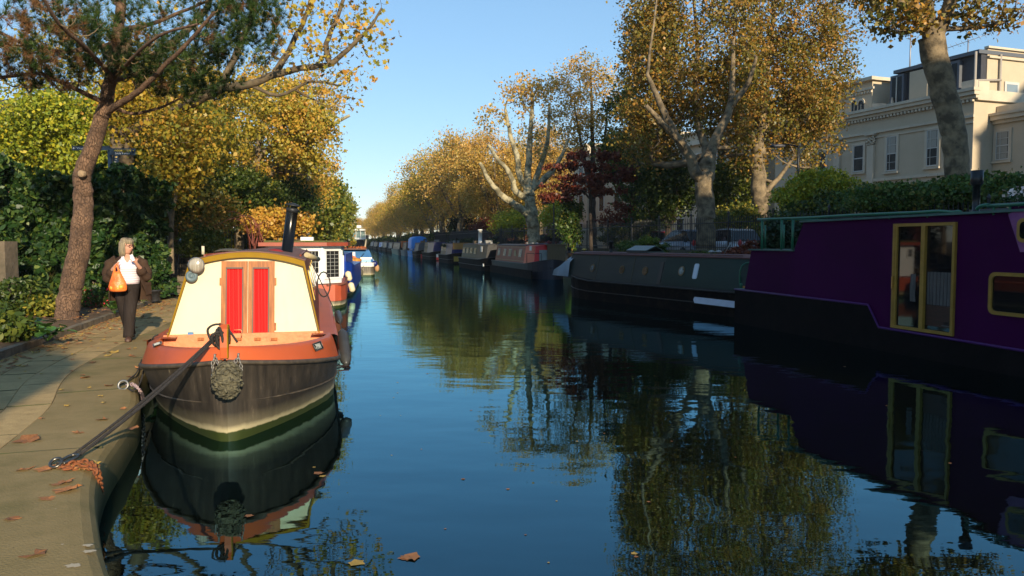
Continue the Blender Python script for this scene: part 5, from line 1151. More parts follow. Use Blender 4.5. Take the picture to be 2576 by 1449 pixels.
# ================================================================== stucco terrace behind the right bank
m_stucco=mat('stucco',(.56,.46,.33),rough=.9,spec=.1,col2=(.46,.38,.27),scale=.8,bump=.1,detail=8,lo=.3,hi=.8)
m_stucco2=mat('stucco_trim',(.60,.51,.38),rough=.75,var=.15,scale=1.5); m_slate=mat('slate',(.045,.045,.055),rough=.6,var=.3,scale=6)
m_sash=mat('sash_white',(.55,.53,.48),rough=.5); m_blind=mat('blind',(.34,.32,.27),rough=.8); m_hglass=mat('house_glass',(.012,.013,.015),rough=.25,spec=.15); m_lead=mat('leadwork',(.10,.11,.13),rough=.7)
HF=Frame((26,48.8,.9),(-.37,1)); hs_=fthing('stucco_house','cream stucco villa with sash windows, dentil cornice and raised attic behind the right bank','house',HF)
def H(px,py,y=0): return HF.iy(px,py,y)
x_near=H(2449,300)[0]; x_far=x_near+17.5; zc0=H(2353,262)[2]; zc1=H(2353,246)[2]
mb=MB(); mb.prism([(x_near,0,-.9),(x_far,0,-.9),(x_far,0,zc0),(x_near,0,zc0)],(0,-9,0)); mb.build('wall',m_stucco,hs_)
def course(mb,xa,xb,z0,z1,out,y=0): mb.prism([(xa,y+.002,z0),(xb,y+.002,z0),(xb,y+.002,z1),(xa,y+.002,z1)],(0,out,0))
mb=MB(); e=.35
course(mb,x_near-.3,x_far,zc0-.10,zc0+.08,.22); course(mb,x_near-.36,x_far,zc0+.083,zc0+.30,.42); course(mb,x_near-.40,x_far,zc0+.303,zc0+.48,.52)
course(mb,x_near-.1,x_far,zc0-1.18,zc0-1.02,.14); course(mb,x_near-.05,x_far,zc0-1.5,zc0-1.42,.07)
zsill=H(2340,427)[2]; course(mb,x_near-.05,x_far,zsill-.42,zsill-.24,.12)
mb.box((x_near-.12,-4.5,zc0+.1),(.25,9,.6)); mb.build('cornice',m_stucco2,hs_)
mb=MB(); x=x_near
while x<x_far: mb.box((x,.14,zc0-.20),(.14,.16,.15)); x+=.28
o=mb.build('dentils',m_stucco2,hs_)
def sash(a,b,c,d,y=0,par=None,blind=.5,arch=False,nx=2,bars=True):
    P=H(a,(b+d)/2,y); Q2=H(c,(b+d)/2,y); z1=H((a+c)/2,b,y)[2]; z0=H((a+c)/2,d,y)[2]; xa,xb=sorted((P[0],Q2[0]))
    mb=MB(); fw=.09
    # raised architrave
    mb.prism([(xa-.16,y+.003,z0-.05),(xa,y+.003,z0-.05),(xa,y+.003,z1+.14),(xa-.16,y+.003,z1+.14)],(0,.06,0)); mb.prism([(xb,y+.003,z0-.05),(xb+.16,y+.003,z0-.05),(xb+.16,y+.003,z1+.14),(xb,y+.003,z1+.14)],(0,.06,0)); mb.prism([(xa,y+.003,z1),(xb,y+.003,z1),(xb,y+.003,z1+.14),(xa,y+.003,z1+.14)],(0,.06,0)); mb.prism([(xa-.2,y+.003,z0-.17),(xb+.2,y+.003,z0-.17),(xb+.2,y+.003,z0-.055),(xa-.2,y+.003,z0-.055)],(0,.14,0))
    w=mb.build('window',m_stucco2,par or hs_)
    mb=MB(); mb.prism([(xa,y+.004,z0),(xb,y+.004,z0),(xb,y+.004,z1),(xa,y+.004,z1)],(0,.008,0)); mb.build('pane',m_hglass,w)
    if blind: mb=MB(); mb.prism([(xa+.12,y+.0125,z1-(z1-z0)*blind),(xb-.06,y+.0125,z1-(z1-z0)*blind),(xb-.06,y+.0125,z1-.05),(xa+.12,y+.0125,z1-.05)],(0,.004,0)); mb.build('blind',m_blind,w)
    mb=MB(); zm=(z0+z1)/2
    for u0,u1,v0,v1 in((xa,xa+.05,z0,z1),(xb-.05,xb,z0,z1),(xa+.05,xb-.05,z0,z0+.07),(xa+.05,xb-.05,z1-.05,z1),(xa+.05,xb-.05,zm-.03,zm+.03)): mb.prism([(u0,y+.017,v0),(u1,y+.017,v0),(u1,y+.017,v1),(u0,y+.017,v1)],(0,.03,0))
    if bars:
        for u in(xb-.26,): mb.prism([(u-.012,y+.017,z0+.07),(u+.012,y+.017,z0+.07),(u+.012,y+.017,zm-.03),(u-.012,y+.017,zm-.03)],(0,.02,0)); mb.prism([(u-.012,y+.017,zm+.03),(u+.012,y+.017,zm+.03),(u+.012,y+.017,z1-.05),(u-.012,y+.017,z1-.05)],(0,.02,0))
        for v in((z0+zm)/2,(z1+zm)/2): mb.prism([(xa+.05,y+.038,v-.012),(xb-.05,y+.038,v-.012),(xb-.05,y+.038,v+.012),(xa+.05,y+.038,v+.012)],(0,.012,0))
    mb.build('sash_frame',m_sash,w); return w
sash(2332,326,2360,418,blind=.48); sash(2231,343,2256,430,blind=.5); sash(2148,365,2173,432,blind=0,bars=False); sash(2057,383,2079,430,blind=0,bars=False)
for k in range(2): x=x_far-2.0-2.6*k; q=HF; 
# giant pilasters with carved capitals
for px in(2193,2108,2030):
    x=H(px,400)[0]; zcap1=zc0-1.2; mb=MB(); mb.prism([(x-.28,.003,-.5),(x+.28,.003,-.5),(x+.28,.003,zcap1-.75),(x-.28,.003,zcap1-.75)],(0,.16,0)); mb.prism([(x-.42,.003,zcap1-.08),(x+.42,.003,zcap1-.08),(x+.42,.003,zcap1),(x-.42,.003,zcap1)],(0,.3,0))
    r_=np.random.default_rng(int(px))
    for i in range(34): mb.ell((x+r_.uniform(-.34,.34),.12+r_.uniform(-.02,.08),zcap1-.1-r_.uniform(0,.62)),(.07,.08,.07),6,4)
    mb.build('pilaster',m_stucco2,hs_)
# attic storey (further part) with arched lights, mansard with dormers (nearer part), tall block at the near end
ya=-.35
xa0=H(2194,230,ya)[0]; za1=H(2194,196,ya)[2]; zb_=zc0+.46
mb=MB(); mb.prism([(xa0,ya,zb_),(x_far,ya,zb_),(x_far,ya,za1),(xa0,ya,za1)],(0,-8,0)); at_=mb.build('attic',m_stucco,hs_)
mb=MB(); course(mb,xa0-.2,x_far,za1-.75,za1-.6,.12,ya); course(mb,xa0-.3,x_far,za1-.16,za1+.06,.34,ya); mb.box((xa0-.12,ya-4,za1-.05),(.24,8,.22)); mb.build('attic_cornice',m_stucco2,at_)
mb=MB(); x=xa0
while x<x_far: mb.box((x,ya+.08,za1-.9),(.13,.14,.14)); x+=.27
mb.build('attic_dentils',m_stucco2,at_)
for px in(2149,2166):
    c=H(px,285,ya); xw,zw=c[0],H(px,300,ya)[2]; zt_=H(px,262,ya)[2]; mb=MB(); n=9; P=[(xw-.25,zw),(xw+.25,zw)]+[(xw+.25*math.cos(a),zt_+.25*math.sin(a)) for a in np.linspace(0,math.pi,n)]
    mb.prism([(x,ya+.003,z) for x,z in P],(0,.012,0)); w=mb.build('window',m_hglass,at_)
    P=[(xw+.38*math.cos(a),zt_+.38*math.sin(a)) for a in np.linspace(0,math.pi,n)]+[(xw+.25*math.cos(a),zt_+.25*math.sin(a)) for a in np.linspace(math.pi,0,n)]; mb=MB(); mb.prism([(x,ya+.004,z) for x,z in P],(0,.07,0)); mb.prism([(xw-.02,ya+.016,zw),(xw+.02,ya+.016,zw),(xw+.02,ya+.016,zt_),(xw-.02,ya+.016,zt_)],(0,.02,0)); mb.build('arch',m_stucco2,w)
# scroll screen and dormers with slate slope
xs0=H(2250,250,-.5)[0]; zd=H(2300,175,-.6)[2]
mb=MB(); P=[(xs0,zb_),(xa0-.02,zb_),(xa0-.02,za1-1.7),(xs0+.6,za1-1.9),(xs0+.2,za1-2.2),(xs0+.1,zb_+.6)]
mb.prism([(x,ya,z) for x,z in P],(0,-.4,0)); mb.build('scroll_parapet',m_stucco2,hs_)
xe=x_near+.25
mb=MB(); mb.prism([(xe,-.75,zb_),(xs0+.0,-.75,zb_),(xs0+.0,-.75,zd),(xe,-.75,zd)],(0,-6,0)); mb.build('mansard',m_slate,hs_)
mb=MB(); mb.prism([(xe-.1,-.45,zd+.003),(xs0+.1,-.45,zd+.003),(xs0+.1,-.45,zd+.22),(xe-.1,-.45,zd+.22)],(0,-6.4,0)); mb.build('lead_roof',m_lead,hs_)
for pa,pb_ in((2262,2335),(2380,2440)):
    xa_,xb_=sorted((H(pa,230,-.5)[0],H(pb_,230,-.5)[0])); zz=zd-.15; mb=MB(); 
    if pa==2262: mb.prism([(xa_,-.4,zb_),(xb_-.9,-.4,zb_),(xb_-.9,-.4,zz),(xa_,-.4,zz)],(0,-.34,0)); mb.build('dormer_cheek',m_stucco,hs_)
for pa in(2254,2390):
    q=H(pa,235,-.45); xq=q[0]; mb=MB(); mb.prism([(xq-.55,-.5,zb_+.12),(xq+.55,-.5,zb_+.12),(xq+.55,-.5,zd-.1),(xq-.55,-.5,zd-.1)],(0,-.24,0)); w=mb.build('dormer_window',m_lead,hs_); mb=MB(); mb.prism([(xq-.40,-.496,zb_+.22),(xq+.40,-.496,zb_+.22),(xq+.40,-.496,zd-.25),(xq-.40,-.496,zd-.25)],(0,.01,0)); mb.build('pane',m_hglass,w); mb=MB(); mb.prism([(xq-.03,-.485,zb_+.22),(xq+.03,-.485,zb_+.22),(xq+.03,-.485,zd-.25),(xq-.03,-.485,zd-.25)],(0,.03,0)); mb.build('sash_frame',m_sash,w)
# end block: faces the photographer, catches the sun
zT=HF.ix(2482,124,x_near+.4)[2]; yE=HF.ix(2484,150,x_near+.2)[1]
mb=MB(); mb.prism([(x_near+.2,yE,zc0+.2),(x_near+6.5,yE,zc0+.2),(x_near+6.5,yE,zT),(x_near+.2,yE,zT)],(0,-12,0)); tb=mb.build('end_block',m_stucco,hs_)
mb=MB(); mb.box((x_near+.2,yE-6,zT+.06),(.3,12.2,.12)); mb.box((x_near+.12,yE-6,zT-.5),(.15,12,.12)); mb.build('coping',m_stucco2,tb)
mb=MB(); mb.prism([(x_near+.02,-.02,zc0+.45),(x_near+.9,-.02,zc0+.45),(x_near+.9,-.02,zT-1.9),(x_near+.02,-.02,zT-1.9)],(0,yE-.0,0)); mb.build('parapet_return',m_stucco2,tb)
# end wall below, seen above the wing
mb=MB(); mb.prism([(x_near+.15,-9,-.9),(x_near+6,-9,-.9),(x_near+6,-9,zc0+.3),(x_near+.15,-9,zc0+.3)],(0,-8,0)); mb.build('rear_wall',m_stucco,tb)
xE=x_near-.0
def HE(px,py): return HF.ix(px,py,x_near+.2)
q0,q1=HE(2530,212),HE(2555,262); mb=MB(); mb.box((x_near+.17,(q0[1]+q1[1])/2,(q0[2]+q1[2])/2),(.10,abs(q0[1]-q1[1])+.3,abs(q0[2]-q1[2])+.3)); w=mb.build('window',m_sash,tb); mb=MB(); mb.box((x_near+.115,(q0[1]+q1[1])/2,(q0[2]+q1[2])/2),(.02,abs(q0[1]-q1[1]),abs(q0[2]-q1[2]))); mb.build('pane',mat('bright_pane',(.20,.25,.28),rough=.1,spec=.9),w)
for pxx in(2512,2449): 
    q=HE(pxx+1,150); mb=MB(); mb.tube([(x_near+.08,q[1],zT-.3),(x_near+.08,q[1],.5 if pxx<2500 else zc0-2.0)],.07,8); mb.build('drainpipe',mat('pipe_stucco',(.36,.32,.27),rough=.6),hs_)
qa,qb=HE(2455,203),HE(2512,203); mb=MB(); mb.tube([(x_near+.05,qa[1],qa[2]-.7),(x_near+.05,qa[1],qa[2]),(x_near+.05,qb[1],qb[2]+.0)],.07,8); mb.build('drainpipe',mat('pipe_stucco',(.36,.32,.27),rough=.6),hs_)
# chimney stacks on the roof and pots
for px,py0,dx_ in((2250,205,.8),(2235,196,1.0)):
    pass
mb=MB(); x0_=H(2195,200,-5)[0]; mb.box((xa0-2.0,-4.2,za1-.45),(3.6,1.1,1.2)); cs=mb.build('chimney_stack',m_stucco,hs_)
for k in range(6): mb=MB(); mb.lathe([(.14,0),(.17,.05),(.12,.1),(.14,.42),(.17,.45)],(xa0-3.4+.55*k,-4.2,za1+.15),10); mb.build('chimney_pot',mat('terracotta',(.28,.12,.07),rough=.8),cs)
# lower wing at the near end, set back
yw=-1.6; zw_=HF.iy(2500,292,yw)[2]; xw0=x_near-13
mb=MB(); mb.prism([(x_near-.02,yw,-.9),(xw0,yw,-.9),(xw0,yw,zw_-.4),(x_near-.02,yw,zw_-.4)],(0,-6.5,0)); wg=mb.build('wing',m_stucco,hs_)
mb=MB(); 
for z0,z1,o_ in((zw_-.5,zw_-.3,.15),(zw_-.297,zw_-.05,.35),(zw_-.047,zw_+.10,.45)): mb.prism([(x_near-.03,yw+.002,z0),(xw0,yw+.002,z0),(xw0,yw+.002,z1),(x_near-.03,yw+.002,z1)],(0,o_,0))
mb.box(((x_near+xw0)/2,yw-.3,zw_+.3),(abs(xw0-x_near)-.1,.3,.5)); mb.build('wing_cornice',m_stucco2,wg)
def Hw(px,py): return HF.iy(px,py,yw)
sash(2506,330,2539,402,y=yw,par=wg,blind=.95)
# aerials
def aerial(px,py0,py1,label,pole,n=0,yy=-4,el=.5,seg=None):
    b_=HF.iy(px,py0,yy); t_=HF.iy(px,py1,yy); w0=HF.w(*b_); r=thing('tv_aerial',label,'aerial',w0); h=t_[2]-b_[2]; mb=MB(); mb.tube([(0,0,0),(0,0,h)],pole,6); mb.build('mast',mat('aerial_grey',(.30,.30,.33),rough=.5,metal=.4),r)
    if n:
        mb=MB(); dirx=np.array([.8,-.5,.25]); mb.tube([-dirx*el*.8+np.array([0,0,h-.1]),dirx*el*.8+np.array([0,0,h-.1])],.02,5)
        for i in range(n): c=dirx*el*.8*(2*i/(n-1)-1)+np.array([0,0,h-.1]); q=np.array([.35,.45,.0])*el*.8; mb.tube([c-q,c+q],.012,4)
        mb.build('elements',mat('aerial_grey',(.30,.30,.33),rough=.5,metal=.4),r)
aerial(2288,196,83,'tall bare white pole rising from the villa roof','.06' and .05)
aerial(2320,196,155,'short thin aerial mast beside the tall white pole on the villa roof',.03,5,el=.6)
aerial(2432,215,100,'large ladder shaped television aerial above the villa roof edge',.04,9,el=1.6)
# further houses of the terrace, seen in glimpses between the trees
def terrace(x0,x1,h,label,nw,rows=3):
    o_=HF.w(x0,-.5,0); F2=Frame(o_,(-.37,1)); r=fthing('stucco_house',label,'house',F2,'white stucco houses along the right bank street'); L=x1-x0
    mb=MB(); mb.prism([(0,0,-.9),(L,0,-.9),(L,0,h),(0,0,h)],(0,-10,0)); mb.build('wall',m_stucco,r)
    mb=MB(); mb.prism([(-.1,.003,h-1.2),(L+.1,.003,h-1.2),(L+.1,.003,h-.8),(-.1,.003,h-.8)],(0,.4,0)); mb.prism([(-.1,.003,h-.05),(L+.1,.003,h-.05),(L+.1,.003,h+.1),(-.1,.003,h+.1)],(0,.25,0)); mb.box((-.15,-5,h-1.0),(.3,10,.4)); mb.build('cornice',m_stucco2,r)
    for i in range(nw):
        for j in range(rows):
            xc=L*(i+.5)/nw; zc_=1.2+j*(h-2.2)/rows; mb=MB(); mb.box((xc,.03,zc_+.95),(1.3,.05,2.1)); w=mb.build('window',m_sash,r); mb=MB(); mb.box((xc,.057,zc_+.95),(1.08,.012,1.9)); mb.build('pane',m_hglass,w)
    mb=MB(); mb.box((L*.5,-5,h+.6),(2.5,1.2,1.3)); mb.build('chimney',m_stucco,r); return r
terrace(x_far+3,x_far+16,11.0,'white stucco house seen between the two big plane trees',4)
terrace(x_far+18,x_far+33,12.0,'white stucco house glimpsed behind the red leaved tree',4)
terrace(x_far+35,x_far+52,12.5,'pale house with sunlit upper wall left of the red leaved tree',5)
terrace(x_far+54,x_far+74,13,'farthest pale house behind the row of plane trees',5)
# red brick gabled building far along
mb=MB(); p=atY(1268,600,92); br=thing('brick_house','small red brick house with a white gable between the tree trunks','house',(p[0],92,.9)); m_brick=mat('red_brick',(.24,.08,.045),rough=.9,var=.3,scale=3)
mb.prism([(-3,0,0),(3,0,0),(3,0,3.6),(0,0,6),(-3,0,3.6)],(0,7,0)); mb.build('wall',m_brick,br); mb=MB(); mb.prism([(-.9,-.08,4.4),(.9,-.08,4.4),(0,-.08,5.9)],(0,.06,0)); mb.build('gable_board',m_white,br); mb=MB(); mb.box((-1.2,-.05,1.8),(.9,.08,1.3)); mb.build('window',m_sash,br)
# ================================================================== unseen blocks added behind the viewpoint to shade the right bank
def block(label,o,d,L,Dp,h,nw,rows):
    F2=Frame(o,d); r=fthing('shadow_caster_block',label,'building',F2); mb=MB(); mb.prism([(0,0,0),(L,0,0),(L,0,h),(0,0,h)],(0,-Dp,0)); mb.build('wall',m_stucco,r)
    for i in range(nw):
        for j in range(rows): xc=L*(i+.5)/nw; zc_=1+j*(h-1.5)/rows; mb=MB(); mb.box((xc,.03,zc_+.9),(1.2,.05,1.9)); mb.build('window',m_hglass,r)
    mb=MB(); mb.prism([(-.3,.003,h),(L+.3,.003,h),(L+.3,.003,h+.4),(-.3,.003,h+.4)],(0,.4,0)); mb.box((L/2,-Dp/2,h+.2),(L,Dp,.4)); mb.build('cornice',m_stucco2,r)
BLK_H=18.6
block('long stucco block added unseen behind the viewpoint to shade the right bank',(60,-20,.35),(-1,-.05),42.5,12,BLK_H,12,5)
block('taller block added unseen behind the viewpoint at far right to shade the villa',(75,-14,.35),(-1,-.0),24,14,28,6,6)
# ================================================================== far bank: low wall, railings, street furniture, parked cars
m_iron=mat('black_iron',(.012,.012,.014),rough=.45); m_wallst=mat('bank_wall',(.09,.075,.05),rough=.95,col2=(.05,.055,.03),scale=2.5,bump=.8,bscale=8)
fp_=[(a,b) for a,b in Fn if b>=12]; fs=resample(fp_,.16)
mb=MB(); 
cut=[p for p in fs[::12] if p[1]<170]
wl=[np.array([p[0],p[1]]) for p in cut]
for a,b in zip(wl,wl[1:]):
    d=(b-a)/np.linalg.norm(b-a); n_=np.array([-d[1],d[0]])*.14
    mb.prism([(a[0]+n_[0],a[1]+n_[1],.8),(b[0]+n_[0],b[1]+n_[1],.8),(b[0]-n_[0],b[1]-n_[1],.8),(a[0]-n_[0],a[1]-n_[1],.8)],(0,0,.66))
tag(mb.build('bank_wall',m_wallst,None,loc=(wl[0][0],wl[0][1],.8)),'low mossy wall under the street railings on the right bank','wall')
rl=thing('railings','long run of black spiked street railings along the right bank','railings',(wl[0][0],wl[0][1],1.46))
mb=MB(); ztop=2.80
for p in fs:
    if p[1]>150: break
    if p[1]>75 and rng.random()<.0: continue
    w_=.011 if p[1]<60 else .016
    mb.box((p[0],p[1],2.13),(w_*2,w_*2,1.34)); mb.add([(p[0]-w_,p[1]-w_,ztop),(p[0]+w_,p[1]-w_,ztop),(p[0]+w_,p[1]+w_,ztop),(p[0]-w_,p[1]+w_,ztop),(p[0],p[1],ztop+.12)],[(0,1,4),(1,2,4),(2,3,4),(3,0,4)])
mb.build('bars',m_iron,rl,world=True)['kind']='stuff'
mb=MB()
for z in(1.60,2.62): mb.tube([(p[0],p[1],z) for p in fs[::12] if p[1]<150],.022,4)
mb.build('rails',m_iron,rl,world=True)
for i,p in enumerate(fs[::19]):
    if p[1]>110: break
    mb=MB(); mb.box((p[0],p[1],2.2),(.06,.06,1.5)); mb.lathe([(.045,0),(.06,.05),(.0,.14)],(p[0],p[1],2.95),8); mb.build('post',m_iron,rl,world=True)
# second run, taller, behind the purple boat balcony
# stone retaining edge with coping along the towpath
def lamp(px,py0,py1,Y,label,arm=None,group=None):
    b_=atY(px,py0,Y); t_=atY(px,py1,Y); h=t_[2]-.9; r=thing('street_lamp',label,'street lamp',(b_[0],b_[1],.9)); mb=MB(); mb.lathe([(.11,0),(.11,.9),(.06,1.0),(.045,h)],(0,0,0),10); mb.build('column',m_iron,r)
    if arm: mb=MB(); mb.tube([(0,0,h-.05),(arm*.6,0,h+.05),(arm,0,h)],.03,6); mb.build('arm',m_iron,r); mb=MB(); mb.ell((arm*1.15,0,h-.02),(.35,.14,.08),10,6); mb.build('lamp_head',mat('lamp_grey',(.06,.06,.07),rough=.5),r)
    return r
lamp(2004,600,366,33,'slim black street lamp with a short arm, in front of the villa',arm=-.75)
lamp(1608,600,455,48,'slim black lamp column between the red tree and the big plane',arm=None)
lamp(1393,600,510,58,'thin lamp column just right of the pollarded pale tree',arm=-.5)
lamp(1100,600,550,98,'distant thin pole with a pale blue sign in front of far trees')
# gate piers and parked cars behind the railings
def pier(px,Y,w,h,label): p=atY(px,600,Y); r=thing('gate_pier',label,'gate pier',(p[0],Y,.9),0,'white gate piers behind the railings'); mb=MB(); mb.box((0,0,h/2),(w,w,h)); mb.build('shaft',m_stucco2,r); mb=MB(); mb.box((0,0,h+.05),(w+.14,w+.14,.10)); mb.prism([(-w/2,-w/2,h+.1),(w/2,-w/2,h+.1),(0,-w/2,h+.24)],(0,w,0)); mb.build('cap',m_stucco2,r)
for px,Y,w,h,lb in((1478,58,.9,1.7,'white gate pier under the red leaved tree, leftmost of the piers'),(1500,57,.8,1.75,'white gate pier just right of the slender trunk'),(1560,55,.9,1.8,'white gate pier left of the clipped yellow bush'),(1590,54,.7,1.8,'narrower white gate pier beside the lamp column'),(1890,42,.85,1.75,'white gate pier right of the thick plane trunk'),(1228,85,.9,2.0,'pinkish gate pier by the far railings'),(1260,80,.8,1.9,'pale pier near the red brick house')): pier(px,Y,w,h,lb)
m_tyre=mat('tyre',(.015,.015,.015),rough=.9); 
def car(px,Y,col,label,head,L=4.1):
    p=atY(px,605,Y); r=thing('parked_car',label,'car',(p[0],Y,.915),head,'cars parked along the right bank street'); m=mat('car_'+label.split()[0],col,rough=.25,metal=.3,coat=.5)
    sec=[(-L/2,.35,.62,.72),(-L/2+.12,.28,.78,.82),(-L/2+.9,.22,.90,.85),(-L/2+1.3,.22,.93,.86),(L/2-1.0,.22,.95,.86),(L/2-.15,.25,.92,.82),(L/2,.38,.75,.74)]
    mb=MB(); mb.loft([[(x,-w,z0),(x,-w*1.0,(z0+z1)/2),(x,-w*.93,z1),(x,w*.93,z1),(x,w,(z0+z1)/2),(x,w,z0)] for x,z0,z1,w in sec]); mb.build('body',m,r)
    mb=MB(); mb.loft([[(x,-w,.90),(x+dx_,-w*.78,z1),(x+dx_,w*.78,z1),(x,w,.90)] for x,dx_,z1,w in((-L/2+.95,.75,1.0,.80),(-L/2+1.0,.8,1.42,.80),(L/2-.5,-.35,1.44,.80),(L/2-.25,-.35,1.0,.78))],sm=False); mb.build('windows',m_dglass,r)
    mb=MB(); mb.loft([[(x,-.60,z),(x,-.55,z+.05),(x,.55,z+.05),(x,.60,z)] for x,z in((-L/2+1.75,1.40),(-L/2+2.2,1.45),(L/2-1.2,1.46),(L/2-.82,1.41))]); mb.build('roof',m,r)
    for sx in(-L/2+.75,L/2-.75):
        for sy in(-.78,.78): mb=MB(); mb.lathe([(.0,-.1),(.31,-.1),(.33,0),(.31,.1),(0,.1)],(sx,sy,.33),16,'y'); w=mb.build('wheel',m_tyre,r); mb=MB(); mb.lathe([(.0,-.115),(.2,-.115),(.2,.115),(0,.115)],(sx,sy,.33),12,'y'); mb.build('rim',m_steel,w)
    for sy in(-.68,.68): 
        mb=MB(); mb.ell((L/2-.04,sy,.85),(.08,.12,.16),8,6); mb.build('tail_light',mat('tail_red',(.5,.02,.02),rough=.3),r); mb=MB(); mb.ell((-L/2+.06,sy,.68),(.1,.14,.09),8,6); mb.build('headlight',mat('lamp_clear',(.6,.6,.58),rough=.2),r)
    return r
HD=math.atan2(-1,.33)
car(1722,40,(.30,.33,.38),'silver blue hatchback parked behind the railings left of the thick plane trunk',HD)
car(1655,46,(.28,.02,.02),'dark red car parked behind the clipped yellow bush',HD)
car(1378,64,(.02,.05,.16),'dark blue car parked beyond the pollarded tree',HD)
car(1830,37,(.45,.46,.48),'pale grey car parked right of the thick plane trunk',HD)
car(1452,60,(.40,.40,.42),'light grey car parked under the red leaved tree',HD)
# small sign on the lamp column and wooden cupboard by the red boat
p=atY(1399,618,39.5); mb=MB(); mb.box((p[0],p[1],1.15),(.9,.5,1.0)); mb.box((p[0],p[1],1.68),(1.0,.6,.06)); tag(mb.build('wooden_cupboard',mat('plain_timber',(.14,.09,.04),rough=.8,var=.3,scale=4,stretch=(8,8,1)),None,loc=(p[0],p[1],.65)),'brown wooden cupboard on the bank behind the red narrowboat','cupboard')
# ================================================================== left bank: ivy wall core, pillar, steps, gate, handrail, signpost
m_stone=mat('old_stone',(.17,.13,.09),rough=.95,col2=(.09,.075,.05),scale=3,bump=.8,bscale=14)
IW=[(-14.5,13.2),(-11.6,16.2),(-10.0,18.7),(-9.45,20.4)]
mb=MB()
for a,b in zip(IW,IW[1:]):
    a=np.array(a);b=np.array(b);d=(b-a)/np.linalg.norm(b-a);n_=np.array([-d[1],d[0]])*.18; b=b+d*.05
    mb.prism([(a[0]+n_[0],a[1]+n_[1],.3),(b[0]+n_[0],b[1]+n_[1],.3),(b[0]-n_[0],b[1]-n_[1],.3),(a[0]-n_[0],a[1]-n_[1],.3)],(0,0,2.6))
ivw=thing('ivy_wall','tall garden wall smothered in dark ivy behind the leaning pine','wall',(IW[1][0],IW[1][1],.3)); mb.build('stonework',m_stone,ivw,world=True)
p=atz(62,765,.45); mb=MB(); mb.box((p[0],p[1]+.2,1.05),(.55,.4,1.3)); mb.box((p[0],p[1]+.2,1.73),(.62,.47,.07)); tag(mb.build('stone_pillar',m_stone,None,loc=(p[0],p[1],.42)),'squat grey stone pillar at the foot of the ivy, left of the pine','pillar')
p=atz(0,790,.45); mb=MB(); mb.box((p[0]-.1,p[1]+.1,1.1),(.6,.4,1.5)); tag(mb.build('stone_pillar',m_stone,None,loc=(p[0],p[1],.42)),'brown stone pier cut by the left edge of the picture','pillar')
# steps up to the gate
SF=Frame((*atz(408,742,.35)[:2],.35),(-.25,1)); stp=fthing('stone_steps','leaf strewn stone steps climbing from the path to the black gate','steps',SF); w_=.85
for k in range(6):
    mb=MB(); mb.box((.2+k*.42+.6,0,.075+k*.165),(1.6,w_*1.9,.15)); mb.build('tread',m_stone,stp)
mb=MB(); mb.box((4.9,0,.5),(5,3.0,1.1)); mb.build('landing',m_litter,stp)
zl=.35+1.05
def SY(px,py,x): return SF.ix(px,py,x)
# handrail on the right of the steps
hr=fthing('handrail','dark iron handrail on the right of the stone steps','handrail',SF)
a=SY(434,736,.0);b=SY(436,655,.0); c=SY(462,612,2.8); mb=MB(); mb.tube([(0,a[1],0),(0,a[1],b[2]-.05),(.08,a[1],b[2]),(2.7,a[1]-.1,b[2]+.75)],.026,7); mb.build('rail',m_iron,hr)
for k in range(6): mb=MB(); x=.45*k+.3; mb.tube([(x,a[1]-.02*k*.1,.1+.26*x),(x,a[1]-.02*k*.1,b[2]+.28*x-.02)],.012,5); mb.build('baluster',m_iron,hr)
# railings and gate at the top
def run(label,P0,P1,z0,h,name='railings',spacing=.12,sp=True,cat='railings',par=None):
    P0=np.array(P0,float);P1=np.array(P1,float); d=P1-P0; Ln=np.linalg.norm(d); d/=Ln; r=thing(name,label,cat,(P0[0],P0[1],z0),math.atan2(d[1],d[0])); mb=MB(); n=int(Ln/spacing)
    for i in range(n+1):
        x=Ln*i/n; mb.box((x,0,h/2),(.02,.02,h)); 
        if sp: mb.add([(x-.02,-.01,h),(x+.02,-.01,h),(x+.02,.01,h),(x-.02,.01,h),(x,0,h+.12)],[(0,1,4),(1,2,4),(2,3,4),(3,0,4)])
    mb.build('bars',m_iron,r)['kind']='stuff'; mb=MB()
    for z in(.12,h-.18): mb.box((Ln/2,0,z),(Ln,.04,.035))
    mb.build('rails',m_iron,r)
    for x in(0,Ln): mb=MB(); mb.box((x,0,h/2+.05),(.07,.07,h+.1)); mb.build('post',m_iron,r)
    return r
g0=SF.w(3.3,1.0,0); 
pa=atY(334,600,24.5); pb_=atY(380,600,25.5); run('black railings rising behind the woman, left of the steps gate',(pa[0],pa[1]),(pb_[0],pb_[1]),zl-.05,2.0)
pa=atY(392,600,25.8); pb_=atY(446,600,26); gt=run('black iron gate with a white notice at the top of the steps',(pa[0],pa[1]),(pb_[0],pb_[1]),zl-.02,1.75,name='iron_gate',cat='gate')
nt_=atY(425,584,25.6); mb=MB(); mb.box((nt_[0],nt_[1],nt_[2]),(.20,.015,.30)); mb.build('notice',mat('notice_white',(.55,.56,.58),rough=.6),gt,world=True)
mb=MB(); mb.box((nt_[0],nt_[1]-.012,nt_[2]+.10),(.16,.006,.05)); mb.build('notice_heading',mat('notice_grey',(.12,.13,.15),rough=.6),gt,world=True)
pa=atY(568,600,28); pb_=atY(668,600,29.5); run('grey black railings behind the cream boat roof, right of the brown shrub',(pa[0],pa[1]),(pb_[0],pb_[1]),1.25,1.35)
# concrete panel fence piece behind chimney
p=atY(727,600,27); mb=MB(); q0=atY(688,589,27);q1=atY(762,589,27); mb.box(((q0[0]+q1[0])/2,27,q0[2]-.45),(q1[0]-q0[0],.06,.9)); tag(mb.build('fence_panel',mat('pale_board',(.30,.25,.17),rough=.8,var=.2,scale=5),None,loc=((q0[0]+q1[0])/2,27,q0[2]-.9)),'pale brown board panel behind the black chimney','panel')
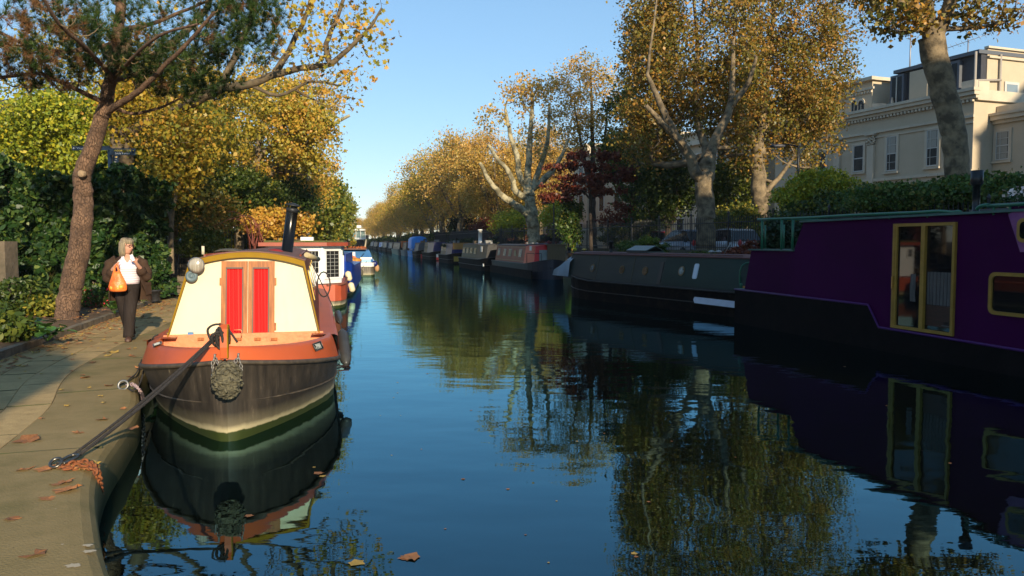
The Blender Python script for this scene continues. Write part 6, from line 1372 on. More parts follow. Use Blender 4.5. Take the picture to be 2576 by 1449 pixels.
# parked vehicle glimpsed past the gate
car(377,31,(.45,.60,.68),'pale blue parked car glimpsed through the bars past the woman',.3); bpy.data.objects[[o.name for o in bpy.data.objects if o.name.startswith('parked_car')][-1]].location.z=1.15
# signpost with fingers
m_sign=mat('sign_blue',(.006,.016,.035),rough=.35); m_signy=mat('sign_yellow',(.55,.42,.03),rough=.5); m_signw=mat('sign_white_text',(.62,.64,.66),rough=.5)
YS=20.9; b_=atY(280,500,YS); sp_=thing('signpost','dark blue fingerpost with white and yellow lettering behind the leaning pine','signpost',(b_[0],YS,.9)); zt_=atY(280,372,YS)[2]-.9
mb=MB(); mb.lathe([(.055,0),(.055,zt_),(.03,zt_+.01)],(0,0,0),14); mb.build('post',m_sign,sp_)
def ploc(px,py): p=atY(px,py,YS); return (p[0]-b_[0],p[2]-.9)
def finger(px0,py0,px1,py1,y=-.07,name='finger'):
    x0,z1=ploc(px0,py0);x1,z0=ploc(px1,py1); mb=MB(); mb.box(((x0+x1)/2,y,(z0+z1)/2),(x1-x0,.02,z1-z0)); return mb.build(name,m_sign,sp_),x0,x1,z0,z1
UP=Matrix(((1,0,0),(0,0,-1),(0,1,0))).to_4x4()
f,x0,x1,z0,z1=finger(185,368,280,379,-.075); mb=MB(); mb.text('\u2190 Warwick Avenue',.077,Matrix.Translation((x0+.02,-.088,z0+.030))@UP,sx=1.15); mb.build('lettering',m_signw,f)
f,x0,x1,z0,z1=finger(280,374,345,391,-.075); mb=MB(); mb.text('PADDINGTON \u2192',.064,Matrix.Translation((x1-.56,-.088,z1-.08))@UP,sx=1.05); mb.build('sign_text',m_signy,f); mb=MB(); mb.text('Little Venice',.072,Matrix.Translation((x1-.53,-.088,z0+.022))@UP,sx=1.05); mb.build('lettering',m_signw,f)
x0,z1=ploc(286,391); mb=MB(); Pq=[(x0,-.03,z1),(x0+.19,-.16,z1-.01),(x0+.19,-.16,z1-.24),(x0,-.03,z1-.19)]; mb.prism(Pq,(0.012,.012,0)); f=mb.build('finger',m_sign,sp_)
X=Vector((.19,-.13,-.02)).normalized(); Z=Vector((0,0,1)); N=X.cross(Z).normalized()
mb=MB()
for k,(s_,o_) in enumerate((('Towpath',.07),('Canal',.09),('Boats',.06))): mb.text(s_,.036,Matrix.Translation(Vector(Pq[0])+X*o_+N*.004+Vector((0,0,-.055-.06*k)))@Matrix((X,N.cross(X),N)).transposed().to_4x4())
mb.build('lettering',m_sash,f)
c=ploc(281,366); V,Fc=leaf_cloud(np.array([[c[0],-.02,c[1]+.02]]*4)+rng.normal(size=(4,3))*.02,.11,rng,'maple'); tag(link('caught_leaf',np_mesh('caught_leaf',V-np.array([0,0,0]),Fc,mat('yellow_leaf',(.65,.33,.02),rough=.7)),None,loc=(b_[0],YS,.9)),'bright yellow leaf caught on top of the fingerpost','leaf')
# pots beside the steps
def pot(px,py,r,h,m,label,z=.35):
    p=atz(px,py,z); mb=MB(); mb.lathe([(r*.75,0),(r,h*.9),(r*1.1,h*.9),(r*1.1,h),(r*.85,h),(r*.8,h*.85)],(0,0,0),16); o=mb.build('plant_pot',m); o.location=(p[0],p[1],z); tag(o,label,'pot')
pot(390,757,.13,.26,mat('black_pot',(.02,.02,.022),rough=.6),'black plastic plant pot by the foot of the steps',.42)
pot(377,748,.14,.33,mat('terracotta',(.28,.12,.07),rough=.8),'terracotta pot half hidden behind the woman\'s coat',.42)
# pale rendered house glimpsed through the yellow leaves at far left
hb=thing('brick_house','brick and white windowed house glimpsed through yellow leaves at the far left','house',(-30,44,1.3)); mb=MB(); mb.box((0,4,3.6),(22,8,7.2)); mb.build('wall',mat('warm_brick',(.33,.18,.10),rough=.9,var=.25,scale=2),hb)
for i in range(7):
    for j in range(2): mb=MB(); mb.box((-9+3*i,-.05,1.8+3*j),(1.2,.12,1.9)); w=mb.build('window',m_sash,hb); mb=MB(); mb.box((-9+3*i,-.12,1.8+3*j),(.95,.03,1.65)); mb.build('pane',m_dglass,w)
mb=MB(); mb.prism([(-11.5,-.5,7.2),(11.5,-.5,7.2),(11.5,4,9),(-11.5,4,9)],(0,.1,-.1)); mb.prism([(-11.5,8.5,7.2),(11.5,8.5,7.2),(11.5,4,9),(-11.5,4,9)],(0,.1,-.1)); mb.build('roof',m_slate,hb)

# an unseen tree is added later behind the viewpoint to shade the near path
# ================================================================== leaf and bark materials
L_rust=leafmat('leaves_rust',[(0,(.075,.095,.018)),(.35,(.17,.165,.028)),(.6,(.29,.20,.035)),(.82,(.42,.20,.035)),(1,(.60,.36,.07))])
L_gold=leafmat('leaves_gold',[(0,(.20,.19,.04)),(.3,(.42,.31,.06)),(.55,(.60,.38,.08)),(.8,(.70,.37,.09)),(1,(.75,.48,.14))])
L_orange=leafmat('leaves_orange',[(0,(0.141,0.176,0.026)),(.3,(0.370,0.317,0.040)),(.55,(0.581,0.387,0.053)),(.78,(0.598,0.282,0.053)),(.9,(0.616,0.440,0.079)),(1,(0.370,0.405,0.070))])
L_yg=leafmat('leaves_yellow_green',[(0,(.07,.11,.015)),(.4,(.22,.28,.025)),(.7,(.46,.44,.03)),(1,(.66,.46,.03))])
L_green=leafmat('leaves_green',[(0,(.022,.050,.012)),(.5,(.06,.10,.018)),(.8,(.13,.16,.022)),(1,(.32,.27,.03))])
L_mix=leafmat('leaves_mixed',[(0,(0.051,0.085,0.015)),(.35,(0.145,0.178,0.025)),(.6,(0.340,0.289,0.034)),(.85,(0.527,0.323,0.034)),(1,(0.510,0.221,0.043))])
L_dark=leafmat('leaves_dark_evergreen',[(0,(.008,.022,.010)),(.6,(.016,.040,.014)),(1,(.035,.065,.02))],trans=.12)
L_maple=leafmat('leaves_red_maple',[(0,(.08,.02,.016)),(.5,(.18,.04,.022)),(1,(.32,.09,.03))])
L_hedge=leafmat('leaves_hedge',[(0,(.03,.07,.014)),(.5,(.07,.13,.022)),(.9,(.14,.19,.03)),(1,(.28,.18,.03))])
L_ivy=leafmat('leaves_ivy',[(0,(.012,.035,.010)),(.5,(.022,.060,.014)),(.85,(.05,.095,.02)),(1,(.13,.17,.03))],trans=.08)
L_needle=leafmat('pine_needles',[(0,(.022,.050,.012)),(.55,(.045,.09,.018)),(.75,(.09,.15,.028)),(.86,(.20,.105,.045)),(1,(.30,.14,.06))],trans=.25)
m_bark=mat('plane_bark',(.26,.195,.115),rough=.95,col2=(.085,.065,.04),scale=2.6,bump=.8,bscale=16,detail=8,lo=.40,hi=.60)
m_pale=mat('plane_bark_pale',(.42,.37,.23),rough=.9,col2=(.15,.13,.075),scale=2.6,bump=.4,bscale=14,detail=6,lo=.42,hi=.58)
m_dbark=mat('dark_bark',(.075,.055,.04),rough=.95,col2=(.04,.03,.022),scale=6,bump=.8,bscale=20)
m_mossb=mat('mossy_bark',(.27,.225,.10),rough=.95,col2=(.12,.095,.055),scale=2.5,bump=.5,bscale=14,lo=.4,hi=.6)
def pine_mat():
    m=mat('pine_bark',(.24,.14,.085),rough=.95,col2=(.10,.06,.04),scale=4,bump=.0); nt=m.node_tree; b=nt.nodes['Principled BSDF']
    tc=_n(nt,'ShaderNodeTexCoord'); mp=_n(nt,'ShaderNodeMapping'); mp.inputs['Scale'].default_value=(1,1,.42); nt.links.new(tc.outputs['Object'],mp.inputs[0])
    v=_n(nt,'ShaderNodeTexVoronoi',feature='DISTANCE_TO_EDGE'); v.inputs['Scale'].default_value=34; 
    nz=_n(nt,'ShaderNodeTexNoise'); nz.inputs['Scale'].default_value=9; nt.links.new(mp.outputs[0],nz.inputs['Vector']); mx=_n(nt,'ShaderNodeMix',data_type='VECTOR'); mx.inputs['Factor'].default_value=.12
    nt.links.new(mp.outputs[0],mx.inputs['A']); nt.links.new(nz.outputs['Color'],mx.inputs['B']); nt.links.new(mx.outputs['Result'],v.inputs['Vector'])
    cr=_n(nt,'ShaderNodeValToRGB'); cr.color_ramp.elements[1].position=.09; nt.links.new(v.outputs['Distance'],cr.inputs[0]); bp=_n(nt,'ShaderNodeBump'); bp.inputs['Strength'].default_value=1; bp.inputs['Distance'].default_value=.02; nt.links.new(cr.outputs[0],bp.inputs['Height']); nt.links.new(bp.outputs[0],b.inputs['Normal'])
    old=[n for n in nt.nodes if n.type=='VALTORGB' and n is not cr][0]; m2=_n(nt,'ShaderNodeMix',data_type='RGBA'); m2.inputs['A'].default_value=(.12,.07,.045,1); nt.links.new(cr.outputs[0],m2.inputs['Factor']); nt.links.new(old.outputs[0],m2.inputs['B']); nt.links.new(m2.outputs['Result'],b.inputs['Base Color']); return m
m_pine=pine_mat()
def px(Y,*pts): return [atY(a,b,Y) for a,b in pts]
def pxd(*pts): return [atY(a,b,Y) for a,b,Y in pts]
def cr(x,y,Y,rx,ry,n,shell=.5,dep=None):
    """crown ellipsoid from picture centre and half sizes at depth Y"""
    c=atY(x,y,Y); s_=Y/FP; return (c,(rx*s_,dep or rx*s_,ry*s_),n,shell)
# ------------------------------------------------------------------ right bank
GP='plane trees along the right bank'
Y=36; b0=atY(1776,640,Y)
TA=make_tree('plane_tree','huge brown leaved plane with a thick forked trunk and pale limbs behind the green boat',(b0[0],b0[1],1.2),[
 (px(Y,(1777,645),(1776,560),(1775,480),(1777,430),(1783,395)),.46,.34),
 (pxd((1777,450,36),(1750,440,35.8),(1737,396,35.5),(1699,342,35),(1670,284,34.6),(1650,235,34.4),(1628,188,34.2)),.30,.08),
 (pxd((1700,345,35),(1672,318,34.5),(1648,290,34.2),(1624,265,34)),.15,.09),
 (pxd((1783,395,36),(1807,338,36),(1837,267,36.2),(1842,190,36.3),(1845,109,36.5)),.26,.08),
 (pxd((1837,267,36.2),(1874,225,36),(1890,185,35.8),(1903,142,35.6)),.16,.06),
 (pxd((1780,400,36),(1770,359,37),(1753,300,37.5),(1749,221,38),(1755,120,38),(1745,0,38)),.22,.06),
 (pxd((1845,109,36.5),(1850,0,37),(1840,-150,37)),.08,.03),(pxd((1628,188,34.2),(1640,90,35),(1660,-60,36)),.07,.03),
 (pxd((1645,278,34.2),(1720,370,35)),.01,.01)],
 [cr(1750,40,38.2,185,300,1000,.3,3.2),cr(1640,190,37.8,85,200,330,.35,2.4),cr(1840,260,38.4,80,150,190,.35,2.0),cr(1640,330,38.6,95,90,150,.3,1.8)],
 L_rust,m_bark,seed=11,leaves=60000,lsize=.125,sigma=.29,gaps=.06,tintrange=(.12,1),rt=.014,group=GP,bare=.05)
Y=39; b0=atY(1911,640,Y)
TB=make_tree('plane_tree','tall plane tree with dark stem and low rusty foliage left of the villa',(b0[0],b0[1],1.2),[
 (px(Y,(1911,645),(1913,560),(1911,500),(1907,421),(1905,370)),.42,.34),
 (pxd((1907,421,39),(1915,330,39),(1924,234,39.2),(1935,120,39.5),(1950,0,40),(1960,-120,40)),.22,.05),
 (pxd((1905,375,39),(1885,330,39),(1868,290,38.8),(1850,240,38.6)),.16,.05),
 (pxd((1911,500,39),(1940,468,39),(1965,440,39.2),(2000,390,39.6)),.17,.06),
 (pxd((1915,330,39),(1990,250,40),(2050,150,40.5),(2080,20,41)),.13,.03),
 (pxd((1911,530,39),(1925,500,38.8),(1938,490,38.7)),.20,.16)],
 [cr(2010,60,40.5,150,280,760,.35,3.4),cr(1960,230,40,165,150,430,.35,3),cr(1890,330,39.5,80,110,90,.3,2),cr(2035,320,40.5,75,110,110,.35,2)],
 L_rust,m_bark,seed=12,leaves=46000,lsize=.125,sigma=.29,gaps=.06,rt=.013,group=GP,tintrange=(.15,1),bare=.05)
Y=54; b0=atY(1493,640,Y)
TC=make_tree('plane_tree','slender upswept plane tree with sparse golden tips behind the red leaved maple',(b0[0],b0[1],.9),[
 (px(Y,(1493,645),(1492,560),(1490,500)),.24,.20),
 (pxd((1490,500,54),(1475,430,54),(1462,360,54),(1445,270,54)),.20,.05),(pxd((1490,500,54),(1492,430,54),(1490,350,54),(1488,250,54),(1485,170,54)),.22,.04),
 (pxd((1490,500,54),(1510,440,54),(1520,360,54),(1530,260,54)),.18,.04),(pxd((1490,500,54),(1535,430,54),(1555,380,54)),.16,.05)],
 [cr(1470,250,54,95,112,520,.15,2.6),cr(1440,330,54,55,70,90,.2,2)],
 L_gold,m_dbark,seed=13,leaves=9000,lsize=.13,sigma=.30,rt=.013,steps=4,group=GP,ex=.40,upw=.8,curve=-.1,tips_only=True)
Y=49; b0=atY(1341,640,Y)
TD=make_tree('plane_tree','pollarded pale plane tree with bare sawn off limbs, leaves only at its top',(b0[0],b0[1],.9),[
 (px(Y,(1349,645),(1343,590),(1338,540),(1332,505),(1328,480)),.42,.34),
 (pxd((1340,545,49),(1310,525,48.8),(1270,498,48.4),(1250,478,48.2),(1232,455,48),(1207,409,47.8)),.27,.10),
 (pxd((1332,505,49),(1298,482,48.6),(1289,455,48.4),(1275,425,48.2),(1253,401,48),(1228,363,47.8)),.22,.09),
 (pxd((1330,490,49),(1306,440,49),(1303,400,49),(1286,350,49),(1278,310,49),(1271,275,49)),.22,.09),
 (pxd((1328,480,49),(1330,400,49.3),(1334,342,49.5),(1338,290,49.6),(1339,242,49.6)),.24,.09),
 (pxd((1332,490,49),(1352,440,49.5),(1374,370,50),(1380,320,50),(1382,267,50)),.22,.07),
 (pxd((1345,480,49),(1380,440,50),(1410,400,50.5),(1430,350,51)),.25,.07),
 (pxd((1339,242,49.6),(1352,225,49.6),(1362,208,49.6)),.07,.02),(pxd((1271,275,49),(1275,255,49),(1290,235,49)),.06,.02),(pxd((1338,290,49.5),(1318,262,49.5),(1310,225,49.5)),.07,.02)],
 [cr(1322,225,49.5,60,40,190,.1,1.2),cr(1240,300,48.5,40,35,40,.1,.8),cr(1278,248,49,16,18,14,.1,.5),cr(1375,235,50,18,30,16,.1,.6),cr(1345,330,49.5,60,90,90,.1,1.0)],
 L_gold,m_pale,seed=14,leaves=2200,lsize=.15,sigma=.22,rt=.010,gaps=.1,group=GP,ex=.3)
# bare twigs growing left of the pollard
def mid_tree(label,tx,Y,h_top,crown,leafm,seed,leaves=9000,lsize=.2,bark=None,group=GP,trunk=.3,lim=5,base=620,nt=260,**kw):
    b0=atY(tx,base,Y); b0=np.array([b0[0],b0[1],.95]); (x,y,rx,ry)=crown; c,rad,_,_=cr(x,y,Y,rx,ry,1); r=np.random.default_rng(seed); zf=b0[2]+(c[2]-rad[2]-b0[2])*.8+.4
    fork=np.array([b0[0]+r.uniform(-.3,.3),b0[1],zf]); limbs=[([b0,b0*.5+fork*.5+r.normal(size=3)*.08,fork],trunk,trunk*.75)]
    for i in range(lim):
        a=2*math.pi*i/lim+r.uniform(-.3,.3); e=c+np.array([math.cos(a)*rad[0]*.6,math.sin(a)*rad[1]*.6,rad[2]*r.uniform(-.1,.55)]); mid=(fork+e)/2+np.array([0,0,-.15*rad[2]])+r.normal(size=3)*.15
        limbs.append(([fork,mid,e],trunk*.5,trunk*.12))
    dd=kw.pop('dep',rad[0]); return make_tree('plane_tree',label,tuple(b0),limbs,[(c,(rad[0],dd,rad[2]),nt,.45)],leafm,bark or m_bark,seed=seed,leaves=leaves,lsize=lsize,group=group,rt=.013,**kw)
mid_tree('golden plane tree with rounded crown left of the pollarded tree',1253,74,0,(1235,440,80,108),L_gold,21,28000,.135,trunk=.45,sigma=.45)
mid_tree('golden plane tree filling the gap right behind the pollard',1360,80,0,(1360,420,70,105),L_gold,22,24000,.135,trunk=.4,sigma=.45)
mid_tree('dark green holly like tree under the big brown plane',1675,44,0,(1672,470,75,105),L_green,23,12000,.14,bark=m_dbark,trunk=.22,sigma=.35,group='garden trees behind the railings')
mid_tree('dark tree with dull leaves between the slender plane and the big brown plane',1600,50,0,(1590,360,70,150),L_green,24,11000,.17,bark=m_dbark,trunk=.25,sigma=.4,group='garden trees behind the railings')
mid_tree('olive green tree behind the two big plane stems',1845,43,0,(1840,480,75,90),L_mix,25,9000,.15,bark=m_dbark,trunk=.2,sigma=.35,group='garden trees behind the railings',tintrange=(0,.6))
mid_tree('yellow leaved small tree under the pollarded tree',1300,66,0,(1300,560,60,40),L_yg,26,4500,.15,bark=m_dbark,trunk=.12,sigma=.3,group='garden trees behind the railings',tintrange=(.2,1))
mid_tree('yellow leaved small tree behind the thin lamp column',1400,62,0,(1405,545,45,50),L_yg,27,4500,.15,bark=m_dbark,trunk=.12,sigma=.3,group='garden trees behind the railings',tintrange=(.3,1))
mid_tree('round dark evergreen tree between far plane trunks',1165,88,0,(1166,573,34,30),L_dark,28,9000,.18,bark=m_dbark,trunk=.15,sigma=.3,group='garden trees behind the railings')
mid_tree('small red brown tree beside the brick house',1210,84,0,(1215,580,30,28),L_maple,29,3500,.18,bark=m_dbark,trunk=.12,sigma=.3,group='garden trees behind the railings',tintrange=(.4,1))
# red leaved maple in flat tiers
Y=43; b0=atY(1487,630,Y)
tiers=[cr(1505,392,Y,100,9,70,.1,1.5),cr(1455,420,Y,90,9,80,.1,1.5),cr(1500,448,Y,110,9,90,.1,1.6),cr(1440,470,Y,85,10,70,.1,1.5),cr(1395,497,Y,50,9,40,.1,1.2),cr(1500,480,Y,80,9,50,.1,1.3),cr(1560,430,Y,55,12,40,.1,1.1)]
make_tree('maple_tree','dark red maple with flat tiers of foliage beside the pollarded plane',(b0[0],b0[1],.95),[(px(Y,(1487,632),(1486,560),(1485,500),(1482,440),(1488,400)),.11,.05),(px(Y,(1485,500),(1450,470),(1410,492)),.06,.03),(px(Y,(1484,470),(1530,440),(1570,425)),.06,.03)],tiers,L_maple,m_dbark,seed=31,leaves=8500,lsize=.13,sigma=.10,rt=.01,steps=3,curve=.0)
# right-hand leaning plane trunk with high branches
Y=25.5; b0=atY(2410,560,Y)
make_tree('plane_tree','leaning thick mottled plane trunk in front of the villa, forking near the top',(b0[0],b0[1],1.2),[
 (px(Y,(2408,560),(2406,440),(2402,360),(2388,285),(2368,210),(2350,140),(2342,90)),.36,.40),
 (pxd((2345,110,25.5),(2330,60,25.5),(2300,30,25.2),(2255,0,25),(2215,-60,25)),.26,.10),
 (pxd((2342,90,25.5),(2335,30,25.5),(2320,-80,25.5),(2310,-220,25.5)),.24,.10),
 (pxd((2345,100,25.5),(2370,60,25.5),(2392,0,25.3),(2420,-100,25),(2450,-220,25)),.26,.12)],
 [cr(2265,40,25,95,42,70,.1,1.0),cr(2230,-80,25,120,90,90,.3,2),cr(2500,20,25,95,45,60,.2,1.2),cr(2440,-150,25,200,140,260,.35,3),cr(2300,-220,26,160,90,120,.4,2)],
 L_rust,m_bark,seed=15,leaves=8500,lsize=.14,sigma=.24,rt=.012,group=GP,tintrange=(.1,1),jit=.03)
# the row receding to the tunnel
far_specs=[]
r=np.random.default_rng(50)
variants=[]
for k,(lm,sd,lab) in enumerate(((L_gold,61,'a'),(L_orange,62,'b'),(L_gold,63,'c'))):
    rr_=np.random.default_rng(sd); H_=10.5; limbs=[([np.array([0,0,0.]),np.array([.1,.1,1.6]),np.array([.0,.1,3.0])],.38,.30)]
    for i in range(6):
        a=2*math.pi*i/6+rr_.uniform(-.3,.3); limbs.append(([np.array([0,.1,2.8]),np.array([math.cos(a)*1.4,math.sin(a)*1.4,4.6]),np.array([math.cos(a)*2.8,math.sin(a)*2.8,7.2])],.18,.05))
    T=make_tree('plane_tree','plane tree '+lab,(0,0,0),limbs,[((0,0,6.4),(4.4,4.4,3.9),330,.45),((rr_.uniform(-1,1),rr_.uniform(-1,1),8.2),(2.6,2.6,2.6),90,.4)],lm,m_bark if k!=2 else m_pale,seed=sd,leaves=17000,lsize=.16,sigma=.5,rt=.016,group=GP)
    variants.append(T)
ys=[86,97,108,119,131,144,158,173,190,208,228,250,274]
nm=['nearest','second','third','fourth','fifth','sixth','seventh','eighth','ninth','tenth','eleventh','twelfth','farthest']
used=[False]*3
for i,y in enumerate(ys):
    k=i%3; o=variants[k] if not used[k] else copy_tree(variants[k]); used[k]=True
    x=xat(Fn,y)+r.uniform(.3,1.2); s_=r.uniform(.9,1.12)*(1.0 if i!=1 else 1.12); o.location=(x,y,.9); o.rotation_euler=(0,0,r.uniform(0,6.28)); o.scale=(s_*1.0,s_*1.0,s_*r.uniform(.95,1.08))
    o['label']='golden plane of the right bank row, %s counted towards the tunnel'%nm[i]; o['group']='golden plane trees receding to the tunnel'
# second row behind, fills sky gaps low down
for i,y in enumerate((92,112,134,165,215)):
    o=copy_tree(variants[(i+1)%3]); o.location=(xat(Fn,y)+9+i*.5,y,.9); o.rotation_euler=(0,0,r.uniform(0,6.28)); o.scale=(1.1,1.1,r.uniform(.95,1.1)); o['label']='golden plane tree standing back across the street, %s of five'%nm[i]; o['group']='plane trees across the far street'
# left bank far row
for i,(y,dx) in enumerate(((72,-4.2),(86,-4.6),(100,-5),(116,-5),(134,-5),(155,-5.5),(180,-6),(210,-6),(245,-6),(285,-5))):
    o=copy_tree(variants[(i+2)%3]); o.location=(xat(EL,y)+dx,y,.9); o.rotation_euler=(0,0,r.uniform(0,6.28)); s_=r.uniform(.9,1.05)*(.86 if i<3 else .95); o.scale=(s_,s_,s_*1.05); o['label']='autumn tree of the left bank row beyond the moored boats, %s counted towards the tunnel'%nm[i]; o['group']='autumn trees receding along the left bank'
for k in range(3):     # trees beyond and above the tunnel
    o=copy_tree(variants[k]); o.location=(-62+5*k,325,.9); o.scale=(1.1,1.1,1.0); o['label']=('leftmost','middle','rightmost')[k]+' of three hazy trees behind the cafe over the tunnel'; o['group']='trees behind the cafe'
# ------------------------------------------------------------------ left bank
GL='garden trees on the left bank'
Y=21
make_tree('plane_tree','plane tree behind the pine, its mossy limb reaching far right over the water',(*atY(318,640,Y+1)[:2],.6),[
 (pxd((318,640,22),(314,500,22),(306,400,22),(300,310,22),(300,210,22),(310,100,22)),.30,.26),
 (pxd((302,330,22),(400,300,21.5),(480,260,21),(560,222,20.5),(630,212,20),(690,188,19.8),(760,172,19.6),(830,163,19.5)),.15,.06),
 (pxd((690,188,19.8),(720,140,19.8),(745,90,19.7),(770,40,19.6),(790,-40,19.5)),.09,.03),
 (pxd((830,163,19.5),(820,110,19.5),(850,40,19.4),(880,-50,19.3)),.08,.03),(pxd((830,163,19.5),(880,120,19.4),(930,70,19.3),(960,20,19.2)),.07,.02),
 (pxd((630,212,20),(700,240,19.8),(780,205,19.6),(850,215,19.5)),.05,.02),(pxd((560,222,20.5),(600,120,20.5),(640,20,20.5),(660,-100,20.5)),.10,.04),
 (pxd((300,210,22),(420,120,22),(520,20,22),(560,-120,22)),.14,.04)],
 [cr(860,60,19.5,145,140,420,.15,1.5),cr(740,30,19.7,170,150,380,.2,2),cr(850,215,19.6,85,65,120,.15,.8),cr(560,-60,21,200,120,160,.4,2.5),cr(300,0,22,250,120,140,.4,2)],
 L_orange,mat('brown_bark',(.17,.125,.07),rough=.95,col2=(.075,.055,.035),scale=3,bump=.6,bscale=16),seed=41,leaves=1900,lsize=.10,sigma=.10,rt=.0042,gaps=.1,steps=4,group=GL,ex=.45,shape='maple',tips_only=True)
def left_tree(label,tx,Y,crowns,leafm,seed,leaves,lsize,bark=None,trunk=.2,base_z=1.0,limbs=(),nt=1,name='garden_tree',tr=(0,1),sigma=.35,cat='tree',**kw):
    b0=atY(tx,640,Y); b0=np.array([b0[0],Y,base_z]); c=crowns[0]; cc=c[0]; L_=[([b0,np.array([b0[0]*.6+cc[0]*.4,Y,(b0[2]+cc[2])/2]),cc-np.array([0,0,c[1][2]*.2])],trunk,trunk*.4)]
    for q in limbs: L_.append((q[0],q[1],q[2]))
    for k in range(1,len(crowns)): L_.append(([L_[0][0][1],(L_[0][0][1]+crowns[k][0])/2,crowns[k][0]],trunk*.5,trunk*.2))
    return make_tree(name,label,tuple(b0),L_,crowns,leafm,bark or m_bark,seed=seed,leaves=leaves,lsize=lsize,sigma=sigma,group=GL,tintrange=tr,rt=.011,cat=cat,**kw)
left_tree('broad orange and gold tree behind the black chimney',640,31,[cr(650,310,31,180,135,380,.35,2.6),cr(770,330,31,85,110,150,.35,1.6)],L_orange,42,22000,.105,sigma=.2,tr=(0,.85),gaps=.4,limbs=[(pxd((600,420,31),(690,360,31),(750,320,31),(800,300,31)),.10,.05)])
left_tree('orange leaved tree leaning over the canal with a pale sawn limb',770,38,[cr(775,420,38,78,120,300,.35,2),cr(790,250,38,70,90,130,.3,1.6)],L_orange,43,11000,.105,sigma=.2,gaps=.35,bark=m_pale,limbs=[(pxd((745,345,37),(790,330,37),(830,315,37),(880,290,37)),.10,.07),(pxd((700,420,37),(745,345,37)),.12,.10)],tr=(.2,1))
left_tree('yellow and green tree right of the fingerpost',470,26,[cr(450,350,26,125,110,330,.35,2)],L_mix,44,28000,.095,gaps=.38,sigma=.24,tr=(0,.95))
left_tree('deep green ferny tree behind the steps gate',430,24,[cr(440,480,24,115,75,260,.35,1.5)],L_green,45,26000,.09,tr=(.1,1),sigma=.22)
left_tree('dull green and brown tree low behind the boat roof',600,28,[cr(610,500,28,95,60,220,.3,1.4)],L_green,58,18000,.09,tr=(.2,1),sigma=.22)
left_tree('feathery yellow leaved tree close behind the fingerpost',430,21,[cr(450,430,21.4,45,60,90,.2,.6),cr(470,330,21,70,60,80,.2,1),cr(345,275,21.7,70,80,150,.2,.35)],L_mix,46,11000,.10,tr=(.35,1),trunk=.08)
left_tree('bright yellow green tree behind the ivy at the left edge',60,27,[cr(60,370,27,150,95,330,.3,2),cr(200,420,27,110,70,160,.3,1.6)],L_yg,47,38000,.105,trunk=.15)
left_tree('lime yellow tree seen between the pine and the fingerpost',240,26,[cr(245,420,26,70,90,170,.3,1.4),cr(190,300,26,120,60,120,.3,1.6)],L_yg,48,20000,.11,trunk=.14,tr=(0,.9))
left_tree('dark conifer under the orange canopy left of the chimney top',715,34,[cr(690,495,34,95,60,180,.3,1.4)],L_green,49,13000,.11,bark=m_dbark,gaps=.4,tr=(0,.7))
left_tree('tall leafy olive green tree left of the blue covered boat',775,45,[cr(790,520,45,70,75,260,.35,2)],L_mix,50,14000,.18,tr=(.0,.7))
left_tree('golden green tree rising behind the blue covered boat',845,62,[cr(835,525,62,38,75,220,.35,1.8)],L_mix,51,9000,.19,tr=(.1,.8))
left_tree('yellow green tree near the cluttered far boats',868,82,[cr(862,545,82,28,58,170,.35,1.8)],L_mix,52,6500,.20,tr=(.1,.8))
left_tree('brown mass of tall trees filling the sky behind the pine',560,48,[cr(560,260,48,230,120,380,.35,4),cr(250,200,48,260,150,300,.35,4)],L_mix,53,22000,.17,tr=(.2,1),sigma=.6,trunk=.4)
left_tree('ochre tree closing the view behind the far end of the garden',600,55,[cr(640,480,55,170,110,320,.35,3.5)],L_mix,54,18000,.17,tr=(.1,.9),sigma=.6,trunk=.3)
# shrubs: brown twiggy bush, golden creeper, arching red stems
left_tree('brown twiggy shrub behind the cream boat roof',520,23.5,[cr(520,535,23.5,85,62,420,.1,1.0)],L_rust,55,3500,.08,bark=mat('twig_brown',(.15,.085,.055),rough=.9),trunk=.05,name='shrub',cat='shrub',steps=4,sigma=.2,base_z=.9)
left_tree('golden creeper spilling over the fence behind the chimney',700,26.5,[cr(700,560,26.5,85,28,200,.2,.6)],L_orange,56,5500,.11,trunk=.04,name='creeper',cat='creeper',base_z=.9,tr=(.4,1),sigma=.16)
left_tree('rounded green box shrub behind the left edge of the boat roof',500,23,[cr(500,606,23,58,28,130,.2,.6)],L_green,57,6000,.07,trunk=.04,name='shrub',cat='shrub',base_z=.6,sigma=.14,tr=(.2,1))
rs=np.random.default_rng(8); p0=atY(660,640,22); t_=thing('arching_stems','spray of long arching red brown bramble stems above the cream boat roof','bramble',(p0[0],22,.8)); mb=MB()
for k in range(16):
    a=atY(650+rs.uniform(-25,25),640,22+rs.uniform(-.4,.4)); e=atY(560+rs.uniform(-30,120),545+rs.uniform(-15,40),21.5+rs.uniform(-1,1)); m_=(a+e)/2+np.array([rs.uniform(.0,.3),0,rs.uniform(.3,.6)])
    mb.tube(smooth_path([a,m_,e],6),[.010]*7+[.006]*6,4)
mb.build('stems',mat('bramble_red',(.22,.06,.04),rough=.6),t_,world=True)['kind']='stuff'
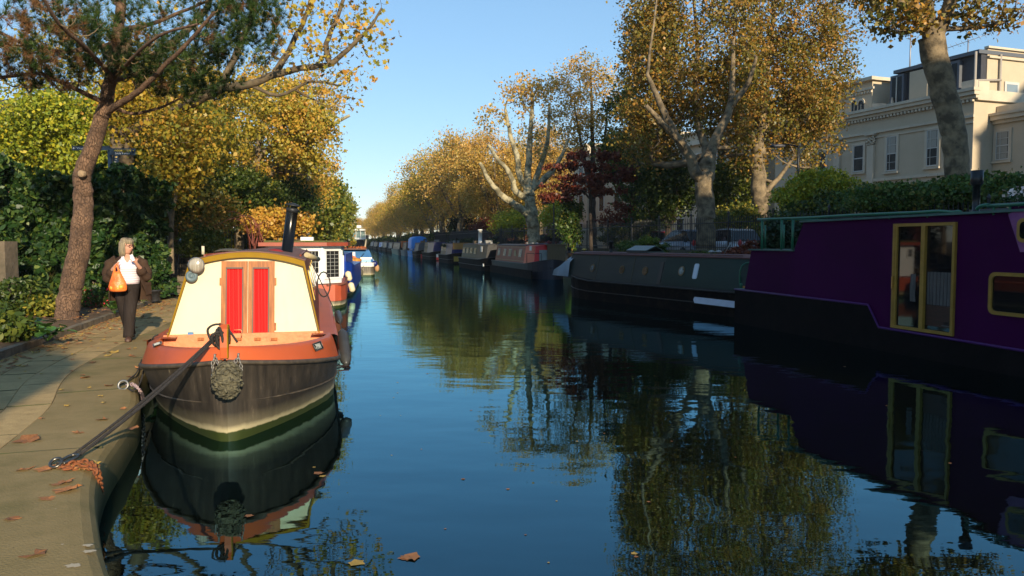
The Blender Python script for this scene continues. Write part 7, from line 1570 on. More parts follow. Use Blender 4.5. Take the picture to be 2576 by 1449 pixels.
# ------------------------------------------------------------------ the leaning pine
def pine():
    r=np.random.default_rng(77); Y=15.0; S=Skel(r); z=atz(165,803,.43); Yb=z[1]
    base=(z[0],z[1],.43)
    S.path(pxd((168,812,Yb),(176,740,Yb),(192,660,Yb-.1),(208,560,Yb-.2),(209,500,Yb-.2),(207,440,Yb-.3),(228,385,Yb-.4),(250,320,Yb-.5),(266,260,Yb-.6),(280,190,Yb-.7),(292,110,Yb-.8),(304,20,Yb-.9),(312,-80,Yb-1)),.212,.07,n=5,jit=.05)
    Yt=Yb-.6
    for pts,r0,r1 in (([(262,280,0),(300,262,-.3),(345,232,-.7),(400,180,-1.1),(470,110,-1.5),(540,30,-1.8)],.085,.03),
        ([(285,200,0),(330,190,.3),(400,178,.5),(470,150,.6),(560,120,.6),(640,60,.6)],.07,.025),
        ([(266,262,0),(225,240,-.3),(185,222,-.5),(140,200,-.7),(90,185,-.9),(0,195,-1.3),(-60,200,-1.5)],.06,.03),
        ([(292,110,0),(230,120,-.6),(160,130,-1.0),(60,110,-1.4),(-40,60,-1.8)],.06,.03),
        ([(285,190,0),(262,170,-.9),(215,120,-1.8),(150,60,-2.6),(100,-20,-3.2)],.06,.03),
        ([(300,80,0),(380,60,-.3),(480,20,-.6),(600,-30,-.9)],.06,.02),([(266,262,0),(330,285,.2),(400,272,.4),(470,240,.4),(560,205,.3)],.045,.015),
        ([(304,20,0),(250,-30,.3),(160,-80,.4),(40,-120,.4)],.05,.02),([(285,200,0),(330,150,-1.2),(400,90,-2.2),(500,60,-2.9)],.05,.02),([(310,-60,0),(420,-80,-.4),(560,-120,-.9)],.04,.02)):
        r0*=.75; r1*=.7; P=[atY(a,b,Yt+d) for a,b,d in pts]; j=S.near(P[0]); P[0]=S.p[j]; S.path(P,r0,r1,parent=j,n=5,jit=.12)
    first=next(i for i,p in enumerate(S.p) if p[2]>atY(265,290,Yt)[2]) 
    cs=[cr(600,30,Yt-.6,110,120,620,.15,1.5),cr(470,190,Yt,140,60,300,.15,1.2),cr(330,60,Yt-.8,200,110,620,.15,2.2),cr(90,70,Yt-1.4,180,120,640,.15,1.8),cr(430,150,Yt-.3,150,70,300,.15,1.4),cr(90,160,Yt-1,150,55,260,.15,1.2),cr(300,-150,Yt,380,110,520,.3,2.5),cr(620,-40,Yt-.5,110,110,160,.2,1.5)]
    T=np.concatenate([ellipsoid_targets(r,n,c,rad,sh) for c,rad,n,sh in cs]); S.grow(T,np.array(S.p[0]),steps=5,curve=1.15,upw=.1,free_from=first)
    root=thing('pine_tree','leaning pine with scaly reddish trunk and tangled dark canopy over the path','tree',base)
    tr,br=S.meshes(.0075,'pine',m_pine,sides=4,ex=.42); off=np.array(base,np.float32)
    m_tw=mat('pine_twig',(.28,.20,.10),rough=.9,col2=(.15,.11,.065),scale=3)
    for me,nme in((tr,'trunk'),(br,'branches')):
        c_=np.empty(len(me.vertices)*3,np.float32); me.vertices.foreach_get('co',c_); c_=(c_.reshape(-1,3)-off); me.vertices.foreach_set('co',c_.ravel().astype(np.float32)); me.update()
        if nme=='branches': me.materials.clear(); me.materials.append(m_tw)
        link(nme,me,root)
    # needle tufts at the twig ends, denser to the upper right; the left side carries dead brown tufts
    tips=[i for i in S.tips]; P=np.array([S.p[i] for i in tips]); Q=np.array([S.p[S.par[i]] for i in tips]); d=P-Q; d/=np.linalg.norm(d,axis=1)[:,None]+1e-9
    V=[];Fc=[];tint=[]; nb=0
    keep=r.random(len(P))<.58
    for i in np.where(keep)[0]:
        pxx=CX+FP*(P[i][0]/P[i][1]); dead=r.random()<(.33 if pxx<230 else .10); n=40
        for s_ in range(2):
            c0=P[i]-d[i]*.09*s_; dirs=r.normal(size=(n,3))*.55+d[i]*.75+np.array([0,0,(-.5 if dead else .15)]); dirs/=np.linalg.norm(dirs,axis=1)[:,None]; Ln=r.uniform(.09,.15,n)[:,None]
            sd=np.cross(dirs,r.normal(size=(n,3))); sd/=np.linalg.norm(sd,axis=1)[:,None]; w_=.0032
            v=np.stack([c0-sd*w_,c0+sd*w_,c0+dirs*Ln],1).reshape(-1,3); V.append(v); Fc.append(np.arange(nb,nb+3*n).reshape(n,3)); nb+=3*n; tint.append(np.full(n,(.9 if dead else r.uniform(0,.78)))+r.uniform(-.04,.04,n))
    link('crown',np_mesh('crown',np.concatenate(V)-off,np.concatenate(Fc),L_needle,np.clip(np.concatenate(tint),0,1)),root)
    # sawn branch scars on the trunk
    for (a,b,rad) in((205,437,.062),(238,358,.05)):
        p=atY(a,b,Yb-.3-.22); mb=MB(); mb.lathe([(rad,.05),(rad,-.02),(rad*.8,-.035),(0,-.03)],tuple(p-off),14,'y'); mb.build('branch_scar',mat('sawn_wood',(.36,.25,.15),rough=.8,var=.4,scale=30),root)
    for k in range(5):
        j=r.integers(len(P)); 
        p=atY([675,860,400,230,140][k]*.99,[60,140,150,60,100][k],Yt-1)-off; mb=MB(); mb.lathe([(.0,-.05),(.03,-.035),(.04,0),(.03,.03),(0,.05)],tuple(p),10); 
    return root
pine()
# ------------------------------------------------------------------ ivy, hedges, bank shrubs
def leaf_thing(name,label,cat,cent,leafm,size,r,base,par=None,part='foliage',shape='leaf',tr=(0,1),stuff=False,group=None,up=0):
    V,Fc=leaf_cloud(cent,size,r,shape,up); t=np.clip(r.random(len(cent)),0,1)*(tr[1]-tr[0])+tr[0]; base=np.array(base,float)
    me=np_mesh(part,V-base,Fc,leafm,t)
    if par is not None: return link(part,me,par)
    o=link(name,me,None,base); tag(o,label,cat,group); return o
r=np.random.default_rng(90); pts=[]
for a,b in zip(IW,IW[1:]):
    a=np.array(a);b=np.array(b); L_=np.linalg.norm(b-a); n=int(L_*5600); t=r.uniform(-.3/L_,1+.3/L_,n); z=.45+r.beta(1.3,1.0,n)*3.05; d=(b-a)/L_; nn=np.array([d[1],-d[0]])
    bulge=.55+.22*np.sin(t*L_*3.1+z*2.3)+.18*np.sin(t*L_*7.3-z*3.7+1)+.12*np.sin(z*9+t*11)+(z>2.7)*.1; bulge=np.maximum(bulge,.34)
    p=a+(b-a)*t[:,None]; zz=z+.18*np.sin(t*L_*2.2)*(z/3); u=r.uniform(.6,1,n); P=np.column_stack([p[:,0]+nn[0]*bulge*u,p[:,1]+nn[1]*bulge*u,zz]); 
    # bare patches low on the left
    keep=zz>-1; pts.append(P[keep])
pts=np.concatenate(pts); leaf_thing('foliage','','',pts,L_ivy,.12,r,(IW[1][0],IW[1][1],.3),par=ivw)
def blob(label,specs,leafm,size,seed,name='bush',cat='shrub',tr=(0,1),stem=True,group=None,shape='quad',stalk=None):
    """shrub: clumps of leaves round a few stems. specs (px,py,Y,rx,ry,n) in picture units"""
    r=np.random.default_rng(seed); C_=[]; c0=None; cents=[]
    for (x,y,Y,rx,ry,n) in specs:
        c=atY(x,y,Y); s_=Y/FP; c0=c if c0 is None else c0; k=max(6,n//70); sub=ellipsoid_targets(r,k,c,(rx*s_,rx*s_*.8,ry*s_),.3); cents.append(sub)
        ci=r.integers(0,k,n); C_.append(sub[ci]+r.normal(size=(n,3))*np.array([rx*s_*.16,rx*s_*.16,ry*s_*.16]))
    P=np.concatenate(C_); sub=np.concatenate(cents); zb=max(.35,min(P[:,2].min(),c0[2]-.3)); base=np.array([c0[0],c0[1],zb]); root=thing(name,label,cat,base,0,group)
    leaf_thing('', '', '',P,leafm,size,r,base,par=root,shape=shape,tr=tr)
    mb=MB()
    for s_ in sub[::max(1,len(sub)//14)]: mb.tube([base+np.array([(s_[0]-base[0])*.15,(s_[1]-base[1])*.15,-.15]),(base+s_)/2+np.array([0,0,.05]),s_],[.02,.013,.006],4)
    mb.build('stems',m_dbark,root,world=True); return root
GB='shrubs on the right bank'
blob('dense dark green hedge above the purple boat roof, right of the villa windows',[(2300,500,24,160,38,9000),(2480,487,23,150,44,9000),(2200,500,25.5,70,32,3500),(2440,468,23.5,80,26,3500)],L_hedge,.10,101,name='hedge',cat='hedge',group=GB)
blob('sunlit yellow green bush left of the villa hedge',[(2075,470,30,80,42,7500),(2010,500,30,60,40,4000)],L_yg,.10,102,tr=(.25,.95),group=GB)
blob('dark shrubby undergrowth behind the railings under the yellow green bush',[(2020,560,29,80,45,5200),(2110,520,28.5,70,40,3800)],L_green,.11,103,group=GB)
blob('dark fern and ivy clump beside the green balcony rail',[(1960,595,23.5,50,40,3600)],L_dark,.10,104,group=GB)
blob('reddish brown shrub tumbling over the bank wall left of the purple boat',[(1865,650,24,45,24,2600),(1900,625,24,30,20,1500)],L_maple,.08,105,tr=(0,1),group=GB)
blob('low green shrub on the bank above the dark green boat, right part',[(1770,650,27,60,16,2400)],L_green,.07,106,group=GB)
blob('clipped lime yellow bush above the dark green boat roof',[(1628,607,30,28,13,2200)],L_yg,.05,107,tr=(0,.35),group=GB)
blob('green shrub under the clipped lime bush',[(1600,622,30.5,40,14,2000),(1665,622,30,30,14,1500)],L_hedge,.06,108,group=GB)
blob('blue green shrub left of the clipped lime bush',[(1570,622,31,22,14,1400)],L_hedge,.06,109,group=GB)
blob('tall bamboo like green clump left of the slender trunk',[(1435,560,44,32,62,4200)],L_hedge,.13,110,group=GB)
blob('pale leaved shrub behind the railings beside the red leaved tree',[(1545,590,46,40,24,2200)],L_green,.11,111,group=GB,tr=(.3,1))
blob('russet shrub behind the railings right of the red leaved tree',[(1560,545,50,55,32,2800)],L_maple,.12,112,group=GB,tr=(.2,.9))
blob('mixed green and yellow shrub behind the thick plane trunk',[(1850,560,38,60,45,4500)],L_mix,.11,113,group=GB,tr=(0,.75))
blob('green shrub by the lamp column behind the railings',[(1620,570,46,45,40,3400)],L_green,.12,114,group=GB)
blob('dark low shrubs behind the railings left of the pollard',[(1180,615,70,60,14,2600),(1270,612,66,50,16,2400)],L_dark,.15,115,group=GB)
for i,(x,y,Y,rx,ry) in enumerate(((1110,605,100,50,20),(1040,606,130,40,18),(985,608,170,35,14),(945,610,220,26,12))):
    blob('dark undergrowth below the far plane row, patch %s from the brick house'%nm[i+1],[(x,y,Y,rx,ry,2600)],L_green,.28,120+i,group=GB)
for i,(x,y,Y,rx,ry,lm) in enumerate(((800,600,52,50,26,L_mix),(845,600,66,30,22,L_green),(868,604,95,22,18,L_mix),(876,608,140,16,12,L_mix))):
    blob('bushy undergrowth on the left bank beyond the white cabin, %s patch'%nm[i+1 if i else 0],[(x,y,Y,rx,ry,2600)],lm,.16+.04*i,130+i,group='undergrowth of the left bank')
blob('low dark shrubs behind the steps railings',[(400,575,27,70,40,4200),(340,600,25.5,40,30,2200)],L_green,.10,140,group='undergrowth of the left bank')
blob('shrubs masking the bank behind the white cabin',[(600,600,30,80,26,4200),(720,612,31,60,20,2400)],L_mix,.11,141,group='undergrowth of the left bank',tr=(0,.7))

make_tree('shadow_caster_tree','flat topped clipped lime added unseen behind the viewpoint to shade the near path',(-1.4,-5.6,.34),[([(-1.4,-5.6,.34),(-1.4,-5.6,2.5),(-1.4,-5.6,4.6)],.14,.10),([(-1.4,-5.6,4.4),(-.6,-5.5,4.9),(.2,-5.5,5.2)],.05,.02),([(-1.4,-5.6,4.4),(-2.8,-5.5,4.9),(-4,-5.5,5.2)],.05,.02)],
 [((-.62,-5.5,5.1),(1.05,.9,.80),140,.1),((-2.6,-5.5,5.1),(1.2,.9,.8),140,.1),((-4.4,-5.5,5.1),(1.2,.9,.8),120,.1)],L_green,m_dbark,seed=99,leaves=24000,lsize=.13,sigma=.13)  # added out of view, crown shaped to cast the shade on the path
# ================================================================== flower bed plants
def rosette(px_,py_,n,size,m,label,seed,spread=.35,name='bergenia',cat='plant',group=None,z=.44,tall=.22):
    r=np.random.default_rng(seed); c=atz(px_,py_,z); root=thing(name,label,cat,(c[0],c[1],z),0,group); mb=MB(); mb.smooth=True
    for i in range(n):
        a=r.uniform(0,6.28); d=r.uniform(.1,1)*spread; h=r.uniform(.35,1)*tall; s_=size*r.uniform(.7,1.15); o=np.array([math.cos(a)*d,math.sin(a)*d,h]); u=np.array([math.cos(a),math.sin(a),r.uniform(-.5,.7)]); u/=np.linalg.norm(u); v=np.cross(u,[0,0,1]); v/=np.linalg.norm(v); w_=np.cross(v,u)
        prof=[(-.5,.12),(-.3,.36),(0,.46),(.28,.36),(.5,.04)]; L_=[];M_=[];R_=[]
        for t,hw in prof: p=o+u*s_*t-w_*s_*(t*t*.5)*.7; L_.append(p+v*hw*s_+w_*.12*s_);M_.append(p);R_.append(p-v*hw*s_+w_*.12*s_)
        k=len(prof); mb.add(L_+M_+R_,[(j,j+1,k+j+1,k+j) for j in range(k-1)]+[(k+j,k+j+1,2*k+j+1,2*k+j) for j in range(k-1)],True)
    o=mb.build('leaves',m,root)
    mb=MB()
    for i in range(max(4,n//4)): a=r.uniform(0,6.28); d=r.uniform(.1,.7)*spread; mb.tube([(0,0,0),(math.cos(a)*d*.6,math.sin(a)*d*.6,tall*.4),(math.cos(a)*d,math.sin(a)*d,tall*.7)],.006,4)
    mb.build('stalks',m,root); return root
m_berg=mat('bergenia_leaf',(.10,.20,.03),rough=.35,col2=(.04,.12,.02),scale=7,spec=.6); m_berg2=mat('bergenia_leaf_dark',(.05,.13,.025),rough=.4,var=.4,scale=7)
rosette(120,858,34,.15,m_berg,'glossy round leaved bergenia at the kerb, lower left',201,.34,tall=.26)
rosette(85,840,26,.13,m_berg2,'darker round leaved bergenia just behind the lower left clump',202,.36,tall=.24)
rosette(290,790,26,.15,m_berg,'fresh green bergenia beside the woman at the kerb corner',203,.26,tall=.30)
rosette(262,775,20,.14,m_berg,'bergenia clump tucked behind the red fuchsia',204,.24,tall=.34)
rosette(362,765,16,.10,mat('variegated',(.30,.33,.12),rough=.5,col2=(.08,.14,.03),scale=12),'variegated low plant past the woman by the pots',205,.22,tall=.2)
def bush(px_,py_,w_,h,n,lm,size,label,seed,z=.44,tr=(0,1),flowers=None,name='shrub',cat='plant'):
    r=np.random.default_rng(seed); c=atz(px_,py_,z); root=thing(name,label,cat,(c[0],c[1],z)); P=ellipsoid_targets(r,n,(0,0,h*.5),(w_,w_*.8,h*.55),.2); P[:,2]=np.abs(P[:,2]); V,Fc=leaf_cloud(P,size,r,'leaf'); link('leaves',np_mesh('leaves',V,Fc,lm,r.random(n)*(tr[1]-tr[0])+tr[0]),root)
    mb=MB()
    for i in range(10): q=P[i*3]; mb.tube([(0,0,0),tuple(q*.5),tuple(q)],.006,4)
    mb.build('stems',m_dbark,root)
    if flowers: Pf=P[r.random(n)<flowers[0]]+np.array([0,-.04,.02]); V,Fc=leaf_cloud(Pf,flowers[2],r,'leaf'); o=link('flowers',np_mesh('flowers',V,Fc,flowers[1],None),root)
    return root
m_fuch=mat('fuchsia_red',(.62,.02,.06),rough=.5)
bush(235,775,.42,.42,900,L_green,.05,'fuchsia bush dotted with red flowers beside the pine foot',211,flowers=(.085,m_fuch,.055),tr=(.2,.8))
bush(60,800,.55,.75,1500,L_green,.075,'leafy green plant at the far left of the bed',212,tr=(.1,.8))
bush(20,770,.5,.9,1300,L_green,.075,'dark leafy plant against the brown pier at the left edge',213,tr=(0,.6))
bush(110,800,.45,.45,900,L_mix,.07,'yellowing low plant before the grey pillar',214,tr=(.1,.7))
bush(5,860,.5,.4,800,L_green,.09,'withered brown plant in the left corner of the bed',215,tr=(.2,.9))
bush(345,755,.35,.6,900,L_green,.06,'dark foliage behind the woman by the kerb end',216,tr=(0,.7))
# strap leaved flax
r=np.random.default_rng(5); c=atz(116,768,.44); rt=thing('flax_plant','upright strap leaved plant, green and russet, left of the pine foot','plant',(c[0],c[1],.44)); mb=MB()
for i in range(46):
    a=r.uniform(0,6.28); s_=r.uniform(.1,.42); h=r.uniform(.5,1.05); w_=.012; e=np.array([math.cos(a)*s_,math.sin(a)*s_*.7,h]); m_=e*.5+np.array([-e[0]*.15,-e[1]*.15,.08]); pv=np.array([-math.sin(a),math.cos(a),0])*w_
    mb.mat(0 if r.random()<.6 else 1); mb.add([-pv,pv,m_+pv,m_-pv,e],[(0,1,2,3),(3,2,4)],False)
mb.build('leaves',[mat('flax_green',(.13,.17,.04),rough=.6),mat('flax_russet',(.30,.13,.05),rough=.7)],rt)['kind']='stuff'
# ================================================================== fallen leaves
m_fl=[mat('fallen_orange',(.42,.17,.055),rough=.8,var=.35,scale=20),mat('fallen_brown',(.30,.12,.04),rough=.85,var=.4,scale=20),mat('fallen_yellow',(.48,.30,.06),rough=.8,var=.3,scale=20)]
T12=np.array([(-.45,0),(-.36,-.24),(-.44,-.40),(-.08,-.36),(.10,-.48),(.24,-.24),(.52,0),(.24,.24),(.10,.48),(-.08,.36),(-.44,.40),(-.36,.24)])
def one_leaf(size,r,curl=.25):
    a=r.uniform(0,6.28); c_,s_=math.cos(a),math.sin(a); vs=[(0,0,.012)]
    for x,y in T12: x2,y2=x*size*r.uniform(.85,1.1),y*size*r.uniform(.85,1.1); vs.append((x2*c_-y2*s_,x2*s_+y2*c_,.004+curl*size*abs(r.normal())*.5*(abs(x)+abs(y))))
    return vs,[(0,i,i%12+1) for i in range(1,13)]
r=np.random.default_rng(15)
spots=[(70,1108,.20,1),(152,1216,.15,0),(165,1235,.16,0),(60,1182,.12,0),(118,1254,.10,0),(258,1055,.11,0),(198,1088,.09,0),(112,1182,.13,0),(30,1305,.09,1),(275,970,.10,1),(232,912,.10,1),(285,887,.16,2),(270,895,.12,2),(272,1085,.05,2),(334,1078,.10,1),(350,925,.10,0),(330,948,.10,1),(310,1028,.06,0),(90,1395,.12,1),(215,950,.12,1),(390,868,.1,0)]
lmesh=[]
for k in range(5):
    for j in range(3): vs,fs=one_leaf(1.0,r); me=bpy.data.meshes.new('fallen_leaf'); me.from_pydata(vs,[],fs); me.materials.append(m_fl[j]); lmesh.append(me)
for i,(a,b,s_,k) in enumerate(spots):
    p=atz(a,b,.352); o=link('fallen_leaf',lmesh[(i%5)*3+k],None,p); o.scale=(s_,s_,s_*.9); o.rotation_euler=(r.uniform(-.15,.15),r.uniform(-.15,.15),r.uniform(0,6.28)); tag(o,'curled fallen plane leaf lying alone on the stone path or coping','leaf','single fallen leaves on the path')
# floating leaves
ws=[(1035,1400,.20,0),(1020,1402,.14,1),(896,1415,.17,2),(1165,1205,.06,1),(1185,1032,.05,0),(1075,940,.07,1),(1000,988,.04,2),(985,1145,.03,2),(1060,1130,.03,0),(1278,1230,.05,0),(1380,1415,.03,2),(1595,1392,.07,2),(1600,1400,.05,1),(1632,1262,.05,1),(1850,1150,.03,1),(2125,922,.07,1),(625,1297,.10,1),(800,1190,.14,1),(812,1198,.10,2),(790,1175,.05,2),(1452,1110,.05,2),(1520,1090,.04,1),(957,1045,.03,2),(1000,962,.05,2),(990,1000,.04,2),(1008,1045,.03,2),(1322,1345,.03,1),(2390,1165,.05,1),(2230,1020,.04,1),(470,1028,.06,0),(330,1082,.10,0),(345,1070,.08,1),(1690,1110,.04,1),(1400,1260,.03,2),(1120,1330,.03,0)]
for i,(a,b,s_,k) in enumerate(ws):
    p=atz(a,b,.003); o=link('floating_leaf',lmesh[((i+2)%5)*3+k],None,p); s_*=.62; o.scale=(s_,s_,s_*.25); o.rotation_euler=(0,0,r.uniform(0,6.28)); tag(o,'plane leaf floating on the dark canal water','leaf','leaves floating on the canal')
# drifts of small leaves along the kerb, on the steps and the soil: uncountable
def drift(name,P,size,seed,ms):
    r=np.random.default_rng(seed); V=[];Fc=[];mi=[];nb=0; mb=MB()
    for p in P:
        s_=size*r.uniform(.6,1.4); vs,fs=one_leaf(s_,r,.35); mb.mat(int(r.integers(3))); mb.add([(v[0]+p[0],v[1]+p[1],v[2]+p[2]) for v in vs],fs,False)
    o=mb.build(name,ms); tag(o,kind='stuff'); return o
P=[]
for i in range(420):
    y=r.uniform(8.8,20); x=xat(Kb,y)+abs(r.normal())*.28+.03; P.append((x,y,.352))
for i in range(520):
    y=r.uniform(6,21); x=xat(Kb,y)-.12-r.uniform(0,2.2); P.append((x,y,.46+.03*(xat(Kb,y)-x)/.7))
for i in range(90):
    y=r.uniform(6.5,20); P.append((xat(EL,y)-r.uniform(.02,1.8),y,.352))
for i in range(200):
    q=SF.w(r.uniform(-1,3.2),r.uniform(-.8,.9),0); k=max(0,min(5,int((SF.loc(q)[0]+.2)/.42))); P.append((q[0],q[1],.35+.155+.165*k if SF.loc(q)[0]>-.1 else .352))
drift('leaf_litter',P,.065,31,m_fl)
P=[]
for i in range(60): a=r.uniform(150,245); q=atz(a,1170+r.uniform(-6,12)+(a-200)*.05,.354); P.append(tuple(q))
drift('leaf_litter',P,.05,32,m_fl)
# pale bird lime spots on the coping
m_lime=mat('pale_spot',(.46,.38,.26),rough=.9)
for i,(a,b,s_) in enumerate(((222,1371,.035),(225,1386,.045),(185,1422,.05),(157,1369,.012),(140,1280,.008))):
    p=atz(a,b,.3525); mb=MB(); n=14; mb.add([(s_*.7*math.cos(t)*r.uniform(.6,1.3),s_*.5*math.sin(t)*r.uniform(.6,1.3),0) for t in np.linspace(0,6.28,n,endpoint=False)],[tuple(range(n))],False); o=mb.build('lime_spot',m_lime); o.location=[float(v) for v in p]; tag(o,'small pale dried splash on the front coping stone','stain','pale splashes on the coping')
# ================================================================== the woman on the path
def person():
    FT=atz(322,857,.352); Fm=Frame((FT[0],FT[1],.352),(FT[1],-FT[0])); S_=FT[1]/FP
    def W(px,py,y=0.0): return ((px-322)*S_,y,(857-py)*S_+.0)
    root=fthing('person','woman in a brown coat, white patterned top and dark trousers walking with glasses on','person',Fm)
    m_skin=mat('skin',(.58,.30,.20),rough=.55,var=.12,scale=9); 
    # ---- body: one skinned skeleton
    J={}; ed=[]
    def j(n,p,r): J[n]=(p,r)
    H_=lambda z:z
    j('pelvis',(.0,.02,.80),(.13,.10)); j('waist',(.0,.02,.95),(.115,.085)); j('chest',(.01,.02,1.12),(.135,.10)); j('neckb',(.01,.02,1.24),(.07,.06)); j('neck',(.012,.0,1.30),(.048,.048)); j('headb',(.015,-.01,1.36),(.06,.06)); 
    j('hipR',(-.075,.02,.76),(.085,.085)); j('kneeR',(-.03,.10,.42),(.058,.058)); j('ankR',(.035,.30,.11),(.036,.036)); j('toeR',(.045,.24,.04),(.03,.03))
    j('hipL',(.075,.02,.76),(.085,.085)); j('kneeL',(.035,-.04,.42),(.060,.060)); j('ankL',(.01,-.02,.10),(.034,.034)); j('toeL',(.0,-.17,.035),(.032,.026))
    j('shR',(-.15,.03,1.20),(.055,.055)); j('elR',(-.235,-.03,.98),(.042,.042)); j('wrR',(-.15,-.20,1.12),(.028,.028)); j('pmR',(-.125,-.225,1.155),(.030,.022))
    j('shL',(.17,.03,1.20),(.055,.055)); j('elL',(.27,-.02,.99),(.042,.042)); j('wrL',(.155,-.20,1.15),(.027,.027)); j('pmL',(.125,-.23,1.205),(.030,.020))
    E_=[('pelvis','waist'),('waist','chest'),('chest','neckb'),('neckb','neck'),('neck','headb'),('pelvis','hipR'),('hipR','kneeR'),('kneeR','ankR'),('ankR','toeR'),('pelvis','hipL'),('hipL','kneeL'),('kneeL','ankL'),('ankL','toeL'),('chest','shR'),('shR','elR'),('elR','wrR'),('wrR','pmR'),('chest','shL'),('shL','elL'),('elL','wrL'),('wrL','pmL')]
    # fingers
    for side,pm,dirs in (('R',J['pmR'][0],[((.5,-.3,.1),.05),((.55,-.3,-.15),.055),((.5,-.3,-.4),.052),((.4,-.3,-.6),.042)]),('L',J['pmL'][0],[((-.25,-.2,.95),.062),((.0,-.2,1.0),.066),((.25,-.15,.95),.060),((.45,-.1,.8),.048)])):
        for q,(d,L) in enumerate(dirs):
            d=np.array(d)/np.linalg.norm(d); off=np.array([0,-.006,.018-.012*q]) if side=='R' else np.array([-.022+.014*q,0,.004]); a=np.array(pm)+off
            b=a+d*L*.55; c=b+(d+(np.array([-.2,.1,-.8]) if side=='R' else np.array([-.1,-.5,-.25])))*L*.38
            j('f%s%da'%(side,q),tuple(a+d*.012),(.010,.010)); j('f%s%db'%(side,q),tuple(b),(.0088,.0088)); j('f%s%dc'%(side,q),tuple(c),(.0075,.0075)); E_+=[('pm'+side,'f%s%da'%(side,q)),('f%s%da'%(side,q),'f%s%db'%(side,q)),('f%s%db'%(side,q),'f%s%dc'%(side,q))]
        t=np.array(pm)+(np.array([.02,-.02,.03]) if side=='R' else np.array([-.045,-.02,.0])); t2=t+(np.array([.025,-.01,.01]) if side=='R' else np.array([-.012,-.01,.03])); j('t%sa'%side,tuple(t),(.011,.011)); j('t%sb'%side,tuple(t2),(.009,.009)); E_+=[('pm'+side,'t%sa'%side),('t%sa'%side,'t%sb'%side)]
    [J.pop(k) for k in ('toeR','toeL')] if False else None; names=[k for k in J if not k.startswith('toe')]; E_=[e for e in E_ if not e[1].startswith('toe')]; me=bpy.data.meshes.new('b'); me.from_pydata([J[n][0] for n in names],[(names.index(a),names.index(b)) for a,b in E_],[]); ob=bpy.data.objects.new('b',me); C.objects.link(ob)
    sk=ob.modifiers.new('s','SKIN'); sk.use_smooth_shade=True
    if not me.skin_vertices: me.skin_vertices.new()
    for i,n in enumerate(names): v=me.skin_vertices[0].data[i]; v.radius=J[n][1]; v.use_root=(n=='pelvis')
    sb=ob.modifiers.new('u','SUBSURF'); sb.levels=1; sb.render_levels=1
    dg=bpy.context.evaluated_depsgraph_get(); dg.update(); bm_=bpy.data.meshes.new_from_object(ob.evaluated_get(dg)); bpy.data.objects.remove(ob)
    mb=MB(); mb.add([tuple(v.co) for v in bm_.vertices],[tuple(p.vertices) for p in bm_.polygons],True)
    # head: shaped rings, face turned to the photo's right
    hc=np.array([.02,-.015,1.425]); yaw=R(48); tilt=R(6); fx,fy_=math.sin(yaw),-math.cos(yaw); fwd=np.array([fx,fy_,-math.sin(tilt)]); sid=np.array([math.cos(yaw),math.sin(yaw),0]); up=np.array([0,0,1.])
    def hp(f,s_,u): return hc+fwd*f+sid*s_+up*u
    prof=[(-.112,.030,.045,.028),(-.10,.045,.055,.032),(-.078,.066,.056,.045),(-.05,.076,.064,.060),(-.02,.080,.070,.074),(.01,.082,.073,.080),(.04,.082,.073,.082),(.07,.072,.066,.076),(.095,.050,.048,.056),(.11,.018,.018,.02)]
    rings=[]; n=20
    for u,fr,wd,bk in prof:
        ring=[]
        for k in range(n):
            t=2*math.pi*k/n; c_,s_=math.cos(t),math.sin(t); f=c_*(fr if c_>0 else bk); w_=s_*wd
            if c_>.93:   # nose, lips, chin and eye hollow along the front line
                if -.045<u<.0: f+=.016 if u>-.03 and u<-.01 else .008
                if u<-.09: f+=.008
            if .5<c_<.93 and .0<u<.02: f-=.006
            ring.append(hp(f,w_,u))
        rings.append(ring)
    mb.loft(rings); mb.tube([hp(.072,0,.022),hp(.088,0,-.004),hp(.098,0,-.022),hp(.080,0,-.030)],[.006,.009,.012,.006],8)
    for s_ in(-1,1): mb.ell(tuple(hp(-.005,s_*.073,-.005)),(.012,.018,.028),8,6)
    body=mb.build('body',m_skin,root)
    def part(nm,m,fn): mb=MB(); mb.smooth=True; fn(mb); return mb.build(nm,m,root)
    part('lips',mat('lips',(.50,.13,.11),rough=.5),lambda mb:mb.tube([hp(.074,-.02,-.055),hp(.084,0,-.053),hp(.074,.02,-.055)],[.003,.006,.003],6))
    def eyes(mb):
        for s_ in(-.03,.03): mb.ell(tuple(hp(.070,s_,.008)),(.010,.010,.008),8,6)
    for s_ in(-.03,.03): part('eye',mat('eye_dark',(.06,.04,.03),rough=.2),lambda mb:mb.ell(tuple(hp(.071,s_,.010)),(.010,.010,.007),8,6))
    def gl(mb):
        for s_ in(-.033,.033): mb.tube([hp(.088+0*t,s_+.026*math.cos(t),.008+.018*math.sin(t)) for t in np.linspace(0,6.28,14,endpoint=False)],.0035,5,closed=True)
        mb.tube([hp(.09,-.008,.012),hp(.09,.008,.012)],.0035,5)
        for s_ in(-1,1): mb.tube([hp(.088,s_*.058,.014),hp(.03,s_*.078,.012),hp(-.01,s_*.08,.01)],.003,5)
    part('glasses',mat('glasses_frame',(.10,.02,.02),rough=.4),gl)
    # hair: bob with fringe, parted lengths of strands
    m_hair=mat('grey_blonde_hair',(.40,.32,.20),rough=.6,col2=(.17,.13,.085),scale=9,stretch=(9,9,1),bump=.6,bscale=26)
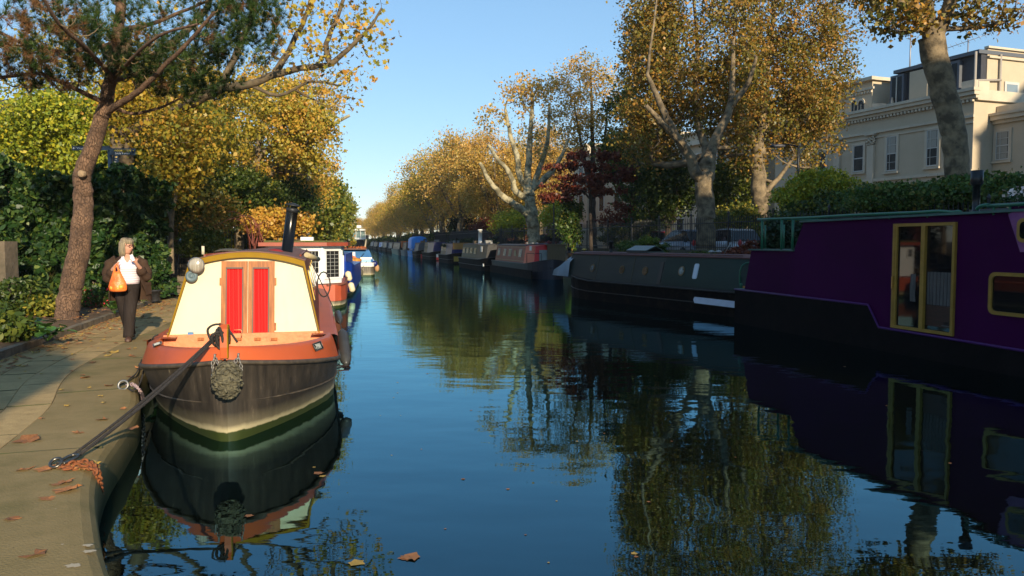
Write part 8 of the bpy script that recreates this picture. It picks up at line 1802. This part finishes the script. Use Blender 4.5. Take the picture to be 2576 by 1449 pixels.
    def hair(mb):
        prof=[(.120,.02),(.114,.050),(.095,.076),(.06,.088),(.02,.092),(-.03,.094),(-.08,.097),(-.115,.096),(-.145,.086)]; rings=[]; n=28
        for i,(u,rr_) in enumerate(prof):
            ring=[]
            for k in range(n):
                t=2*math.pi*k/n; c_,s_=math.cos(t),math.sin(t); wob=.004*math.sin(k*2.7+i*.6)
                f=c_*(rr_*1.02+wob); w_=s_*(rr_*.93+wob)
                if c_>.25 and u<.045:     # open at the face
                    f=min(f,.018); w_=math.copysign(max(abs(w_),.082),s_ if abs(s_)>.01 else 1)
                ring.append(hp(f-.012,w_,u+.006-(.018 if c_<-.3 and u<-.1 else 0)))
            rings.append(ring)
        mb.loft(rings)
        for k in range(15):
            s_=-.070+.140*k/14; mb.tube([hp(.03,s_*.6,.118),hp(.078-abs(s_)*.35,s_*.9,.085),hp(.090-abs(s_)*.45,s_*1.05,.032+.012*abs(math.sin(k*1.9)))],[.014,.015,.006],6)
        for k in range(26):
            t=R(65)+R(230)*k/25; c_,s_=math.cos(t),math.sin(t); mb.tube([hp(c_*.05-.01,s_*.05,.110),hp(c_*.092-.012,s_*.086,.04),hp(c_*.097-.012,s_*.092,-.07),hp(c_*.092-.012,s_*.085,-.150-.012*math.sin(k*2.3))],[.010,.012,.012,.004],6)
    part('hair',m_hair,hair)
    # ---- clothes
    def ringxy(c,rx,ry,n=24,fold=0,ph=0,a0=0,a1=2*math.pi): return [(c[0]+rx*(1+fold*math.sin(5*t+ph))*math.cos(t),c[1]+ry*(1+fold*math.sin(4*t+ph*1.3))*math.sin(t),c[2]) for t in (np.linspace(a0,a1,n,endpoint=(a1-a0)<6.2))]
    m_tr=mat('dark_trousers',(.026,.020,.018),rough=.95,spec=.1,col2=(.038,.030,.027),scale=3,stretch=(3,3,.6),bump=.3)
    def trous(mb):
        for J_,ph in((('hipL','kneeL','ankL'),0),(('hipR','kneeR','ankR'),2)):
            a,b,c=[np.array(J[k][0]) for k in J_]; a=a+np.array([0,0,.09]); rings=[]
            for i,t in enumerate(np.linspace(0,1,13)):
                p=a+(b-a)*t*2 if t<.5 else b+(c-b)*(t-.5)*2; rr_=.115-.03*min(1,t*2)-.010*max(0,t*2-1); p=p+np.array([0,0,0]); rings.append(ringxy(p,rr_*(1.0),rr_*1.02,18,.035,ph+i*.8))
            e=c+np.array([0,.0,-.045]); rings.append(ringxy(e,.078,.085,18,.02)); mb.loft(rings)
        rings=[ringxy((0,.02,z),rx,ry,24,.01) for z,rx,ry in((.74,.16,.125),(.80,.178,.14),(.88,.172,.132),(.95,.155,.12))]; mb.loft(rings)
    part('trousers',m_tr,trous)
    m_top=mat('white_checked_top',(.80,.70,.74),rough=.8,col2=(.60,.42,.50),scale=1,bump=.3,bscale=12)
    nt=m_top.node_tree; b=nt.nodes['Principled BSDF']; tc=_n(nt,'ShaderNodeTexCoord'); wv_=_n(nt,'ShaderNodeTexWave',wave_type='BANDS',bands_direction='Z'); wv_.inputs['Scale'].default_value=9; wv_.inputs['Distortion'].default_value=1.2; nt.links.new(tc.outputs['Object'],wv_.inputs[0]); c2=_n(nt,'ShaderNodeValToRGB'); c2.color_ramp.elements[0].color=(.62,.40,.50,1); c2.color_ramp.elements[0].position=.0; c2.color_ramp.elements[1].color=(.82,.76,.80,1); c2.color_ramp.elements[1].position=.35; nt.links.new(wv_.outputs['Fac'],c2.inputs[0]); nt.links.new(c2.outputs[0],b.inputs['Base Color'])
    def top(mb):
        rings=[]
        for i,(z,rx,ry,dy) in enumerate(((.86,.165,.135,0),(.93,.165,.132,0),(1.0,.160,.130,0),(1.06,.160,.140,-.01),(1.12,.165,.150,-.015),(1.18,.165,.130,-.005),(1.225,.13,.095,.01),(1.255,.08,.072,.01))): rings.append(ringxy((.02,.015+dy,z),rx,ry,28,.018,i*1.3))
        mb.loft(rings)
    part('top',m_top,top)
    def collar(mb): 
        for s_ in(-1,1): mb.add([(.02+s_*.01,-.115,1.17),(.02+s_*.085,-.09,1.235),(.02+s_*.07,-.04,1.29),(.02+s_*.045,-.055,1.285)],[(0,1,2,3)],False); mb.add([(.02+s_*.01,-.113,1.17),(.02+s_*.085,-.085,1.235),(.02+s_*.07,-.036,1.29),(.02+s_*.045,-.05,1.285)],[(3,2,1,0)],False)
    part('collar',m_top,collar)
    part('neckline',m_skin,lambda mb:mb.add([(.02,-.121,1.175),(.06,-.092,1.24),(.05,-.05,1.30),(-.01,-.05,1.30),(-.02,-.092,1.24)],[(0,1,2,3,4)],False))
    m_coat=mat('brown_coat',(.075,.045,.030),rough=.95,spec=.1,col2=(.045,.027,.019),scale=3,bump=.5,bscale=8)
    def coat(mb):
        # open fronted shell: rings leave out the front gap; gap shifts so the right panel hangs wide
        rings=[]; inner=[]
        for i,(z,rx,ry,cx_,gl_,gr_) in enumerate(((.60,.30,.20,.05,84,54),(.70,.295,.195,.045,80,50),(.80,.28,.19,.04,72,46),(.90,.255,.18,.03,62,42),(1.0,.235,.175,.025,52,42),(1.10,.235,.175,.02,46,38),(1.17,.235,.155,.018,42,34),(1.215,.205,.125,.015,38,32),(1.25,.14,.095,.012,36,30),(1.275,.095,.085,.012,40,36))):
            a0=R(-90+gr_); a1=R(270-gl_); rings.append(ringxy((cx_,.03,z),rx,ry,34,.02,i*.7,a0,a1)); inner.append(ringxy((cx_,.03,z),rx-.012,ry-.012,34,.02,i*.7,a0,a1))
        mb.loft(rings,closed=False,cap=False); mb.loft(inner[::-1],closed=False,cap=False)
        mb.loft([[r_[0] for r_ in rings],[r_[0] for r_ in inner]],closed=False,cap=False,sm=False); mb.loft([[r_[-1] for r_ in rings],[r_[-1] for r_ in inner]],closed=False,cap=False,sm=False); mb.loft([rings[0],inner[0]],closed=False,cap=False,sm=False)
        for a,b,c,ph in((J['shR'][0],J['elR'][0],J['wrR'][0],0),(J['shL'][0],J['elL'][0],J['wrL'][0],1)):
            a,b,c=[np.array(q) for q in(a,b,c)]; s_=-1 if ph==0 else 1
            P=[a+np.array([-s_*.03,0,.0]),a+np.array([s_*.04,0,-.03]),(a+b)/2+np.array([s_*.035,0,.0]),b+np.array([s_*.02,.01,-.035]),b+(c-b)*.35+np.array([0,0,-.03]),b+(c-b)*.72+np.array([0,0,-.012])]
            P=smooth_path(P,4); k=len(P); mb.tube(P,[.088+.010*math.sin(i*1.5) -.026*(i/k) for i in range(k)],14)
    part('coat',m_coat,coat)
    part('pocket',m_coat,lambda mb:(mb.add([(.255,-.135,.86),(.335,-.06,.87),(.345,-.06,.70),(.262,-.14,.69)],[(0,1,2,3)],False),mb.add([(.25,-.145,.88),(.337,-.066,.89),(.34,-.068,.84),(.253,-.148,.83)],[(3,2,1,0)],False)))
    m_shoe=mat('brown_shoe',(.09,.045,.03),rough=.5)
    for J_,fy2 in((('ankL','toeL'),0),(('ankR','toeR'),1)):
        a,t=[np.array(J[k][0]) for k in J_]
        if fy2: a=a+np.array([0,0,.0])
        f0=a[2]-.09 if not fy2 else .035; d=(t-a); d[2]=0; d/=np.linalg.norm(d); 
        rings=[]
        for u,w_,h in((-.065,.028,.05),(-.04,.042,.085),(.0,.046,.095),(.05,.046,.07),(.11,.050,.055),(.155,.042,.045),(.18,.018,.03)):
            c0=np.array([a[0],a[1],f0])+d*u; s_=np.cross(d,[0,0,1]); rings.append([tuple(c0+s_*w_*math.cos(q)+np.array([0,0,h*max(0,math.sin(q))+ (.0 if math.sin(q)>=0 else -.003)])) for q in np.linspace(0,2*math.pi,12,endpoint=False)])
        part('shoe',m_shoe,lambda mb:mb.loft(rings))
    # phone in the raised hand
    hL=np.array(J['pmL'][0]); ph=thing('mobile_phone','white mobile phone held up in the woman\'s raised hand','phone',Fm.w(hL[0]-.035,hL[1]-.035,hL[2]+.05)); mb=MB(); mb.box((0,0,0),(.045,.012,.10),M=Matrix.Rotation(R(-22),4,'Y')); mb.build('case',mat('phone_white',(.75,.72,.76),rough=.35),ph)
    # orange carrier bag
    hR=np.array(J['pmR'][0]); m_bag=mat('orange_bag',(.88,.13,.022),rough=.4,col2=(.95,.26,.05),scale=7,bump=.8,bscale=14); nt=m_bag.node_tree; b=nt.nodes['Principled BSDF']; b.inputs['Transmission Weight'].default_value=0
    q=Fm.w(hR[0]+.01,hR[1]-.02,hR[2]); bg=thing('carrier_bag','translucent orange plastic carrier bag full of fruit in the woman\'s right hand','bag',(q[0],q[1],q[2]-.40))
    mb=MB(); rings=[]
    for i,(z,rx,ry,dx_) in enumerate(((0,.03,.02,.0),(.006,.10,.06,.0),(.03,.125,.085,0),(.08,.128,.09,.0),(.14,.112,.08,.002),(.20,.090,.06,.0),(.26,.068,.045,-.004),(.30,.052,.034,-.008))): rings.append(ringxy((dx_,0,z),rx,ry,28,.05+.04*(z>.1),i*.5))
    mb.loft(rings); mb.build('body',m_bag,bg)
    for s_ in(-1,1): mb=MB(); mb.tube(smooth_path([(s_*.035-.006,0,.29),(s_*.028-.008,-.005,.345),(s_*.010-.006,-.008,.395),(-.002,-.012,.41)],4),[.026]*4+[.018]*4+[.011]*5,8,flat=.5); mb.build('handle',m_bag,bg)
    r_=np.random.default_rng(3)
    for x,z in((-.055,.065),(.03,.055),(.075,.075),(-.01,.105)):
        mb=MB(); mb.ell((x,-.052,z),(.036,.036,.036),12,8); mb.build('fruit_bulge',mat('fruit_in_bag',(.95,.42,.06),rough=.4),bg)
person()

# ================================================================== thin autumn haze in the air over the canal
m=bpy.data.materials.new('haze'); m.use_nodes=True; nt=m.node_tree; nt.nodes.clear(); o_=_n(nt,'ShaderNodeOutputMaterial'); v_=_n(nt,'ShaderNodeVolumePrincipled'); v_.inputs['Color'].default_value=(.86,.92,1.0,1); v_.inputs['Density'].default_value=.0002; v_.inputs['Anisotropy'].default_value=0.0; nt.links.new(v_.outputs[0],o_.inputs['Volume'])
mb=MB(); mb.box((0,0,0),(700,480,34)); hb_=mb.build('haze',m); hb_.location=(-20,180,14.0); tag(hb_,kind='stuff')
sc.cycles.volume_bounces=0; sc.cycles.volume_step_rate=4; sc.cycles.volume_max_steps=32
